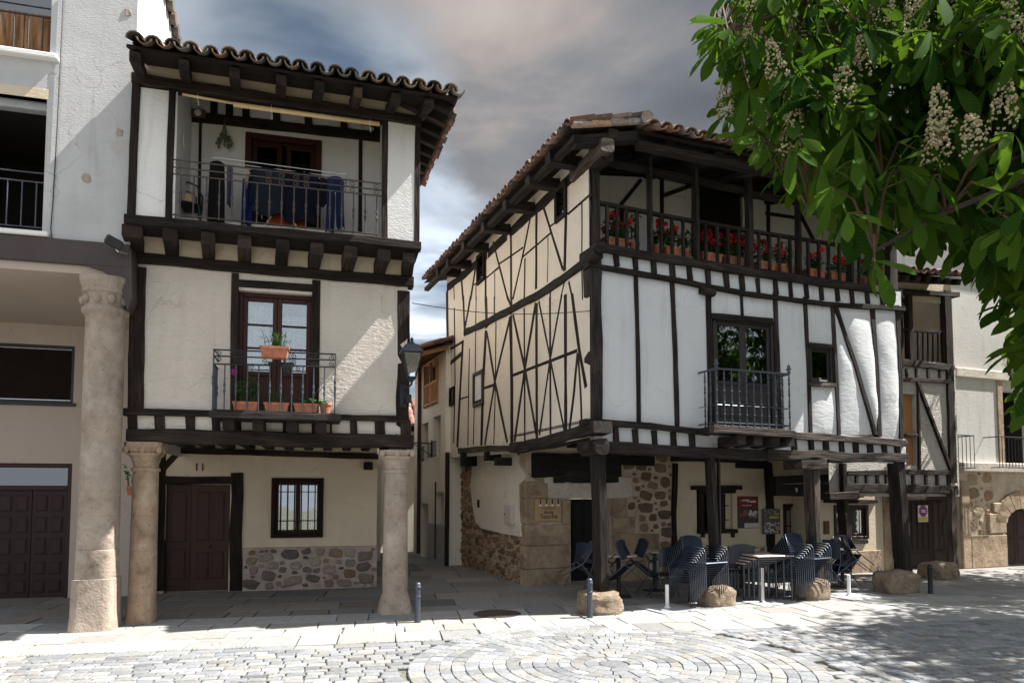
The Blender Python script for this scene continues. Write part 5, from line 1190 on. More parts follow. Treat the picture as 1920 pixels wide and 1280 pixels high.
def side_window(px0, px1, py0, py1, light):
    a, b = H2.X(px0, (py0 + py1) / 2, SX), H2.X(px1, (py0 + py1) / 2, SX); y0_, y1_ = min(a.y, b.y), max(a.y, b.y); z1_, z0_ = H2.X((px0 + px1) / 2, py0, SX).z, H2.X((px0 + px1) / 2, py1, SX).z
    m = MB(); e = .07; x0_, x1_ = SX - .045, SX + .04
    m.bbox(x0_, x1_, y0_, y0_ + e, z0_, z1_); m.bbox(x0_, x1_, y1_ - e, y1_, z0_, z1_); m.bbox(x0_ + .001, x1_ - .001, y0_ + e, y1_ - e, z0_, z0_ + e); m.bbox(x0_ + .001, x1_ - .001, y0_ + e, y1_ - e, z1_ - e, z1_)
    o = m.build('window', M['pfr'] if light else M['wood'], h2)
    MB().box(SX - .012, SX - .008, y0_ + e, y1_ - e, z0_ + e, z1_ - e).build('pane' if light else 'shutter', M['glassd'] if not light else M['white'], o)
    if light:
        g_ = MB(); e2 = .03; y0_ += e; y1_ -= e; z0_ += e; z1_ -= e
        g_.bbox(SX - .03, SX - .014, y0_, y0_ + e2 * 2, z0_, z1_); g_.bbox(SX - .03, SX - .014, y1_ - e2, y1_, z0_, z1_); g_.bbox(SX - .029, SX - .015, y0_, y1_, z0_, z0_ + e2 * 1.6); g_.build('casement', M['wood'], o)
side_window(1043, 1064, 346, 412, False); side_window(896, 910, 474, 530, False); side_window(889, 908, 696, 760, True); side_window(844, 853, 726, 760, False)
# --- stone ground floor: side
yfar = H2.Z(842, 1052).y + .3; zst = H2.X(900, 858, GX).z; zst = 2.75
fw_holes = [(H2.Y(1070, 1000, GF).x, H2.Y(1144, 1000, GF).x, -.1, H2.Y(1100, 934, GF).z)]
sg = MB(); sg.quad((GX, GF, -.2), (GX, GF, zst), (GX, yfar, zst), (GX, yfar, -.2)); og = sg.build('stone_side_wall', M['mortar'], h2)
patch = [H2.X(*c6(*p), GX - .06) for p in ((362, 660), (530, 640), (545, 720), (582, 788), (547, 830), (545, 930), (560, 1056), (470, 1040), (385, 1020), (357, 990), (345, 920), (335, 830), (345, 740))]
def inpoly(a, b, pts):
    c = False; n = len(pts)
    for i in range(n):
        (x1, y1), (x2, y2) = pts[i], pts[(i + 1) % n]
        if (y1 > b) != (y2 > b) and a < (x2 - x1) * (b - y1) / (y2 - y1 + 1e-9) + x1: c = not c
    return c
pp = [(p.y, p.z) for p in patch]
ru = MB(); rubble(ru, (GF + .26, yfar, .0, zst - .02), lambda a, b, h: (GX - h, a, b), 6500, .03, .14, 5, (1.0, 1.8), .04, inside=lambda a, b, r: not inpoly(a, b, pp), gap=.006, cols=[(.34, .22, .13), (.27, .17, .10), (.40, .28, .17), (.31, .20, .115), (.22, .145, .09), (.44, .32, .21)])
ru.build('rubble', M['rubble'], og)
pm = MB(); pm.poly([(GX - .055, y, z) for y, z in pp]); n_ = len(pp)
for i in range(n_): (a, b), (c, d) = pp[i], pp[(i + 1) % n_]; pm.quad((GX - .055, a, b), (GX + .02, a, b), (GX + .02, c, d), (GX - .055, c, d))
pm.build('plaster_patch', M['pl_side'], og)
# quoins at the corner and dressed blocks round the door
def blocks(spec, par, name='dressed_stone', mat='st_blk'):
    for px0, px1, py0, py1, pr in spec:
        a, b = H2.Y(px0, (py0 + py1) / 2, GF), H2.Y(px1, (py0 + py1) / 2, GF); z1_, z0_ = H2.Y((px0 + px1) / 2, py0, GF).z, H2.Y((px0 + px1) / 2, py1, GF).z
        m = MB(); x0_ = a.x if px0 > 990 else GX - .02
        if px0 <= 990: m.bbox(GX - .035, b.x, GF - pr, GF + .26, z0_ + .005, z1_ - .005, .018)
        else: m.bbox(x0_ + .004, b.x - .004, GF - pr, GF + .1, z0_ + .005, z1_ - .005, .018)
        for i, v in enumerate(m.v): q = V(v) * 3; m.v[i] = tuple(V(v) + V((noise.noise(q), noise.noise(q + V((9, 0, 0))) * .8, noise.noise(q + V((0, 9, 0))))) * .012)
        m.build(name, M[mat], par)
holes = fw_holes + [(H2.Y(1307, 960, GF).x, H2.Y(1374, 960, GF).x, H2.Y(1340, 1000, GF).z, H2.Y(1340, 916, GF).z)]
stone_x = H2.Y(1262, 1000, GF).x; right_x = RX + 4.2
fwl = MB(); wallY(fwl, GX, stone_x, -.2, zst, GF, [fw_holes[0]], .25); of = fwl.build('stone_front_wall', M['mortar'], h2)
blocks([(985, 1028, 902, 935, .03), (985, 1068, 982, 1022, .045), (985, 1068, 1022, 1066, .03), (985, 1068, 1066, 1110, .04), (985, 1010, 935, 982, .02), (1052, 1070, 935, 982, .035), (1028, 1052, 905, 922, .02), (1144, 1176, 934, 968, .02), (1146, 1190, 968, 1000, .04), (1146, 1236, 1000, 1052, .03), (1146, 1210, 1052, 1104, .05), (1000, 1024, 880, 902, .02)], of)
blocks([(1020, 1185, 892, 934, .03)], of, 'door_lintel', 'st_lint')
ru = MB(); sx0 = H2.Y(1160, 900, GF).x
def in_rub(a, b, r):
    p = H2.w((a, GF, b)); 
    for (px0, px1, py0, py1, pr) in [(1020, 1186, 880, 936, 0), (1060, 1150, 930, 1110, 0), (1144, 1178, 932, 968, 0), (1144, 1192, 966, 1002, 0), (1144, 1238, 998, 1110, 0)]:
        x0_, x1_ = H2.Y(px0, 950, GF).x, H2.Y(px1, 950, GF).x; z1_, z0_ = H2.Y(1150, py0, GF).z, H2.Y(1150, py1, GF).z
        if x0_ - r < a < x1_ + r and z0_ - r < b < z1_ + r: return False
    return a > H2.Y(1144, 950, GF).x
rubble(ru, (sx0, stone_x, .0, zst), lambda a, b, h: (a, GF - h, b), 4200, .05, .17, 11, (1.0, 1.9), .018, inside=in_rub, gap=.02, cols=[(.26, .18, .12), (.20, .14, .10), (.32, .24, .165), (.24, .175, .125)])
ru.build('rubble', M['rubble'], of)
# black door
dl_ = fw_holes[0]; panel_leaf(h2, 'tavern_door', dl_[0] + .02, dl_[1] - .02, .02, dl_[3] - .01, GF + .12, [(.06, .33, .36, .97), (.37, .63, .36, .97), (.67, .94, .36, .97), (.06, .94, .04, .31)], M['blackwood'])
member(H2, h2, 'post', [(1267, 868), (1264, 960), (1266, 1062)], 11, GF - .04, .16, M['wood'], jit=.16)
# plastered stretch with a small window
pw = MB(); wallY(pw, stone_x, H2.Y(1446, 950, GF).x, -.2, zst, GF + .01, [holes[1]], .16); pw.build('arcade_wall', M['pl_ochre'], h2)
pb = MB(); pb.bbox(stone_x + .1, H2.Y(1437, 1030, GF).x, GF - .03, GF + .02, -.2, H2.Y(1350, 1026, GF).z, .012); ob_ = pb.build('stone_dado', M['mortar'], h2)
ru = MB(); rubble(ru, (stone_x + .12, H2.Y(1436, 1030, GF).x, 0, H2.Y(1350, 1028, GF).z), lambda a, b, h: (a, GF - .03 - h, b), 500, .05, .2, 4, depth=.025); ru.build('rubble', M['rubble'], ob_)
front('window_lintel', [(1299, 914), (1392, 914)], 8, GF - .07, .16, mat=M['wood']); front('window_lintel', [(1313, 921), (1380, 921)], 7, GF - .05, .16, mat=M['wood'])
front('window_jamb', [(1316, 925), (1316, 993)], 10, GF - .04, .12, mat=M['wood']); front('window_jamb', [(1356, 925), (1356, 993)], 9, GF - .04, .12, mat=M['wood'])
front('window_sill', [(1311, 996), (1384, 995)], 8, GF - .07, .16, mat=M['wood'])
for px_ in (1319, 1375): front('sill_peg', [(px_, 999), (px_, 1007)], 7, GF - .04, .08, mat=M['wood'])
ws = MB(); hx_ = holes[1]; ws.box(H2.Y(1360, 960, GF).x, hx_[1], GF + .06, GF + .09, hx_[2], hx_[3]); ws.build('window_shutter', M['pl_ochre'], h2)
wsb = MB()
for k in (.3, .62): wsb.bbox(H2.Y(1360, 960, GF).x, hx_[1] - .06, GF + .045, GF + .06, hx_[2] + (hx_[3] - hx_[2]) * k - .012, hx_[2] + (hx_[3] - hx_[2]) * k + .012)
wsb.build('shutter_strap', M['iron'], h2); room(h2, *hx_, GF + .17, .6)
member(H2, h2, 'post', [(1441, 868), (1446, 960), (1447, 1066)], 16, GF - .05, .18, M['wood'], jit=.14)
# arcade ceiling, dark joists, dark lintel beams over the stone
MB().box(SX, RX, .1, GF + .1, zst, zst + .05).build('arcade_ceiling', M['blackwood'], h2)
for k in range(13): x = SX + .25 + k * (RX - SX - .5) / 12; MB().beam([(x, .15, zst - .08), (x, GF, zst - .08)], .17, .15, (0, 0, 1), .1, seed=70 + k).build('joist', M['blackwood'], h2)
for pxs, w_ in (([(1000, 872), (1165, 872)], 44), ([(1040, 893), (1160, 893)], 24), ([(1160, 862), (1228, 864)], 18), ([(1262, 858), (1440, 862)], 12), ([(1385, 870), (1446, 872)], 14)): member(H2, h2, 'beam', pxs, w_, GF - .10, .22, M['blackwood'])
for (px_, py_, w_) in ((880, 862, .26), (925, 855, .16), (945, 865, .14)):
    q = H2.X(px_, py_, SX + .1); MB().beam([(SX - .08, q.y, q.z), (GX + .6, q.y, q.z)], w_, w_ * 1.1, (0, 0, 1), .12, seed=px_).build('corbel', M['blackwood'], h2)
MB().box(SX + .02, GX + .3, .2, fary, 2.62, 2.68).build('jetty_soffit', M['blackwood'], h2)
# arcade posts on boulders
def boulder(fr, px0, px1, py0, py1, seed, par, sq=.75):
    a, b = fr.Z((px0 + px1) / 2, py1), None; cy = a.y + (px1 - px0) / 2 * pxscale(fr, a) * .75; rx = (px1 - px0) / 2 * pxscale(fr, a); x = a.x + .05
    h = (py1 - py0) * pxscale(fr, a); m = MB(); m.blob((x, cy, h * .44), rx * 1.02, rx * .8, h * .66, seed, .14, 40, 26, sq=.48); return m.build('boulder_base', M['boulder'], par, smooth=True)
def pxscale(fr, p): return fr.w(p).y / FPX
for pxs, w_, bl, s_ in (([(1120, 848), (1124, 960), (1127, 1120)], 31, (1092, 1171, 1116, 1153), 3), ([(1331, 856), (1336, 960), (1343, 1112)], 21, (1322, 1384, 1104, 1137), 5), ([(1523, 868), (1526, 980), (1531, 1100)], 29, (1505, 1564, 1091, 1125), 6), ([(1681, 862), (1686, 960), (1696, 1084)], 34, (1665, 1738, 1076, 1113), 8)):
    o = front('arcade_post', pxs, w_, -.10, .24 if w_ > 25 else .17, prot=.24, jit=.12, mat=M['woodold'] if w_ == 29 else None)
    boulder(H2, *bl, s_, o)
front('arcade_post', [(1347, 858), (1349, 960), (1350, 1110)], 7, -.02, .06, prot=.05)
front('post_capital', [(1503, 870), (1552, 869)], 17, -.16, .4, jit=.3, mat=M['woodold'])

# ================================================================== HOUSE 3: narrow house set back to the right
Y3 = 1.55
h3 = fthing(H2, 'timber_framed_house', 'narrow timber framed house with rough grey plaster and a small railed gallery', 'house')
X3 = RX + .05; X3e = H2.Y(1791, 700, Y3).x; GY3 = 2.40
def f3(name, pxs, w, y=None, d=.14, mat=None, **k): return member(H2, h3, name, pxs, w, Y3 - .05 if y is None else y, d, mat or M['wood'], 1, .16, **k)
z3g0, z3g1 = H2.Y(1740, 682, Y3).z, H2.Y(1740, 560, Y3).z
zb3 = H2.Y(1740, 930, Y3).z
w3 = MB(); dr3 = (H2.Y(1692, 800, Y3).x, H2.Y(1717, 800, Y3).x, H2.Y(1700, 872, Y3).z, H2.Y(1700, 738, Y3).z)
wallY(w3, X3 - .3, X3e, zb3, z3g0 + .05, Y3, [dr3], .14); w3.build('front_wall', M['pl_tex'], h3)
MB().box(dr3[0], dr3[1], Y3 + .08, Y3 + .1, dr3[2], dr3[3]).build('balcony_door', M['pine'], h3)
rec = MB(); rec.quad((X3 - .3, Y3 + 1.2, z3g0), (X3e, Y3 + 1.2, z3g0), (X3e, Y3 + 1.2, z3g1 + .6), (X3 - .3, Y3 + 1.2, z3g1 + .6)); rec.quad((X3e - .03, Y3, z3g0), (X3e - .03, Y3 + 1.2, z3g0), (X3e - .03, Y3 + 1.2, z3g1 + .6), (X3e - .03, Y3, z3g1 + .6)); rec.build('gallery_wall', M['pl_ochre'], h3)
MB().box(X3 - .3, X3e, Y3, Y3 + 1.2, z3g0 - .05, z3g0 + .02).build('gallery_floor', M['wood'], h3)
for pxs, w_ in (([(1776, 545), (1782, 700), (1788, 905)], 15), ([(1706, 552), (1710, 680)], 10), ([(1690, 552), (1692, 690)], 6)): f3('post', pxs, w_)
f3('beam', [(1680, 546), (1800, 552)], 10, d=.2); f3('beam', [(1685, 678), (1788, 690)], 13); f3('beam', [(1685, 710), (1788, 716)], 8); f3('brace', [(1722, 718), (1785, 882)], 7, Y3 - .06); f3('stud', [(1722, 715), (1725, 885)], 6); f3('beam', [(1590, 887), (1700, 884), (1790, 886)], 9)
f3('beam', [(1585, 914), (1700, 916), (1797, 918)], 17, Y3 - .1, .3)
for px_ in (1606, 1625, 1645, 1662, 1712, 1736, 1757, 1778): f3('joist_end', [(px_, 890), (px_ + 1, 909)], 7, Y3 - .04, .1)
for px_ in (1700, 1718, 1740, 1762): f3('joist_end', [(px_, 690), (px_ + 1, 708)], 6, Y3 - .04, .1)
gr3 = thing('gallery_railing', None, None); gr3.parent = h3
member(H2, gr3, 'handrail', [(1685, 617), (1776, 623)], 6, Y3 - .02, .07, M['wood'])
for k in range(9):
    px_ = 1693 + k * 9.5; member(H2, gr3, 'baluster', [(px_, 618), (px_ + .5, 677)], 4, Y3 - .02, .04, M['wood'])
# lower gallery railing near the post: balcony door bars
f3('door_rail', [(1700, 815), (1722, 816)], 5, Y3 - .08)
# eave
e3 = [H2.Y(1676, 512, Y3 - .7), H2.Y(1812, 522, Y3 - .7)]; rf3 = thing('roof', None, None); rf3.parent = h3
u3 = e3[1] - e3[0]; L3 = u3.length; u3.normalize(); tiles('roof_tiles', rf3, e3[0] + V((0, 0, .02)), u3, V((0, 1, .32)).normalized(), int(L3 / .2), 8, seed=31, warm=1.3)
d3 = MB(); d3.add([e3[0], e3[1], e3[1] + V((0, 3, .96)), e3[0] + V((0, 3, .96))], [(0, 3, 2, 1)], [[(0, 0), (0, 2), (3, 2), (3, 0)]]); d3.build('eave_boards', M['wood'], h3)
for k in range(7):
    c = e3[0].lerp(e3[1], (k + .5) / 7); MB().beam([c + V((0, .05, -.07)), c + V((0, .9, .2))], .11, .12, (0, 0, 1), .1, seed=k).build('rafter_tail', M['wood'], h3)
MB().quad((X3 - .3, Y3 + .05, z3g1 - .05), (X3e, Y3 + .05, z3g1 - .05), (X3e, Y3 + .05, z3g1 + .4), (X3 - .3, Y3 + .05, z3g1 + .4)).build('eave_infill', M['pl_ochre'], h3)
# ground floor of house 3, set back under its own beam
a3 = H2.Y(1534, 960, GY3).x; wd3 = (H2.Y(1468, 960, GF).x, H2.Y(1505, 960, GF).x, -.1, H2.Y(1485, 944, GF).z); wn3 = (H2.Y(1563, 960, GY3).x, H2.Y(1627, 960, GY3).x, H2.Y(1600, 1010, GY3).z, H2.Y(1600, 946, GY3).z)
gd3 = (H2.Y(1702, 1000, GY3).x, H2.Y(1806, 1000, GY3).x, -.1, H2.Y(1760, 936, GY3).z)
ground3 = MB(); e_ = H2.Y(1812, 960, GY3).x; wallY(ground3, a3, e_, -.2, zst + .2, GY3 + .0, [wn3, gd3], .2); wallY(ground3, H2.Y(1446, 960, GF).x, a3 + .1, -.2, zst + .2, GF, [wd3], .2); ground3.build('ground_floor_wall', M['pl_ochre'], h3)
rw = MB(); rw.quad((a3, GY3, -.2), (a3, GF + .1, -.2), (a3, GF + .1, zst + .2), (a3, GY3, zst + .2)); rw.build('return_wall', M['pl_ochre'], h3)
dd3 = MB(); x0_, x1_ = H2.Y(1545, 1040, GY3).x, H2.Y(1650, 1040, GY3).x; z_ = H2.Y(1600, 1032, GY3).z; dd3.bbox(x0_, x1_, GY3 - .04, GY3 + .03, -.1, z_, .015); od3 = dd3.build('stone_dado', M['st_colr'], h3)
pi = MB(); pi.bbox(H2.Y(1655, 960, GY3).x, gd3[0], GY3 - .03, GY3 + .1, -.1, zst, .01); pi.build('stone_jamb', M['st_blk'], h3)
fr3 = MB(); frame_rect(fr3, wd3[0], wd3[1], 0, wd3[3], GF - .02, .07, .1, False); fr3.build('door_frame', M['doord'], h3)
glazed_leaf(h3, 'glazed_door', wd3[0] + .07, wd3[1] - .07, .02, wd3[3] - .07, GF + .04, 2, .42, M['door'], M['glass'], .07, cols=2, curtain=.05); room(h3, *wd3, GF + .2)
frame_rect(MB(), *wn3, GY3 - .03, .06, .1).build('window_frame', M['doord'], h3)
wm3 = (wn3[0] + wn3[1]) / 2
for a, b in ((wn3[0] + .06, wm3), (wm3 + .003, wn3[1] - .06)): glazed_leaf(h3, 'window', a, b, wn3[2] + .06, wn3[3] - .06, GY3 + .03, 1, 0, M['door'], M['glass'], .06, curtain=.02)
gb = MB()
for k in range(5): x = wn3[0] + .1 + (wn3[1] - wn3[0] - .2) * k / 4; gb.tube([(x, GY3 - .04, wn3[2]), (x, GY3 - .04, wn3[3])], .008, 5)
gb.build('window_grille', M['iron'], h3); room(h3, *wn3, GY3 + .2)
f3('window_lintel', [(1548, 939), (1646, 940)], 7, GY3 - .06, .12); f3('window_sill', [(1562, 1014), (1628, 1015)], 7, GY3 - .06, .14)
f3('beam', [(1455, 918), (1620, 922)], 22, GY3 - .14, .2, M['blackwood']); f3('beam', [(1455, 900), (1605, 893)], 14, GY3 - .2, .2, M['blackwood'])
q = H2.Y(1493, 919, GY3 - .15); text_obj('house_number', '9', .14, M['white'], h3, (q.x, GY3 - .155, q.z), ext=.004)
f3('arcade_post', [(1578, 868), (1582, 960), (1590, 1062)], 20, Y3 - .1, .2, M['wood'], prot=.2); f3('post_capital', [(1556, 930), (1612, 928)], 14, Y3 - .16, .3)
o = f3('arcade_post', [(1781, 915), (1782, 990), (1785, 1066)], 27, Y3 - .12, .24, M['woodold'], prot=.24)
a = H2.Z(1786, 1086); m = MB(); m.blob((a.x, a.y + .3, .13), .34, .30, .20, 4, .10, 20, 12, sq=.5); m.build('boulder_base', M['boulder'], o, smooth=True)
# plank garage door
gm3 = (gd3[0] + gd3[1]) / 2; gg = [(k / 5 + .02, (k + 1) / 5 - .02, .27, .97) for k in range(5)] + [(.03, .97, .03, .23)]
for a, b in ((gd3[0] + .01, gm3 - .004), (gm3 + .004, gd3[1] - .01)): panel_leaf(h3, 'plank_door', a, b, .02, gd3[3] - .01, GY3 + .08, gg, M['doorg'])
f3('lintel', [(1702, 932), (1812, 934)], 8, GY3 - .04, .12, M['doorg'])
dp = MB(); x_ = H2.Y(1672, 1000, GY3).x; dp.tube([(x_, GY3 - .08, .05), (x_, GY3 - .08, zst)], .045, 8); dp.build('downpipe', m_plain('dark_green_pipe', (.02, .03, .028), .5), h3)

# ================================================================== HOUSE 4: plastered house over a stone ground floor with an arch
Y4 = 2.15
h4 = fthing(H2, 'stone_house', 'weathered white house on a tan stone ground floor with an arched door', 'house')
x40 = max(H2.Y(1797, 900, Y4).x, 0); x41 = x40 + 9; zc4 = H2.Y(1850, 880, Y4).z; zs4 = H2.Y(1850, 702, Y4).z; zt4 = H2.Y(1850, 520, Y4).z + 2.2
w4a = (H2.Y(1880, 780, Y4).x, H2.Y(1880, 780, Y4).x + 1.0, zc4 + .1, zs4 - .35)
a4 = (H2.Y(1886, 1000, Y4).x, H2.Y(1886, 1000, Y4).x + 1.25, -.1, H2.Y(1900, 952, Y4).z)
u4 = MB(); wallY(u4, x40, x41, zc4, zt4, Y4, [w4a], .2); u4.quad((x40, Y4, zc4), (x40, Y4, zt4), (x40, 9, zt4), (x40, 9, zc4)); u4.build('upper_wall', M['pl_house4'], h4); room(h4, *w4a, Y4 + .2)
g4 = MB(); wallY(g4, x40, x41, -.2, zc4, Y4 + .02, [a4], .3); g4.quad((x40, Y4, -.2), (x40, Y4, zc4), (x40, 9, zc4), (x40, 9, -.2)); og4 = g4.build('stone_wall', M['mortar'], h4)
MB().bbox(x40 - .02, x41, Y4 - .16, Y4 + .1, zc4 - .06, zc4 + .16, .02).build('cornice', M['st_lint'], h4); MB().bbox(x40 - .01, x41, Y4 - .06, Y4 + .1, zs4 - .12, zs4 + .1, .02).build('string_course', M['st_lint'], h4)
ru = MB(); rubble(ru, (x40 + .3, a4[0] - .35, .75, zc4 - .08), lambda a, b, h: (a, Y4 + .02 - h, b), 900, .06, .24, 8, (1, 1.5), .025, gap=.03, cols=[(.40, .28, .17), (.34, .24, .15), (.46, .35, .23), (.36, .22, .13)]); ru.build('rubble', M['rubble'], og4)
ru = MB(); rubble(ru, (a4[1] + .4, x41, 0, zc4 - .08), lambda a, b, h: (a, Y4 + .02 - h, b), 900, .06, .3, 9, (1, 1.5), .025, gap=.03); ru.build('rubble', M['rubble'], og4)
rs = random.Random(8)
for (xa_, xb_, za_, zb_) in ((x40 + .02, x40 + .3, 0, 2.0), (x40 + .3, a4[0] - .02, .0, .75), (a4[0] - .62, a4[0] - .02, .78, 1.25), (a4[0] - .45, a4[0] - .02, 1.27, 1.5)):
    m = MB(); m.bbox(xa_, xb_, Y4 - .05, Y4 + .1, za_, zb_, .02); m.build('dressed_stone', M['st_blk'], og4)
m = MB(); nA = 9; cxA = (a4[0] + a4[1]) / 2; rA = (a4[1] - a4[0]) / 2; sag = .35; zA_ = a4[3] - sag
for k in range(nA):
    f0_, f1_ = (k + .04) / nA, (k + .96) / nA; pts = []
    for f, rr in ((f0_, 0), (f1_, 0), (f1_, .42), (f0_, .42)):
        an = math.pi * (1 - f); pts.append((cxA + math.cos(an) * (rA + rr), zA_ + math.sin(an) * (sag + rr)))
    b = MB(); b.add([(x, Y4 - .05, z) for x, z in pts] + [(x, Y4 + .2, z) for x, z in pts], [(0, 1, 2, 3), (7, 6, 5, 4), (0, 4, 5, 1), (1, 5, 6, 2), (2, 6, 7, 3), (3, 7, 4, 0)]); b.build('arch_stone', M['st_blk'], og4)
panel_leaf(h4, 'arched_door', a4[0], cxA - .003, .02, a4[3], Y4 + .2, [(.1, .9, .05, .45), (.1, .9, .5, .95)], M['doorg']); panel_leaf(h4, 'arched_door', cxA + .003, a4[1], .02, a4[3], Y4 + .2, [(.1, .9, .05, .45), (.1, .9, .5, .95)], M['doorg'])
def gratebalc(px0, px1, py0, py1):
    a, b = H2.Y(px0, py0, Y4 - .35), H2.Y(px1, py1, Y4 - .35); r = thing('balcony_railing', None, None); r.parent = h4; m = MB(); y = Y4 - .35
    z1_, z0_ = a.z, b.z
    for z in (z0_, z1_): m.tube([(a.x, Y4, z), (a.x, y, z), (b.x, y, z), (b.x, Y4, z)], .012, 6)
    m.build('rail', M['iron'], r); n = max(4, int((b.x - a.x) / .11))
    for k in range(n + 1): t = MB(); x = a.x + (b.x - a.x) * k / n; t.tube([(x, y, z0_), (x, y, z1_)], .008, 5); t.build('baluster', M['iron'], r)
gratebalc(1796, 1828, 815, 877); gratebalc(1872, 1935, 818, 877)
jb = MB(); jb.bbox(w4a[0] - .2, w4a[0] - .003, Y4 - .03, Y4 + .1, w4a[2], w4a[3] + .25, .015); jb.build('window_jamb', M['st_colr'], h4)
r4 = MB(); r4.usecol = True; r4.cur = (.3, .2, .13); r4.box(x40 - .2, x41, Y4 - .5, 6, zt4, zt4 + .1); r4.build('roof', M['tile'], h4)

# ================================================================== street behind
CH = fthing(H2, 'townhouse', 'cream plastered town house with a small wooden balcony down the side street', 'house')
xs = SX - .12; yA, yB = H2.X(836, 800, xs).y + .02, H2.X(777, 800, xs).y; zE = H2.X(800, 668, xs).z
def sX(px0, px1, py0, py1): a, b = H2.X(px1, (py0 + py1) / 2, xs), H2.X(px0, (py0 + py1) / 2, xs); m_ = (px0 + px1) / 2; return a.y, b.y, H2.X(m_, py1, xs).z, H2.X(m_, py0, xs).z
def wallX(mb, y0, y1, z0, z1, x, holes, rv=.25):
    t = MB(); wallY(t, y0, y1, z0, z1, 0, holes, rv); mb.add([(x + v[1], v[0], v[2]) for v in t.v], [list(reversed(f)) for f in t.f]); return mb
balc = sX(797, 822, 680, 760); wA, wB = sX(791, 803, 793, 865), sX(812, 826, 780, 857); dA, dB = sX(789, 803, 943, 1040), sX(816, 832, 922, 1042)
dA = (dA[0], dA[1], -.1, dA[3]); dB = (dB[0], dB[1], -.1, dB[3])
cw = MB(); wallX(cw, yA, yB, -.2, zE, xs, [balc, wA, wB, dA, dB]); cw.quad((xs, yB, -.2), (xs + 6, yB, -.2), (xs + 6, yB, zE), (xs, yB, zE)); cw.quad((xs, yA, -.2), (xs, yA, zE), (xs + 2, yA, zE), (xs + 2, yA, -.2)); cw.build('street_wall', M['pl_far'], CH)
MB().beam([(xs + .02, yA - .07, 0), (xs + .03, yA - .07, 2.7)], .09, .09, (1, 0, 0), .1, seed=2).build('corner_post', M['wood'], h2)
for h in (balc, wA, wB, dA, dB):
    m = MB(); m.quad((xs + .22, h[0], h[2]), (xs + .22, h[0], h[3]), (xs + .22, h[1], h[3]), (xs + .22, h[1], h[2])); m.build('door' if h in (dA, dB) else 'window', M['door'] if h in (dA, dB) else M['shutter'] if h is balc else M['doorg'], CH)
bb = thing('wooden_balcony', None, None); bb.parent = CH
m = MB(); zr = balc[2] + (balc[3] - balc[2]) * .5
for z in (balc[2] + .05, zr): m.beam([(xs - .03, balc[0], z), (xs - .03, balc[1], z)], .07, .06, (0, 0, 1), .05)
for y in (balc[0] + .04, (balc[0] + balc[1]) / 2, balc[1] - .04): m.beam([(xs - .02, y, balc[2]), (xs - .02, y, balc[3])], .07, .07, (1, 0, 0), .05)
m.build('balcony_frame', M['pine'], bb)
for k in range(10): y = balc[0] + (balc[1] - balc[0]) * (k + .5) / 10; t = MB(); t.beam([(xs - .03, y, balc[2]), (xs - .03, y, zr)], .05, .04, (1, 0, 0), .05); t.build('baluster', M['pine'], bb)
dd_ = MB(); dd_.box(xs - .012, xs + .02, yA, dA[0] - .05, -.1, .95); dd_.build('grey_dado', M['grey'], CH)
e0_ = V((xs - .75, yA - .3, H2.X(838, 628, xs - .75).z)); e1_ = V((xs - .75, yB + .2, H2.X(790, 645, xs - .75).z)); e0_.z = e1_.z = (e0_.z + e1_.z) / 2
rfc = thing('roof', None, None); rfc.parent = CH
uc = (e1_ - e0_).normalized(); tiles('roof_tiles', rfc, e1_ + V((-.02, 0, .03)), -uc, V((1, 0, .35)).normalized(), int((e1_ - e0_).length / .2), 6, seed=41, warm=1.4)
m = MB(); m.add([e0_, e1_, e1_ + V((3, 0, 1.05)), e0_ + V((3, 0, 1.05))], [(0, 1, 2, 3)], [[(0, 0), (0, 3), (2, 3), (2, 0)]]); m.build('eave_boards', M['shutter'], CH)
for k in range(12): y = e0_.y + (e1_.y - e0_.y) * (k + .5) / 12; t = MB(); t.beam([(e0_.x + .05, y, e0_.z - .05), (xs, y, e0_.z + .2)], .09, .1, (0, 0, 1), .05, seed=k); t.build('rafter_tail', M['shutter'], CH)
for (p0, p1, z) in ((H2.X(786, 800, xs - .06), None, 0), (H2.X(816, 1000, xs - .06), None, 1)):
    m = MB(); m.tube([(xs - .06, p0.y, .1), (xs - .06, p0.y, zE - .2 if z == 0 else 2.0)], .05 if z == 0 else .02, 8); m.build('downpipe', M['doorg'], CH)
# window grilles of the town house
for h in (wA, wB):
    m = MB(); z0_ = h[2]; z1_ = h[2] + .38
    for z in (z0_ + .03, z1_): m.tube([(xs - .12, h[0] - .05, z), (xs - .12, h[1] + .05, z)], .012, 5)
    for k in range(7): y = h[0] + (h[1] - h[0]) * k / 6; m.tube([(xs - .12, y, z0_), (xs - .12, y, z1_)], .009, 5)
    m.build('window_railing', M['iron'], CH)
# low houses closing the street
EN = Fr(*H2.w((-3.0, yB + 1.5, 0)).xy, 12)
eh = fthing(EN, 'village_house', 'low whitewashed house with a brown tiled roof closing the end of the street', 'house')
zz = 3.6
m = MB(); wallY(m, -6, 4.5, -.2, zz, 0, [(-1.1, -.2, -.1, 2.1), (1.2, 2.0, -.1, 2.1), (-3.2, -2.4, 1.0, 2.1)], .2); m.build('wall', M['pl_far'], eh)
for a, b, c, d in ((-1.1, -.2, -.1, 2.1), (1.2, 2.0, -.1, 2.1), (-3.2, -2.4, 1.0, 2.1)): MB().quad((a, .18, c), (b, .18, c), (b, .18, d), (a, .18, d)).build('door' if c < 0 else 'window', M['door'], eh)
re_ = thing('roof', None, None); re_.parent = eh; tiles('roof_tiles', re_, (-6, -.6, zz - .05), V((1, 0, 0)), V((0, 1, .4)).normalized(), 52, 10, seed=51, warm=1.5)
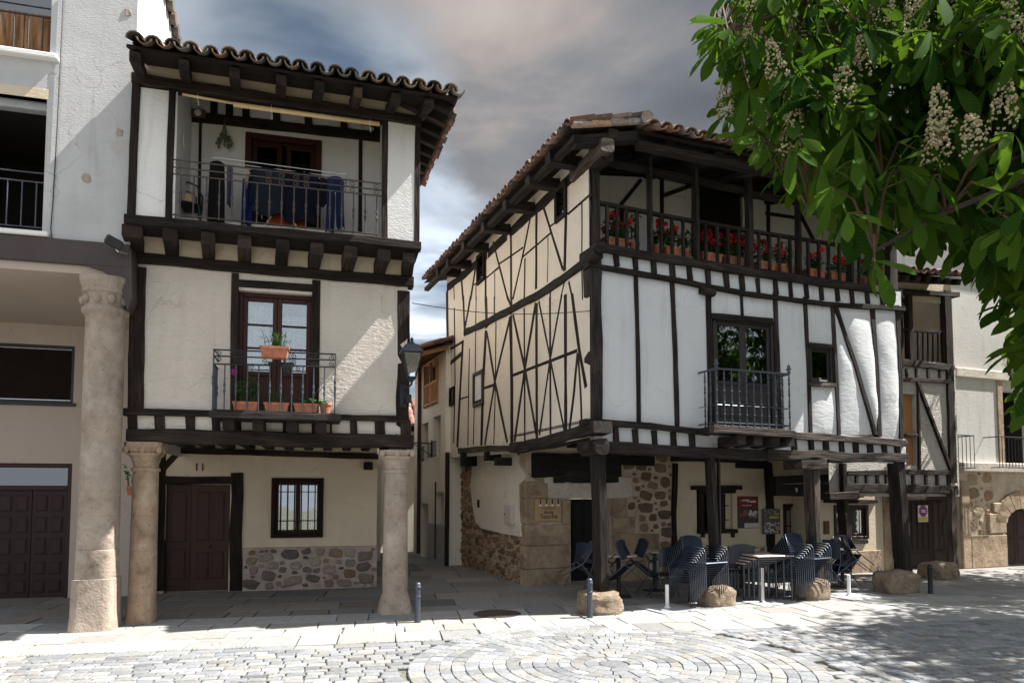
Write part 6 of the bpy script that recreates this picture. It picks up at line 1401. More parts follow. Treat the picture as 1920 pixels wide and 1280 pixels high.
MB().add([(-6, -.6, zz - .08), (4.5, -.6, zz - .08), (4.5, 3, zz + 1.36), (-6, 3, zz + 1.36)], [(0, 3, 2, 1)]).build('eave_boards', M['shutter'], eh)
NH = Fr(*H1.w((h1x1 - 1.1, 8.3, 0)).xy, 16)
nh = fthing(NH, 'neighbour_house', 'pinkish white house with a reddish eave, glimpsed behind house number 11', 'house')
m = MB(); m.box(-4, 0, 0, 6, -.2, 3.9); m.build('wall', M['pl_upper'], nh); m = MB(); m.usecol = True; m.cur = (.34, .16, .09); m.box(-4, .55, -.5, 6.3, 3.9, 4.06); m.build('roof', M['tile'], nh)
MB().box(-.002, .02, 1.0, 1.9, 0, 2.1).build('door', M['door'], nh); MB().box(-.002, .02, 3.0, 3.7, 1.0, 2.0).build('window', M['pfr'], nh)
print('p4 ok')
# ================================================================== street furniture and small things
def gp(px, py): d = ray(px, py); return V((0, 0, EYE)) + d * (-EYE / d.z)     # ground point seen at a pixel
# --- chairs
def chair_parts():
    """blue cafe armchair, facing -y, feet at z=0"""
    root = thing('cafe_chair', 'x', 'chair')
    W_, D_ = .27, .24
    for s in (-1, 1):
        m = MB(); m.tube([(s * W_, -D_, 0), (s * W_, -D_ + .01, .44), (s * W_, -D_ + .015, .60), (s * W_, -D_ + .05, .645), (s * (W_ - .005), 0, .66)], .0095, 7); m.build('front_leg', M['alu'], root, smooth=True)
        m = MB(); m.tube([(s * (W_ - .01), D_ + .09, 0), (s * (W_ - .01), D_ + .02, .42), (s * (W_ - .02), D_ + .02, .50), (s * (W_ - .03), D_ + .12, .83)], .0095, 7); m.build('rear_leg', M['alu'], root, smooth=True)
        m = MB(); m.tube([(s * W_, -.20, .652), (s * W_, 0, .668), (s * (W_ - .01), .24, .66)], [.010, .014, .011], 8); m.build('armrest', M['navy'], root, smooth=True)
    m = MB(); m.tube([(-W_, -D_ + .012, .41), (W_, -D_ + .012, .41)], .011, 6); m.tube([(-W_ + .01, D_ + .02, .40), (W_ - .01, D_ + .02, .40)], .011, 6); m.tube([(-W_, -D_ + .01, .41), (-W_ + .01, D_ + .02, .40)], .011, 6); m.tube([(W_, -D_ + .01, .41), (W_ - .01, D_ + .02, .40)], .011, 6); m.build('seat_frame', M['alu'], root)
    n = 8; vs = []
    for th in (0, -.012):
        for j in range(n + 1):
            for i in range(n + 1):
                u, v = i / n * 2 - 1, j / n; x = u * (W_ - .015); y = -D_ - .01 + v * (2 * D_ + .01); vs.append((x, y, .43 + th - .018 * math.sin(math.pi * v) * (1 - u * u) - .012 * v + (-.02 * (1 - v) ** 6)))
    k = (n + 1) ** 2; fs = []
    for j in range(n):
        for i in range(n):
            a = j * (n + 1) + i; fs += [(a, a + 1, a + n + 2, a + n + 1), (k + a, k + a + n + 1, k + a + n + 2, k + a + 1)]
    ring = [i for i in range(n + 1)] + [(j + 1) * (n + 1) - 1 for j in range(1, n + 1)] + [n * (n + 1) + i for i in range(n - 1, -1, -1)] + [j * (n + 1) for j in range(n - 1, 0, -1)]
    fs += [(ring[i], k + ring[i], k + ring[(i + 1) % len(ring)], ring[(i + 1) % len(ring)]) for i in range(len(ring))]
    MB().add(vs, fs).build('seat', M['navy'], root, smooth=False)
    vs = []
    for th in (0, .012):
        for j in range(n + 1):
            for i in range(n + 1):
                u, v = i / n * 2 - 1, j / n; wv = W_ - .03 - .05 * max(0, v - .55) ** 1.5
                z = .50 + v * .345 - (.035 * u * u if v > .8 else 0) * (v - .8) / .2; y = D_ + .02 + v * .115 + .035 * (1 - u * u) + th; vs.append((u * wv, y, z))
    m = MB(); m.add(vs, fs); b = m.build('backrest', M['navy'], root)
    return root
CH0 = chair_parts(); used = [False]
ST = 'blue cafe chairs in tall stacks'; LO = 'blue cafe chairs tipped against tables'
def place(loc, face, label, group, tilt=0.0, piv=None, z=0.0, roll=0.0):
    """face = world angle the chair looks towards; tilt tips it forward about its front feet"""
    o = CH0 if not used[0] else copy_tree(CH0); used[0] = True
    rz = face + R(90)
    Rz = Matrix.Rotation(rz, 4, 'Z'); Rx = Matrix.Translation((0, -.24, 0)) @ Matrix.Rotation(tilt, 4, 'X') @ Matrix.Rotation(roll, 4, 'Y') @ Matrix.Translation((0, .24, 0))
    o.matrix_world = Matrix.Translation((loc[0], loc[1], z)) @ Rz @ Rx @ Matrix.Scale(.88, 4)
    tag(o, label, 'chair', group); return o
ORD = ['lowest', 'second lowest', 'third lowest', 'fourth lowest', 'fifth lowest', 'fifth highest', 'fourth highest', 'third highest', 'second highest', 'topmost']
def stack(px, py, face, where, n=10):
    p = gp(px, py)
    for k in range(n): f = V((math.cos(face), math.sin(face), 0)) * .034 * k; place((p.x + f.x, p.y + f.y), face, f'{ORD[k]} navy armchair of the tall stack {where}', ST, z=.036 * k)
stack(1297, 1134, R(-58), 'beside the second arcade post'); stack(1490, 1121, R(-56), 'right of the nested tables')
# --- tables
def cafe_table(loc, rz, label, z=0.0, h=.72, s=.66, group=None):
    t = thing('cafe_table', label, 'table', (loc[0], loc[1], z), rz, group); m = MB(); m.bbox(-s / 2, s / 2, -s / 2, s / 2, h - .022, h, .006); m.build('tabletop', M['tabletop'], t)
    m = MB()
    for (a, b) in ((-1, -1), (1, -1), (1, 1), (-1, 1)):
        l = MB(); l.tube([(a * (s / 2 - .03), b * (s / 2 - .03), 0), (a * (s / 2 - .03), b * (s / 2 - .03), h - .03)], .019, 8); l.build('leg', M['alu'], t)
    a = s / 2 - .03; m.tube([(-a, -a, h - .045), (a, -a, h - .045), (a, a, h - .045), (-a, a, h - .045), (-a, -a, h - .045)], .014, 6); m.build('apron', M['alu'], t); return t
p = gp(1436, 1121); TG = 'nested cafe tables'
for k, lb_ in enumerate(('lowest', 'second', 'third', 'topmost')):
    cafe_table((p.x - .02 + .07 * (k - 3), p.y + .05 * (3 - k)), R(14), f'{lb_} pale topped square table of the nested tables between chair stacks', -.0 if k == 3 else .0, .72 - .045 * (3 - k), .66 - .05 * (3 - k), TG)
def pedestal(loc, label, h=.70):
    t = thing('cafe_table', label, 'table', (loc[0], loc[1], 0), R(20)); m = MB(); m.lathe([(.31, h - .025), (.315, h - .012), (.31, h)], n=28); m.build('tabletop', M['tabletop'], t)
    m = MB(); m.tube([(0, 0, .02), (0, 0, h - .02)], .035, 10); m.build('leg', M['black'], t); m = MB(); m.lathe([(.22, 0), (.22, .012), (.05, .03)], n=24); m.build('base', M['black'], t)
T1 = gp(1160, 1118); pedestal(T1, 'round pale cafe table behind the leftmost arcade post')
T2 = gp(1228, 1106); pedestal(T2, 'round pale cafe table hidden among tipped chairs left of the tall chair stack')
T3 = gp(1580, 1098); pedestal(T3, 'round pale cafe table by the third arcade post with chairs tipped on it')
T4 = gp(1392, 1100); pedestal(T4, 'round pale cafe table behind the nested tables')
TI = R(34)
place(gp(1062, 1124), R(5), 'navy armchair tipped with legs in the air left of the leftmost arcade post', LO, R(50))
place(gp(1098, 1122), R(35), 'navy armchair seen from behind, half hidden by the leftmost arcade post', LO, R(22))
place(gp(1196, 1124), R(150), 'navy armchair tipped leftwards just right of the leftmost arcade post', LO, R(42))
place(gp(1180, 1116), R(12), 'navy armchair tipped rightwards behind its mirror-image neighbour', LO, R(40))
place(gp(1256, 1124), R(98), 'upright looking navy armchair seen from behind, beside the chair stack', LO, R(14))
place(gp(1388, 1118), R(90), 'navy armchair in shade between the left stack and nested tables', LO, R(16))
place(gp(1556, 1108), R(40), 'navy armchair leaning on the table right of the right stack', LO, R(20))
place(gp(1614, 1108), R(168), 'navy armchair tipped leftwards with legs pointing at the fourth arcade post', LO, R(40))
place(gp(1612, 1096), R(200), 'navy armchair tipped leftwards behind another tipped chair, farthest right', LO, R(48))
# --- parasol stands
def stand(px, py, label, h=.36, plate=.34, rz=R(25), mat='white'):
    p = gp(px, py); t = thing('parasol_stand', label, 'parasol stand', p, rz, 'parasol stands'); MB().bbox(-plate, plate, -plate, plate, 0, .018, .005).build('base_plate', M['grey'], t)
    m = MB(); m.tube([(0, 0, .01), (0, 0, h), (0, 0, h + .001)], [.028, .028, .024], 12); m.build('pole', M[mat], t); m = MB(); m.lathe([(.05, .017), (.05, .03), (.031, .045)], n=14); m.build('collar', M[mat], t)
stand(1251, 1141, 'white parasol stub on a square plate beside the left chair stack'); stand(1430, 1131, 'steel parasol pole standing before the nested tables', .55, .22, R(25), 'steel'); stand(1592, 1118, 'white parasol stub on a square plate under the tipped chairs at right'); stand(1648, 1090, 'small white parasol stub by the downpipe, farthest back', .28, .2)
# --- bollards
def bollard(px, py, h, label, mat='ironlt'):
    p = gp(px, py); t = thing('bollard', label, 'bollard', p, 0, 'iron bollards'); r = .038
    m = MB(); m.lathe([(r * 1.15, 0), (r * 1.15, .03), (r, .05), (r, h * .62), (r * 1.18, h * .63), (r * 1.18, h * .66), (r, h * .67), (r, h - .09)], n=16); smooth_by_angle(m.build('post', M[mat], t), 40)
    m = MB(); m.lathe([(r * .9, h - .092), (r * 1.22, h - .08), (r * 1.22, h - .055), (r * 1.0, h - .05), (r * 1.1, h - .03), (r * .7, h - .006), (r * .05, h)], n=16); m.build('cap', M[mat], t, smooth=True)
bollard(783, 1166, .53, 'grey iron bollard beside the right stone column of the narrow house'); bollard(1106, 1157, .54, 'grey iron bollard in front of the leftmost boulder'); bollard(1745, 1112, .50, 'black iron bollard beside the rightmost arcade boulder', 'iron')
# --- manhole cover
p = gp(932, 1150); t = thing('manhole_cover', 'rusty round manhole cover in the shaded paving of the side street', 'manhole cover', p); m = MB(); m.lathe([(.34, 0), (.34, .006), (.30, .0065), (.30, .004), (.02, .004)], n=32); m.build('plate', M['ironbr'], t)
m = MB()
for k in range(9):
    a = -.24 + k * .06; l = math.sqrt(.28 ** 2 - a * a); m.box(a - .012, a + .012, -l, l, .0042, .008)
m.build('ribs', M['ironbr'], t)
# --- lanterns
def lantern(t, c, w, h):
    """tapered glazed street lantern with its top at c; parts under t, local axes"""
    x, y, z = c; m = MB()
    m.lathe([((w * .5, 1), 0), ((w * .52, 1), .015), ((w * .30, 1), h * .18), ((w * .10, .6), h * .23), (w * .12, h * .25), (w * .05, h * .28), (w * .09, h * .31), (.004, h * .37)], (x, y, z), 16); m.build('lamp_roof', M['ironlt'], t)
    b = MB(); zb = z - h * .55; q = w * .40; k = w * .17
    for sx_, sy_ in ((-1, -1), (1, -1), (1, 1), (-1, 1)): b.tube([(x + sx_ * q, y + sy_ * q, z), (x + sx_ * k, y + sy_ * k, zb)], .010, 5)
    for rr, zz in ((q, z - .005), (k, zb)): b.tube([(x - rr, y - rr, zz), (x + rr, y - rr, zz), (x + rr, y + rr, zz), (x - rr, y + rr, zz), (x - rr, y - rr, zz)], .010, 5)
    b.lathe([(k * 1.3, 0), (k * 1.1, -.02), (k * .5, -.05), (.012, -.09)], (x, y, zb), 10); b.build('lamp_frame', M['iron'], t)
    g_ = MB(); e = .93
    P = lambda sx_, sy_, top: (x + sx_ * (q if top else k) * e, y + sy_ * (q if top else k) * e, z - .004 if top else zb + .004)
    for (a, b2_) in (((-1, -1), (1, -1)), ((1, -1), (1, 1)), ((1, 1), (-1, 1)), ((-1, 1), (-1, -1))): g_.quad(P(*a, 0), P(*b2_, 0), P(*b2_, 1), P(*a, 1))
    g_.build('lamp_glass', M['lamp'], t)
L = fthing(H1, 'wall_lantern', 'black and grey street lantern on a bracket at the right post of the narrow house', 'street lamp'); a = H1.Y(772, 662, -.45); w_ = .31
lantern(L, (a.x, -.45, a.z), w_, .62)
bp = H1.Y(754, 742, -.1); m = MB(); m.bbox(bp.x - .03, bp.x + .07, -.10, -.06, bp.z - .16, bp.z + .16, .008); m.build('wall_plate', M['iron'], L)
m = MB(); zb = a.z - .34; m.tube([(bp.x + .02, -.09, bp.z + .10), (bp.x + .04, -.25, bp.z + .08), (a.x, -.45, zb - .10), (a.x, -.45, zb - .05)], .014, 6); m.tube([(bp.x + .02, -.09, bp.z - .12), (a.x - .02, -.40, zb - .10)], .010, 6); m.build('bracket', M['iron'], L)
m = MB(); m.bbox(bp.x + .05, bp.x + .13, -.16, -.08, bp.z - .10, bp.z + .02, .01); m.build('junction_box', M['black'], L)
L2_ = fthing(H2, 'wall_lantern', 'small black street lantern on a wall bracket farther down the side street', 'street lamp'); a = H2.X(779, 812, xs - .75); b = H2.X(807, 832, xs - .05); lantern(L2_, (xs - .75, b.y, a.z + .0), .34, .62)
m = MB(); m.tube([(xs - .02, b.y, b.z + .02), (xs - .75, b.y, b.z + .02), (xs - .75, b.y, a.z - .36)], .016, 6); m.tube([(xs - .02, b.y, b.z - .3), (xs - .5, b.y, b.z)], .012, 5); m.bbox(xs - .03, xs, b.y - .03, b.y + .03, b.z - .35, b.z + .1, .005); m.build('bracket', M['iron'], L2_)
L3_ = fthing(H2, 'wall_lantern', 'tiny black lantern hanging in the gallery of the narrow right house', 'street lamp'); a = H2.Y(1687, 575, Y3 - .25); lantern(L3_, (a.x, Y3 - .25, a.z), .16, .34); m = MB(); m.tube([(a.x, Y3 - .25, a.z + .1), (a.x, Y3 - .25, a.z + .2), (a.x, Y3, a.z + .24)], .008, 5); m.build('bracket', M['iron'], L3_)
# flood light on the arcade beam
a = LB.Y(213, 455, -.22); F_ = lthing(LB, a, 'floodlight', 'small black floodlight tilted up on the brown arcade beam', 'floodlight'); m = MB(); m.bbox(-.10, .10, -.05, .05, -.05, .06, .015); o = m.build('housing', M['black'], F_); o.rotation_euler = (R(35), R(20), R(30))
m = MB(); m.tube([(0, 0, -.02), (.04, .05, -.09), (.12, .17, -.08)], .016, 6); m.build('bracket', M['steel'], F_)
# wire across the street
m = MB(); p0, p1 = H1.w(H1.Y(772, 568, .2)), H2.w(H2.X(1106, 583, SX)); n = 14
m.tube([p0.lerp(p1, i / n) - V((0, 0, .10 * math.sin(math.pi * i / n))) for i in range(n + 1)], .007, 4); tag(m.build('overhead_wire', M['black']), 'thin black wire stretched across the side street between the houses', 'wire')
# --- sign, posters, plates, boxes
S_ = fthing(H2, 'tavern_sign', 'square tan wooden tavern sign lettered doña Sancha on the stone wall', 'sign'); s0_, s1_ = H2.Y(1003, 977, GF - .06), H2.Y(1052, 935, GF - .06)
M['signb'] = paint('tan_sign_board', (.42, .28, .14)); M['signr'] = paint('red_brown_letters', (.25, .06, .03))
m = MB(); m.bbox(s0_.x, s1_.x, GF - .075, GF - .04, s0_.z, s1_.z, .004); m.build('board', M['signb'], S_); sw2, sh2 = s1_.x - s0_.x, s1_.z - s0_.z; ys = GF - .078
for k in range(4):
    m = MB(); m2 = MB(); x = s0_.x + sw2 * (.20 + k * .225); m.box(x - .012, x + .012, ys - .004, ys + .002, s1_.z - sh2 * .24, s1_.z - .005); m2.box(x - .03, x + .026, ys - .006, ys + .001, s1_.z - sh2 * .31, s1_.z - sh2 * .24); m.build('stroke_mark', M['black'], S_); m2.build('square_mark', M['white'], S_)
cxs = (s0_.x + s1_.x) / 2
text_obj('lettering', 'TABERNA', .068, M['signr'], S_, (cxs, ys, s0_.z + sh2 * .58)); text_obj('lettering', 'doña', .10, M['black'], S_, (cxs, ys, s0_.z + sh2 * .41)); text_obj('lettering', 'Sancha', .125, M['black'], S_, (cxs + .01, ys, s0_.z + sh2 * .22))
m = MB(); m.blob((cxs, ys, s0_.z + sh2 * .07), .010, .004, .010, 1, 0, 8, 6); m.build('dot', M['black'], S_)
def poster(name, label, cat, px0, px1, py0, py1, y, build):
    a, b = H2.Y(px0, py1, y), H2.Y(px1, py0, y); t = fthing(H2, name, label, cat); build(t, a.x, b.x, a.z, b.z, y)
def pA(t, x0, x1, z0, z1, y):
    w, h = x1 - x0, z1 - z0; MB().box(x0, x1, y - .006, y + .02, z0, z1).build('sheet', M['p_dark'], t)
    m = MB(); m.box(x0, x0 + w * .95, y - .008, y - .003, z0 + h * .62, z1 - .003); m.build('red_field', M['p_red'], t)
    m = MB()                                                      # the title is too small to read: rows of letter-sized marks
    for a0, a1, zc_, hh in ((.14, .17, .875, .045), (.22, .57, .875, .05), (.45, .57, .825, .02), (.60, .89, .835, .06)):
        n = max(1, int((a1 - a0) / .05))
        for k in range(n): m.box(x0 + w * (a0 + (a1 - a0) * k / n), x0 + w * (a0 + (a1 - a0) * (k + .78) / n), y - .010, y - .004, z0 + h * (zc_ - hh / 2), z0 + h * (zc_ + hh / 2))
    m.build('title_lettering', M['white'], t)
    m = MB(); m.box(x0 + w * .2, x0 + w * .66, y - .010, y - .004, z0 + h * .71, z0 + h * .725); m.build('text_line', M['white'], t)
    rs = random.Random(2)
    for mt, c0 in (('p_brown', .28), ('p_pale', .72)):
        m = MB()
        for k in range(9): m.blob((x0 + w * (c0 + rs.uniform(-.16, .16)), y - .006, z0 + h * (.45 + rs.uniform(-.06, .09))), w * .07, .004, h * .045, k, .3, 8, 6)
        for k in range(5): xx = x0 + w * (c0 - .18 + k * .09); m.tube([(xx, y - .008, z0 + h * .42), (xx + rs.uniform(-.02, .02), y - .008, z0 + h * .33)], .006, 4)
        m.build('picture', M[mt], t)
    m = MB(); m.box(x0 + w * .30, x1 - .005, y - .010, y - .004, z0 + .01, z0 + h * .16); m.build('caption_strip', M['p_pale'], t)
for n, c in (('p_dark', (.045, .022, .022)), ('p_red', (.16, .012, .014)), ('p_brown', (.22, .08, .03)), ('p_pale', (.58, .52, .50)), ('p_yel', (.50, .42, .02)), ('p_blue', (.045, .04, .20)), ('p_sred', (.42, .03, .05)), ('p_grey', (.09, .085, .08))): M[n] = paint('print_' + n[2:], c)
poster('poster', 'dark red poster with white lettering and two horses, on the plaster wall', 'poster', 1384, 1421, 930, 990, GF - .004, pA)
def pB(t, x0, x1, z0, z1, y):
    w, h = x1 - x0, z1 - z0; MB().box(x0, x1, y - .006, y + .02, z0, z1).build('sheet', M['p_grey'], t); rs = random.Random(5)
    m = MB(); m.box(x0 + .02, x1 - .02, y - .008, y - .003, z0 + h * .50, z0 + h * .515); m.build('divider', M['black'], t)
    m = MB(); m.box(x0 + w * .35, x1 - w * .1, y - .010, y - .004, z0 + h * .62, z0 + h * .70); m.build('yellow_strip', M['p_yel'], t)
    m = MB()
    for k in range(70): a, b = rs.uniform(.06, .94), rs.uniform(.03, .46); m.blob((x0 + w * a, y - .006, z0 + h * b), w * rs.uniform(.02, .07), .003, h * rs.uniform(.01, .03), k, .4, 7, 5)
    for k in range(22): a, b = rs.uniform(.06, .94), rs.uniform(.74, .97); m.blob((x0 + w * a, y - .006, z0 + h * b), w * rs.uniform(.02, .05), .003, h * rs.uniform(.008, .02), k, .4, 7, 5)
    m.build('picture', M['p_pale'], t)
poster('poster', 'grey photo poster with a yellow strip on the black timber post', 'poster', 1432, 1462, 953, 1001, GF - .055, pB)
def pC(t, x0, x1, z0, z1, y):
    w, h = x1 - x0, z1 - z0; MB().box(x0, x1, y - .006, y + .01, z0, z1).build('plate', M['white'], t); c = (x0 + w / 2, z0 + h * .66)
    MB().box(x0 + .01, x1 - .01, y - .008, y - .003, z0 + .01, z0 + h * .30).build('yellow_field', M['p_yel'], t)
    def disc(r, yy, mt, nm):
        m = MB(); n = 28; m.add([(c[0] + r * math.cos(6.2832 * k / n), yy, c[1] + r * math.sin(6.2832 * k / n)) for k in range(n)], [tuple(reversed(range(n)))]); m.build(nm, M[mt], t)
    disc(w * .45, y - .0075, 'p_sred', 'red_ring'); disc(w * .36, y - .009, 'p_blue', 'blue_disc')
    m = MB(); m.box(c[0] - w * .22, c[0] + w * .2, y - .0125, y - .0105, c[1] + h * .02, c[1] + h * .07); m.box(c[0] - w * .2, c[0] + w * .24, y - .0125, y - .0105, c[1] - h * .07, c[1] - h * .02); m.build('white_lettering', M['white'], t)
    m = MB(); m.add([(c[0] - w * .30, y - .0108, c[1] + w * .24), (c[0] - w * .24, y - .0108, c[1] + w * .30), (c[0] + w * .30, y - .0108, c[1] - w * .24), (c[0] + w * .24, y - .0108, c[1] - w * .30)], [(0, 3, 2, 1)]); m.build('red_bar', M['p_sred'], t)
poster('no_parking_sign', 'white and yellow no parking plate with a blue disc on the plank garage door', 'sign', 1722, 1739, 947, 978, GY3 + .05, pC)
def xbox(px0, px1, py0, py1, name, label, cat, mat, d=.08):
    a, b = H2.X(px1, py1, GX - .06), H2.X(px0, py0, GX - .06); t = fthing(H2, name, label, cat); m = MB(); m.bbox(GX - .06 - d, GX - .05, min(a.y, b.y), max(a.y, b.y), a.z, b.z, .008); m.build('cabinet', M[mat], t)
    m = MB(); m.bbox(GX - .066 - d, GX - .055 - d, min(a.y, b.y) + .03, max(a.y, b.y) - .03, a.z + .03, b.z - .03, .004); m.build('door', M[mat], t); m = MB(); m.bbox(GX - .075 - d, GX - .06 - d, max(a.y, b.y) - .06, max(a.y, b.y) - .03, (a.z + b.z) / 2 - .02, (a.z + b.z) / 2 + .02, .003); m.build('latch', M['iron'], t)
M['boxw'] = paint('off_white_box', (.55, .50, .44)); xbox(952, 965, 945, 983, 'meter_cabinet', 'tall off-white meter cabinet on the plaster patch of the street wall', 'meter box', 'boxw')
xbox(895, 899, 936, 951, 'meter_cabinet', 'small dark brown hatch on the plaster patch of the street wall', 'hatch', 'doorg', .01)
a, b = H2.Y(1058, 905, GF - .05), H2.Y(1073, 892, GF - .05); t = fthing(H2, 'junction_box', 'small square cream junction box on the lintel above the tavern door', 'junction box'); m = MB(); m.bbox(a.x, b.x, GF - .09, GF - .03, a.z, b.z, .008); m.build('lid', M['boxw'], t)
t = fthing(H2, 'wall_plaque', 'small brown plaque on the plaster wall between the dark arcade posts', 'plaque'); a, b = H2.Y(1545, 1001, GY3 - .01), H2.Y(1554, 976, GY3 - .01); m = MB(); m.bbox(a.x, b.x, GY3 - .03, GY3 + .01, a.z, b.z, .005); m.build('board', M['shutter'], t)
# --- plants of house 1
PG = 'terracotta planters on the balcony of the narrow house'
zb_ = zs + .038
def h1p(px, w, label, **k): q = H1.Y(px, 766, -.26); pot_plant(H1, (q.x, -.26, zb_), 'planter', label, 'planter', w=w, group=PG, **k)
h1p(461, .315, 'long terracotta trough with a pink flower at the left end of the balcony', ph=.42, n=70, seed=1, flower=(.45, .03, .25), nf=2, h=.15, plant='leafy'); h1p(519, .315, 'long terracotta trough with sparse twiggy plant in the middle of the balcony', ph=.25, n=40, seed=2, plant='thin', h=.15); h1p(574, .315, 'long terracotta trough with bright green leaves on the balcony', ph=.10, n=36, seed=3, h=.15)
h1p(610, .165, 'round empty looking terracotta pot at the right end of the balcony', kind='round', d=.165, ph=.02, n=6, seed=4, h=.17)
q = H1.Y(515, 672, -.42); pot_plant(H1, (q.x, -.44, q.z), 'planter', 'terracotta window box with grassy herbs hung on the balcony rail', 'planter', w=.36, d=.16, h=.15, ph=.26, n=130, seed=5, plant='thin', group=PG, spread=(.25, .12))
q = LB.Y(239, 921, LGY - .6); pot_plant(H1, H1.l(LB.w((q.x, LGY - .35, q.z - .06))), 'planter', 'small terracotta wall pot with leafy sprays between the two left columns', 'planter', kind='round', w=.17, d=.17, h=.15, ph=.34, n=40, seed=6)
# --- laundry on the gallery of house 1
def garment(fr, name, label, cat, px0, px1, py0, py1, y, col, taper=1.0, legs=False, sleeves=False, seed=0, sway=0.0):
    rs = random.Random(seed); a, b = fr.Y(px0, py1, y), fr.Y(px1, py0, y); w, h = b.x - a.x, b.z - a.z; cx = (a.x + b.x) / 2
    t = lthing(fr, (cx, y, b.z), name, label, cat); nx, nz = 12, 14; mt = m_cloth('cloth_' + name, col)
    def sheet(x0, x1, z0, z1, tp, mb, sw=0.0):
        vs = []; ph = rs.uniform(0, 6)
        for s in (-1, 1):
            for j in range(nz + 1):
                for i in range(nx + 1):
                    u, v = i / nx, j / nz; wd = 1 + (tp - 1) * v; x = (x0 + x1) / 2 + ((u - .5) * (x1 - x0)) * wd + sw * v * v
                    th = .028 * math.sqrt(max(0, 4 * u * (1 - u))) + .003; yy = .022 * math.sin(u * 9 + ph + v * 2) * (.25 + v) + s * th * .6
                    z = z1 + (z0 - z1) * v + .02 * math.sin(u * 7 + ph) * v - .03 * (abs(u - .5) * 2) ** 2 * (1 - v); vs.append((x, yy, z))
        k = (nx + 1) * (nz + 1); fs = []
        for j in range(nz):
            for i in range(nx):
                q = j * (nx + 1) + i; fs += [(q, q + nx + 1, q + nx + 2, q + 1), (k + q, k + q + 1, k + q + nx + 2, k + q + nx + 1)]
        for j in range(nz):
            for i in (0, nx): q = j * (nx + 1) + i; fs.append((q, q + nx + 1, k + q + nx + 1, k + q))
        for i in range(nx):
            for j in (0, nz): q = j * (nx + 1) + i; fs.append((q, q + 1, k + q + 1, k + q))
        mb.add(vs, fs)
    m = MB()
    if legs:
        sheet(-w / 2, w / 2, -h * .32, 0, taper, m); sheet(-w / 2, -.004, -h, -h * .28, 1.1, m, -w * .05); sheet(.004, w / 2, -h * .93, -h * .28, 1.05, m, w * .08 + sway)
    else: sheet(-w / 2, w / 2, -h, 0, taper, m, sway)
    m.build('cloth', mt, t, smooth=True)
    if sleeves:
        for s in (-1, 1): m = MB(); sheet(s * w * .5 - w * .10, s * w * .5 + w * .10, -h * .82, -.03, .8, m, s * w * .05); m.build('sleeve', mt, t, smooth=True)
    return t
gyl = -.02
dr = fthing(H1, 'drying_rack', 'white folding clothes rack spread with washing on the top gallery', 'clothes rack'); m = MB(); ra_, rb_ = H1.Y(404, 303, gyl), H1.Y(650, 334, gyl); zr = (ra_.z + rb_.z) / 2 - .0
zfloor = zsoL + .06
for yy in (-.12, .0, .12, .24): m.tube([(ra_.x, gyl + yy, zr + .02), (rb_.x, gyl + yy, zr - .02)], .005, 5)
for xx in (ra_.x, rb_.x): m.tube([(xx, gyl - .14, zr), (xx, gyl + .26, zr)], .008, 5)
m.build('rails', M['white'], dr)
for s in (-1, 1):
    m = MB(); xm = (ra_.x + rb_.x) / 2; m.tube([(xm - .36, gyl + .1 + s * .12, zfloor), (xm + .30, gyl + .1 + s * .12, zr)], .008, 6); m.tube([(xm + .36, gyl + .1 + s * .12, zfloor), (xm - .30, gyl + .1 + s * .12, zr)], .008, 6); m.build('leg', M['tabletop'], dr)
LS_ = [('trousers', 'black trousers hanging at the left end of the clothes rack', 'trousers', 391, 421, 304, 416, gyl - .05, (.012, .011, .012), 1.25, False, False), ('socks', 'small blue grey socks pegged on the clothes rack beside black trousers', 'socks', 424, 437, 312, 385, gyl - .06, (.06, .07, .12), .9, False, False), ('scarf', 'long bright blue cloth hanging left of the dark sweaters', 'cloth', 453, 472, 335, 420, gyl - .02, (.010, .018, .10), 1.2, False, False), ('cap', 'beige cap pegged on the clothes rack', 'cap', 457, 468, 318, 350, gyl - .10, (.42, .34, .26), .5, False, False), ('sweater', 'dark grey blue sweater, the left of two on the clothes rack', 'sweater', 474, 530, 318, 400, gyl - .05, (.018, .024, .034), 1.08, False, True), ('sweater', 'navy sweater, the right of two on the clothes rack', 'sweater', 534, 592, 326, 414, gyl - .05, (.010, .011, .022), 1.05, False, True), ('jeans', 'blue jeans hanging at the right end of the clothes rack', 'jeans', 612, 645, 333, 432, gyl - .08, (.016, .028, .085), 1.0, True, False), ('shirt', 'black shirt hung beside the blue jeans on the rack', 'shirt', 596, 618, 336, 384, gyl, (.016, .016, .02), .9, False, False), ('towel', 'orange towel lying low under the dark sweaters', 'towel', 500, 572, 400, 424, gyl + .12, (.42, .09, .015), 1.0, False, False)]
for i, (n, l, c, a, b, c0_, c1_, y, col, tp, lg, sl) in enumerate(LS_): garment(H1, n, l, c, a, b, c0_, c1_, y, col, tp, lg, sl, seed=i)
# black cafe chair, clock, dried herbs, blind rollers on the gallery
q = H1.Y(348, 410, .05); c = lthing(H1, (q.x, .12, zfloor), 'gallery_chair', 'black bentwood chair at the left end of the top gallery', 'chair', rz=R(10)); m = MB(); m.lathe([(.19, .43), (.205, .445), (.19, .46)], (0, 0, 0), 18); m.build('seat', M['black'], c)
for sx_, sy_ in ((-1, -1), (1, -1), (1, 1), (-1, 1)): m = MB(); m.tube([(sx_ * .15, sy_ * .15, .44), (sx_ * .20, sy_ * .20, 0)], .015, 6); m.build('leg', M['black'], c)
m = MB(); m.tube([(-.18, .17, .44), (-.19, .22, .70), (-.12, .24, .86), (0, .245, .90), (.12, .24, .86), (.19, .22, .70), (.18, .17, .44)], .014, 6); m.tube([(-.11, .17, .44), (-.11, .21, .68), (0, .225, .76), (.11, .21, .68), (.11, .17, .44)], .011, 6); m.build('backrest', M['black'], c)
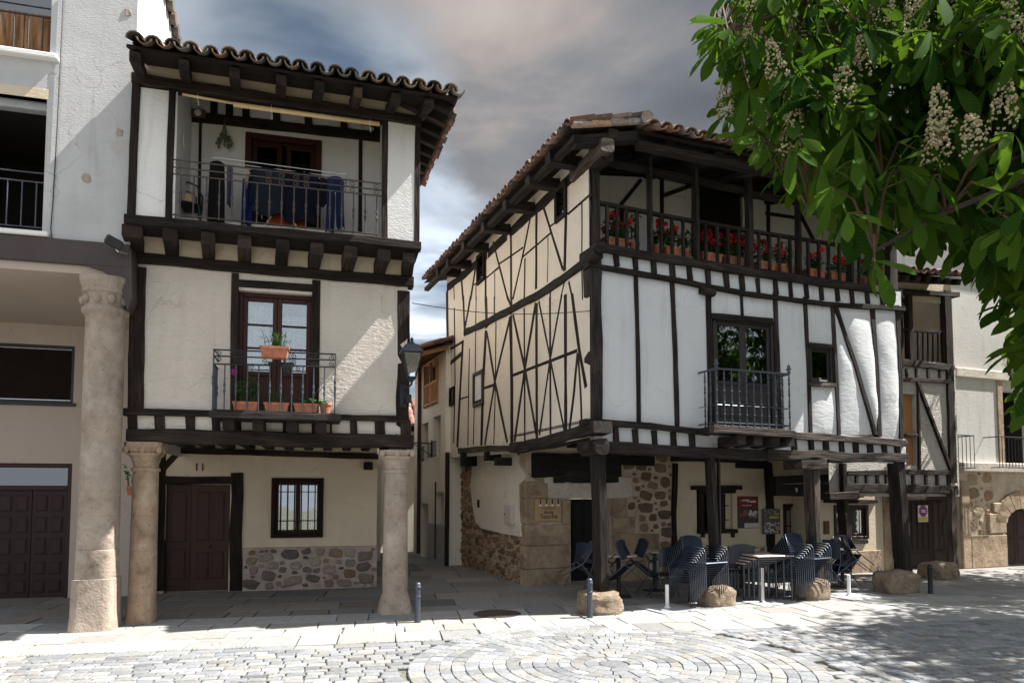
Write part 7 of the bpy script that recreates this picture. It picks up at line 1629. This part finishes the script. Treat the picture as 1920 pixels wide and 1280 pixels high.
m = MB(); m.bbox(-.06, .06, .19, .215, .58, .72, .01); m.build('back_pad', M['cream'], c)
a = H1.Y(371.5, 213, gy - .06); t = lthing(H1, (a.x, gy - .06, a.z), 'wall_clock', 'small brass framed wall clock under the gallery ceiling beam', 'clock'); m = MB(); m.bbox(-.10, .10, -.02, .02, -.06, .06, .01); m.build('case', M['shutter'], t); m = MB(); m.lathe([(.048, 0), (.048, .01), (.04, .012)], (0, 0, 0), 20); o = m.build('dial', M['white'], t); o.rotation_euler = (R(90), 0, 0); o.location = (0, -.02, 0)
a = H1.Y(421, 236, gy - .06); t = lthing(H1, (a.x, gy - .06, a.z), 'herb_bundle', 'bunch of dried herbs hanging upside down on the gallery wall', 'dried herbs'); m = MB(); rs = random.Random(5)
for k in range(16):
    e = V((rs.uniform(-.13, .17), rs.uniform(-.06, .0), -rs.uniform(.22, .36))); m.tube([(0, 0, .05), (e.x * .35, e.y, e.z * .5), e], [.005, .004, .003], 4)
    for q in range(4): f = rs.uniform(.6, 1.0); m.blob((e.x * f, e.y * f, e.z * f), .016, .012, .022, k + q, .4, 6, 5)
m.build('stems', M['rope'], t); m = MB(); m.tube([(0, 0, .12), (0, 0, .0)], .012, 6); m.build('tie', M['twig'], t)
for i, (pa, pb, r_, lab) in enumerate((((342, 177), (438, 194), .018, 'short cream awning pole under the eave beam of the narrow house'), ((438, 196), (712, 233), .032, 'long cream rolled blind under the eave beam of the narrow house'))):
    t = fthing(H1, 'rolled_blind', lab, 'blind'); m = MB(); a, b = H1.Y(*pa, UY + .02), H1.Y(*pb, UY + .02); m.tube([a, b], r_, 12); m.build('roll', M['cream'], t, smooth=True)
    m = MB()
    for f in ((.3,) if i == 0 else (.25, .93)): c = a.lerp(b, f); m.tube([c + V((0, 0, r_ + .03)), c + V((0, -r_ - .004, 0)), c + V((0, 0, -r_ - .01)), c + V((.01, 0, -r_ - .10))], .005, 4)
    m.build('cord', M['white'], t)
a = H1.Y(327, 262, .1); t = lthing(H1, (gx0 + .05, .1, a.z), 'wall_plate', 'pale round plate hung on the left side wall of the top gallery', 'plate'); m = MB(); m.lathe([(.11, 0), (.10, .015), (.06, .012), (.0, .012)], (0, 0, 0), 22); o = m.build('disc', M['pl_upper'], t); o.rotation_euler = (0, R(90), 0)
# --- geraniums on the gallery of house 2
GG = 'potted geraniums along the wooden gallery'; RED = (.50, .012, .014)
def ger(px, w, label, kind='trough', nf=5, seed=0, ph=.34, n=80, pm='terra', y=.15):
    q = H2.Y(px, 470, y); z = zfL + (zfR - zfL) * (q.x - SX) / (RX - SX) + .003; pot_plant(H2, (q.x, y, z), 'potted_geranium' if nf else 'pot_plant', label, 'potted plant', w=w, d=.17 if kind == 'trough' else w, h=.16, kind=kind, ph=ph, n=int(n * 1.4), seed=seed, flower=RED, nf=int(nf * 1.7), group=GG, potmat=pm)
ger(1153, .42, 'red geraniums in a trough beside the corner post of the gallery', nf=9, seed=11, n=120); ger(1190, .17, 'small round pot with a tall leafy stem, left of the second gallery post', 'round', 0, 12, .55, 40)
ger(1233, .17, 'round pot with one red geranium, just right of the second gallery post', 'round', 3, 13, .38, 50); ger(1261, .34, 'trough of red geraniums midway between the second and third gallery posts', nf=7, seed=14, n=100); ger(1285, .17, 'small round pot with thin dark plant, left of the third gallery post', 'round', 0, 15, .42, 50, 'terrad')
ger(1330, .40, 'trough with a large red geranium right of the third gallery post', nf=9, seed=16, n=110); ger(1375, .44, 'trough of deep red geraniums before the dark gallery door', nf=7, seed=17, n=100, pm='terrad'); ger(1395, .16, 'round pot with a tall vine against the fourth gallery post', 'round', 0, 18, .60, 40, 'terrad')
ger(1433, .36, 'trough with a red geranium just right of the fourth gallery post', nf=6, seed=19); ger(1462, .30, 'square pot with a bushy red geranium between fourth and fifth posts', nf=6, seed=20); ger(1483, .34, 'dull trough with dry beige stems, left of the fifth gallery post', nf=0, seed=21, ph=.5, n=40, pm='terrad')
ger(1524, .40, 'trough of red geraniums right of the fifth gallery post', nf=7, seed=22); ger(1567, .42, 'trough with low hanging red geraniums near the chestnut leaves', nf=7, seed=23, ph=.25); ger(1628, .40, 'trough of red geraniums at the right end of the gallery', nf=7, seed=24)
print('p5 ok')
# ================================================================== horse chestnut trees
rt_ = random.Random(2024); nr = np.random.default_rng(9)
def leaflet():
    """obovate leaflet along +x, length 1, folded along the midrib; drooping"""
    prof = [(0, .010), (.18, .042), (.42, .088), (.62, .132), (.78, .138), (.90, .090), (1.0, .006)]
    vs = []; fs = []; uv = []
    for (x, w) in prof:
        d = -.22 * x * x; vs += [(x, -w, d - w * -.30 * 0 + w * .22), (x, 0, d), (x, w, d + w * .22)]
    for i in range(len(prof) - 1):
        a = i * 3; fs += [(a, a + 3, a + 4, a + 1), (a + 1, a + 4, a + 5, a + 2)]
    return np.array(vs), fs
LV, LF = leaflet()
def rotm(axis, ang): return np.array(Matrix.Rotation(ang, 3, axis))
def palmate(n, seed):
    r = random.Random(seed); out = []; sizes = {5: [.62, .85, 1.0, .85, .62], 7: [.45, .68, .90, 1.0, .90, .68, .45], 6: [.5, .75, 1.0, .95, .8, .55]}[n]
    for k in range(n):
        az = math.radians(-135 + 270 * k / (n - 1)) + r.uniform(-.08, .08); droop = R(r.uniform(18, 62)); s = sizes[k] * r.uniform(.9, 1.08)
        v = LV.copy() * s; v = v @ rotm('X', r.uniform(-.35, .35)).T; v = v @ rotm('Y', droop).T; v = v @ rotm('Z', az).T; out.append(v)
    return np.concatenate(out)
PAL = [(n, palmate(n, s)) for s, n in enumerate((7, 7, 5, 6, 7, 5))]
class Foliage:
    def __init__(s): s.v = []; s.f = []; s.c = []; s.n = 0; s.uv = []
    def leaf(s, p, size, direction, tone):
        n, base = PAL[rt_.randrange(len(PAL))]
        d = V(direction); yaw = math.atan2(d.y, d.x); pit = rt_.gauss(0.25, .35); rol = rt_.gauss(0, .35)
        Rm = np.array((Matrix.Rotation(yaw, 3, 'Z') @ Matrix.Rotation(pit, 3, 'Y') @ Matrix.Rotation(rol, 3, 'X')))
        v = base * size @ Rm.T + np.array(p); s.v.append(v); m = len(LV)
        for k in range(n):
            o = s.n + k * m; t = min(1, max(0, tone + rt_.uniform(-.12, .12)))
            s.f.append((o, t))
        s.n += n * m
    def build(s, name, mat, parent):
        V_ = np.concatenate(s.v); base = np.array(LF); F = np.concatenate([base + o for o, _ in s.f]); me = bpy.data.meshes.new(name)
        me.vertices.add(len(V_)); me.vertices.foreach_set('co', V_.ravel().astype(np.float32)); me.loops.add(F.size); me.loops.foreach_set('vertex_index', F.ravel().astype(np.int32)); me.polygons.add(len(F)); me.polygons.foreach_set('loop_start', np.arange(0, F.size, 4, dtype=np.int32)); me.polygons.foreach_set('use_smooth', np.ones(len(F), dtype=bool))
        ca = me.color_attributes.new('tint', 'FLOAT_COLOR', 'CORNER'); tn = np.repeat(np.array([t for _, t in s.f]), base.size); ca.data.foreach_set('color', np.stack([tn, tn, tn, np.ones_like(tn)], 1).ravel().astype(np.float32))
        ul = me.uv_layers.new(name='UVMap'); lu = LV[base.ravel()][:, :2]; ul.data.foreach_set('uv', np.tile(lu, (len(s.f), 1)).ravel().astype(np.float32))
        me.materials.append(mat); me.update(calc_edges=True); o = bpy.data.objects.new(name, me); C.objects.link(o); o.parent = parent; return o
def panicle(mb, p, h, seed):
    """upright candle of cream blossom"""
    r = random.Random(seed); p = V(p); lean = V((r.uniform(-.25, .25), r.uniform(-.25, .25), 1)).normalized(); a = lean.orthogonal().normalized(); b = lean.cross(a)
    for k in range(int(520 * h)+20):
        f = r.random() ** .9; rad = .040 * (1 - f) ** .6 + .008; an = r.uniform(0, 6.283); c = p + lean * (h * f) + (a * math.cos(an) + b * math.sin(an)) * rad * r.uniform(.7, 1.15)
        q = r.uniform(.75, 1.15); mb.cur = (q, q * r.uniform(.85, 1.0), q * r.uniform(.70, .95)) if r.random() < .8 else (q, q * .86, q * .9)
        e = (c - p - lean * (h * f)).normalized() + V((0, 0, -.2)); s = r.uniform(.005, .0085); u = e.orthogonal().normalized(); w = e.cross(u).normalized()
        mb.add([c + u * s, c + w * s, c - u * s, c - w * s, c + e * s * .9, c - e * s * .6], [(0, 1, 4), (1, 2, 4), (2, 3, 4), (3, 0, 4), (1, 0, 5), (2, 1, 5), (3, 2, 5), (0, 3, 5)])
def limb(mb, a, b, r0, r1, sag=.0, n=8, wob=.06):
    a, b = V(a), V(b); L = (b - a).length; pts = []
    for i in range(n + 1):
        t = i / n; p = a.lerp(b, t) + V((0, 0, sag * L * 4 * t * (1 - t))); k = V((noise.noise(p * .9), noise.noise(p * .9 + V((7, 0, 0))), noise.noise(p * .9 + V((0, 7, 0))))) * wob * L * math.sin(math.pi * t); pts.append(p + k)
    mb.tube(pts, [r0 + (r1 - r0) * i / n for i in range(n + 1)], 9); return pts
POLY = [(1345, 50), (1375, 20), (1385, -120), (2150, -120), (2150, 830), (1990, 830), (1930, 720), (1900, 600), (1860, 490), (1800, 420), (1752, 440), (1700, 395), (1640, 440), (1600, 400), (1540, 370), (1480, 320), (1450, 270), (1415, 215), (1395, 150)]
def near_tree():
    t = thing('chestnut_tree', 'horse chestnut with drooping leafy boughs and cream blossom candles overhanging the square', 'tree', (6.6, 1.6, 0))
    O = V((6.6, 1.6, 0)); tr = MB(); limb(tr, (0, 0, -.1), (0, .1, 2.6), .30, .22, 0, 10, .02); tr.lathe([(.42, -.05), (.33, .15), (.29, .5)], (0, 0, 0), 14, .08); tr.build('trunk', M['bark'], t)
    br = MB(); tips = []
    targets = []
    for px_, py_, d in ((1350, 60, 3.1), (1420, 150, 3.4), (1390, 250, 3.6), (1470, 330, 3.3), (1560, 120, 3.6), (1650, 260, 3.2), (1600, 420, 3.4), (1750, 150, 3.0), (1850, 320, 2.8), (1900, 120, 3.2), (1720, 380, 3.9), (1830, 430, 4.3), (1900, 560, 3.6), (1960, 700, 4.4), (1890, 800, 5.6), (1700, -60, 3.6), (1480, -20, 3.9), (1950, 250, 2.6), (1640, 470, 2.7), (1520, 400, 3.0)):
        targets.append(at_depth(px_, py_, d) - O)
    hubs = [V((-2.2, .9, 3.6)), V((-1.6, 1.6, 4.2)), V((-1.2, .6, 3.2)), V((-.9, 2.4, 3.4))]
    for h in hubs: limb(br, (0, .1, 2.4), h, .15, .075, .05)
    for tg in targets:
        h = min(hubs, key=lambda q: (q - tg).length); pts = limb(br, h, tg, .035, .007, .07, 9, .10); tips.append((pts, tg))
    br.build('branch', M['bark'], t)
    fo = Foliage(); fl = MB(); fl.usecol = True; tw = MB()
    # every leaf sits on a twig off some bough; boughs end where the photographed spray ends
    N = 0; tries = 0; cam_ = V((0, 0, EYE)) - O
    allp = [p for pts, _ in tips for p in pts[3:]]
    while N < 1150 and tries < 26000:
        tries += 1; px_, py_ = rt_.uniform(1318, 2100), rt_.uniform(-100, 850)
        if not inpoly(px_, py_, POLY): continue
        f = (px_ - 1318) / 700; d = rt_.uniform(2.7, 4.6) if py_ < 480 else rt_.uniform(2.9, 5.6)
        if py_ > 520 and px_ < 1860: d = rt_.uniform(3.5, 5.5)
        p = at_depth(px_, py_, d) - O
        a = min(allp, key=lambda q: (q - p).length_squared)
        if (a - p).length > 1.5: continue
        dv = p - a; dv = dv.normalized() if dv.length > .01 else V((-1, 0, 0)); dirx = V((dv.x + rt_.gauss(-.2, .5), dv.y + rt_.gauss(-.35, .5), 0))
        fo.leaf(p, rt_.uniform(.17, .26), dirx, rt_.random() ** 1.3); N += 1
        if rt_.random() < .75: m_ = a.lerp(p, .5) + V((0, 0, .10)); tw.tube([a, m_, p], [.0055, .0045, .003], 4)
        if rt_.random() < .035: panicle(fl, p + V((rt_.uniform(-.1, .1), rt_.uniform(-.1, .1), rt_.uniform(-.05, .08))), rt_.uniform(.15, .24), tries)
    # low sprays at the edges of the crown
    for px_, py_, d in ((1335, 45, 3.0), (1345, 85, 3.0), (1365, 110, 3.0), (1365, 210, 3.2), (1385, 230, 3.1), (1405, 235, 2.9), (1430, 265, 2.8), (1480, 280, 2.6), (1500, 260, 2.6), (1560, 350, 2.5), (1540, 310, 2.7), (1590, 400, 2.5), (1640, 490, 2.45), (1700, 400, 2.9), (1600, 300, 2.6), (1680, 310, 2.6), (1750, 330, 2.6), (1800, 400, 3.4), (1860, 480, 2.9), (1905, 420, 2.5), (1880, 360, 2.3), (1905, 60, 2.3), (1900, 250, 2.2), (1745, 60, 2.6)):
        p = at_depth(px_, py_, d) - O; fo.leaf(p, rt_.uniform(.15, .20), V((rt_.gauss(-.4, .5), rt_.gauss(-.8, .4), 0)), rt_.uniform(.35, .9)); a = min(allp, key=lambda q: (q - p).length_squared); tw.tube([a, a.lerp(p, .5) + V((0, 0, .08)), p], [.006, .005, .003], 4)
    for px_, py_, d in ((1355, 200, 3.1), (1420, 210, 3.0), (1410, 110, 3.2), (1585, 170, 2.7), (1625, 110, 2.8), (1520, 190, 2.8), (1490, 230, 2.8), (1500, 60, 3.1), (1655, 30, 2.9), (1880, 210, 2.5), (1770, 230, 2.6), (1750, 290, 2.7), (1830, 260, 2.5), (1900, 60, 2.6), (1480, 260, 2.7), (1720, 20, 3.0), (1760, 270, 2.6)):
        panicle(fl, at_depth(px_, py_ + 25, d) - O, rt_.uniform(.17, .25), px_)
    # upper crown and far side, outside the frame
    for k in range(3200):
        th, ph = rt_.uniform(0, 6.283), math.acos(rt_.uniform(-.25, 1)); r = rt_.uniform(.55, 1.0) ** .6
        p = V((math.sin(ph) * math.cos(th) * 3.3 * r + .6, math.sin(ph) * math.sin(th) * 3.3 * r - .5, 5.6 + math.cos(ph) * 2.9 * r)); w = O + p
        if w.y > .3 and w.x / w.y < .80 and (w.z - EYE) / w.y < .86: continue
        fo.leaf(p, rt_.uniform(.15, .22), V((p.x, p.y, 0)), rt_.random())
    # leaves all along the boughs between the trunk and the sprays
    lp = hubs + [p for pts, _ in tips for p in pts]
    k = 0
    while k < 1500:
        p = rt_.choice(lp) + V((rt_.gauss(.25, .42), rt_.gauss(0, .42), rt_.gauss(.05, .38))); w = O + p; k += 1
        if w.y > .3 and w.x / w.y < .77 and (w.z - EYE) / w.y < .80 and not inpoly(960 + w.x / w.y * FPX, HZ - (w.z - EYE) / w.y * FPX, POLY): continue
        if w.x < 1.6 or math.hypot(w.x, w.y) < 1.9: continue
        fo.leaf(p, rt_.uniform(.16, .24), V((rt_.gauss(-.3, .6), rt_.gauss(-.3, .6), 0)), rt_.random())
        if k % 28 == 0 and w.x / max(w.y, .1) > .8: panicle(fl, p, .2, k)
    fo.build('crown', M['leaf'], t); fl.build('blossom', M['petal'], t); tw.build('twigs', M['twig'], t)
near_tree()
def far_tree(x, y, label, rad=3.6, n=2300, zc=6.2, seed=1, hole=.0):
    t = thing('chestnut_tree', label, 'tree', (x, y, 0)); tr = MB(); limb(tr, (0, 0, -.1), (.1, 0, 3.4), .32, .24, 0, 10, .02); tr.build('trunk', M['bark'], t)
    br = MB(); fo = Foliage(); fl = MB(); fl.usecol = True; cl = []
    for k in range(26):
        th = rt_.uniform(0, 6.283); ph = math.acos(rt_.uniform(-.45, 1)); c = V((math.sin(ph) * math.cos(th) * rad * .78, math.sin(ph) * math.sin(th) * rad * .78, zc + math.cos(ph) * rad * .72)); cl.append(c); limb(br, (.1, 0, 3.2 + rt_.uniform(0, 1)), c, .07, .02, .06)
    br.build('branch', M['bark'], t)
    for k in range(n):
        c = cl[k % len(cl)]; p = c + V((rt_.gauss(0, .55), rt_.gauss(0, .55), rt_.gauss(0, .42))); fo.leaf(p, rt_.uniform(.21, .31), p - V((0, 0, zc)), rt_.random())
        if k % 18 == 0: panicle(fl, p, .22, k)
    fo.build('crown', M['leaf'], t); fl.build('blossom', M['petal'], t)
far_tree(12.2, 7.5, 'second horse chestnut at the right edge, shading the right side of the square', 3.5, 7000, 6.0)
far_tree(13.6, 12.6, 'third horse chestnut at the right, shading the arched stone house', 3.2, 4600, 5.6)
print('p6 ok')
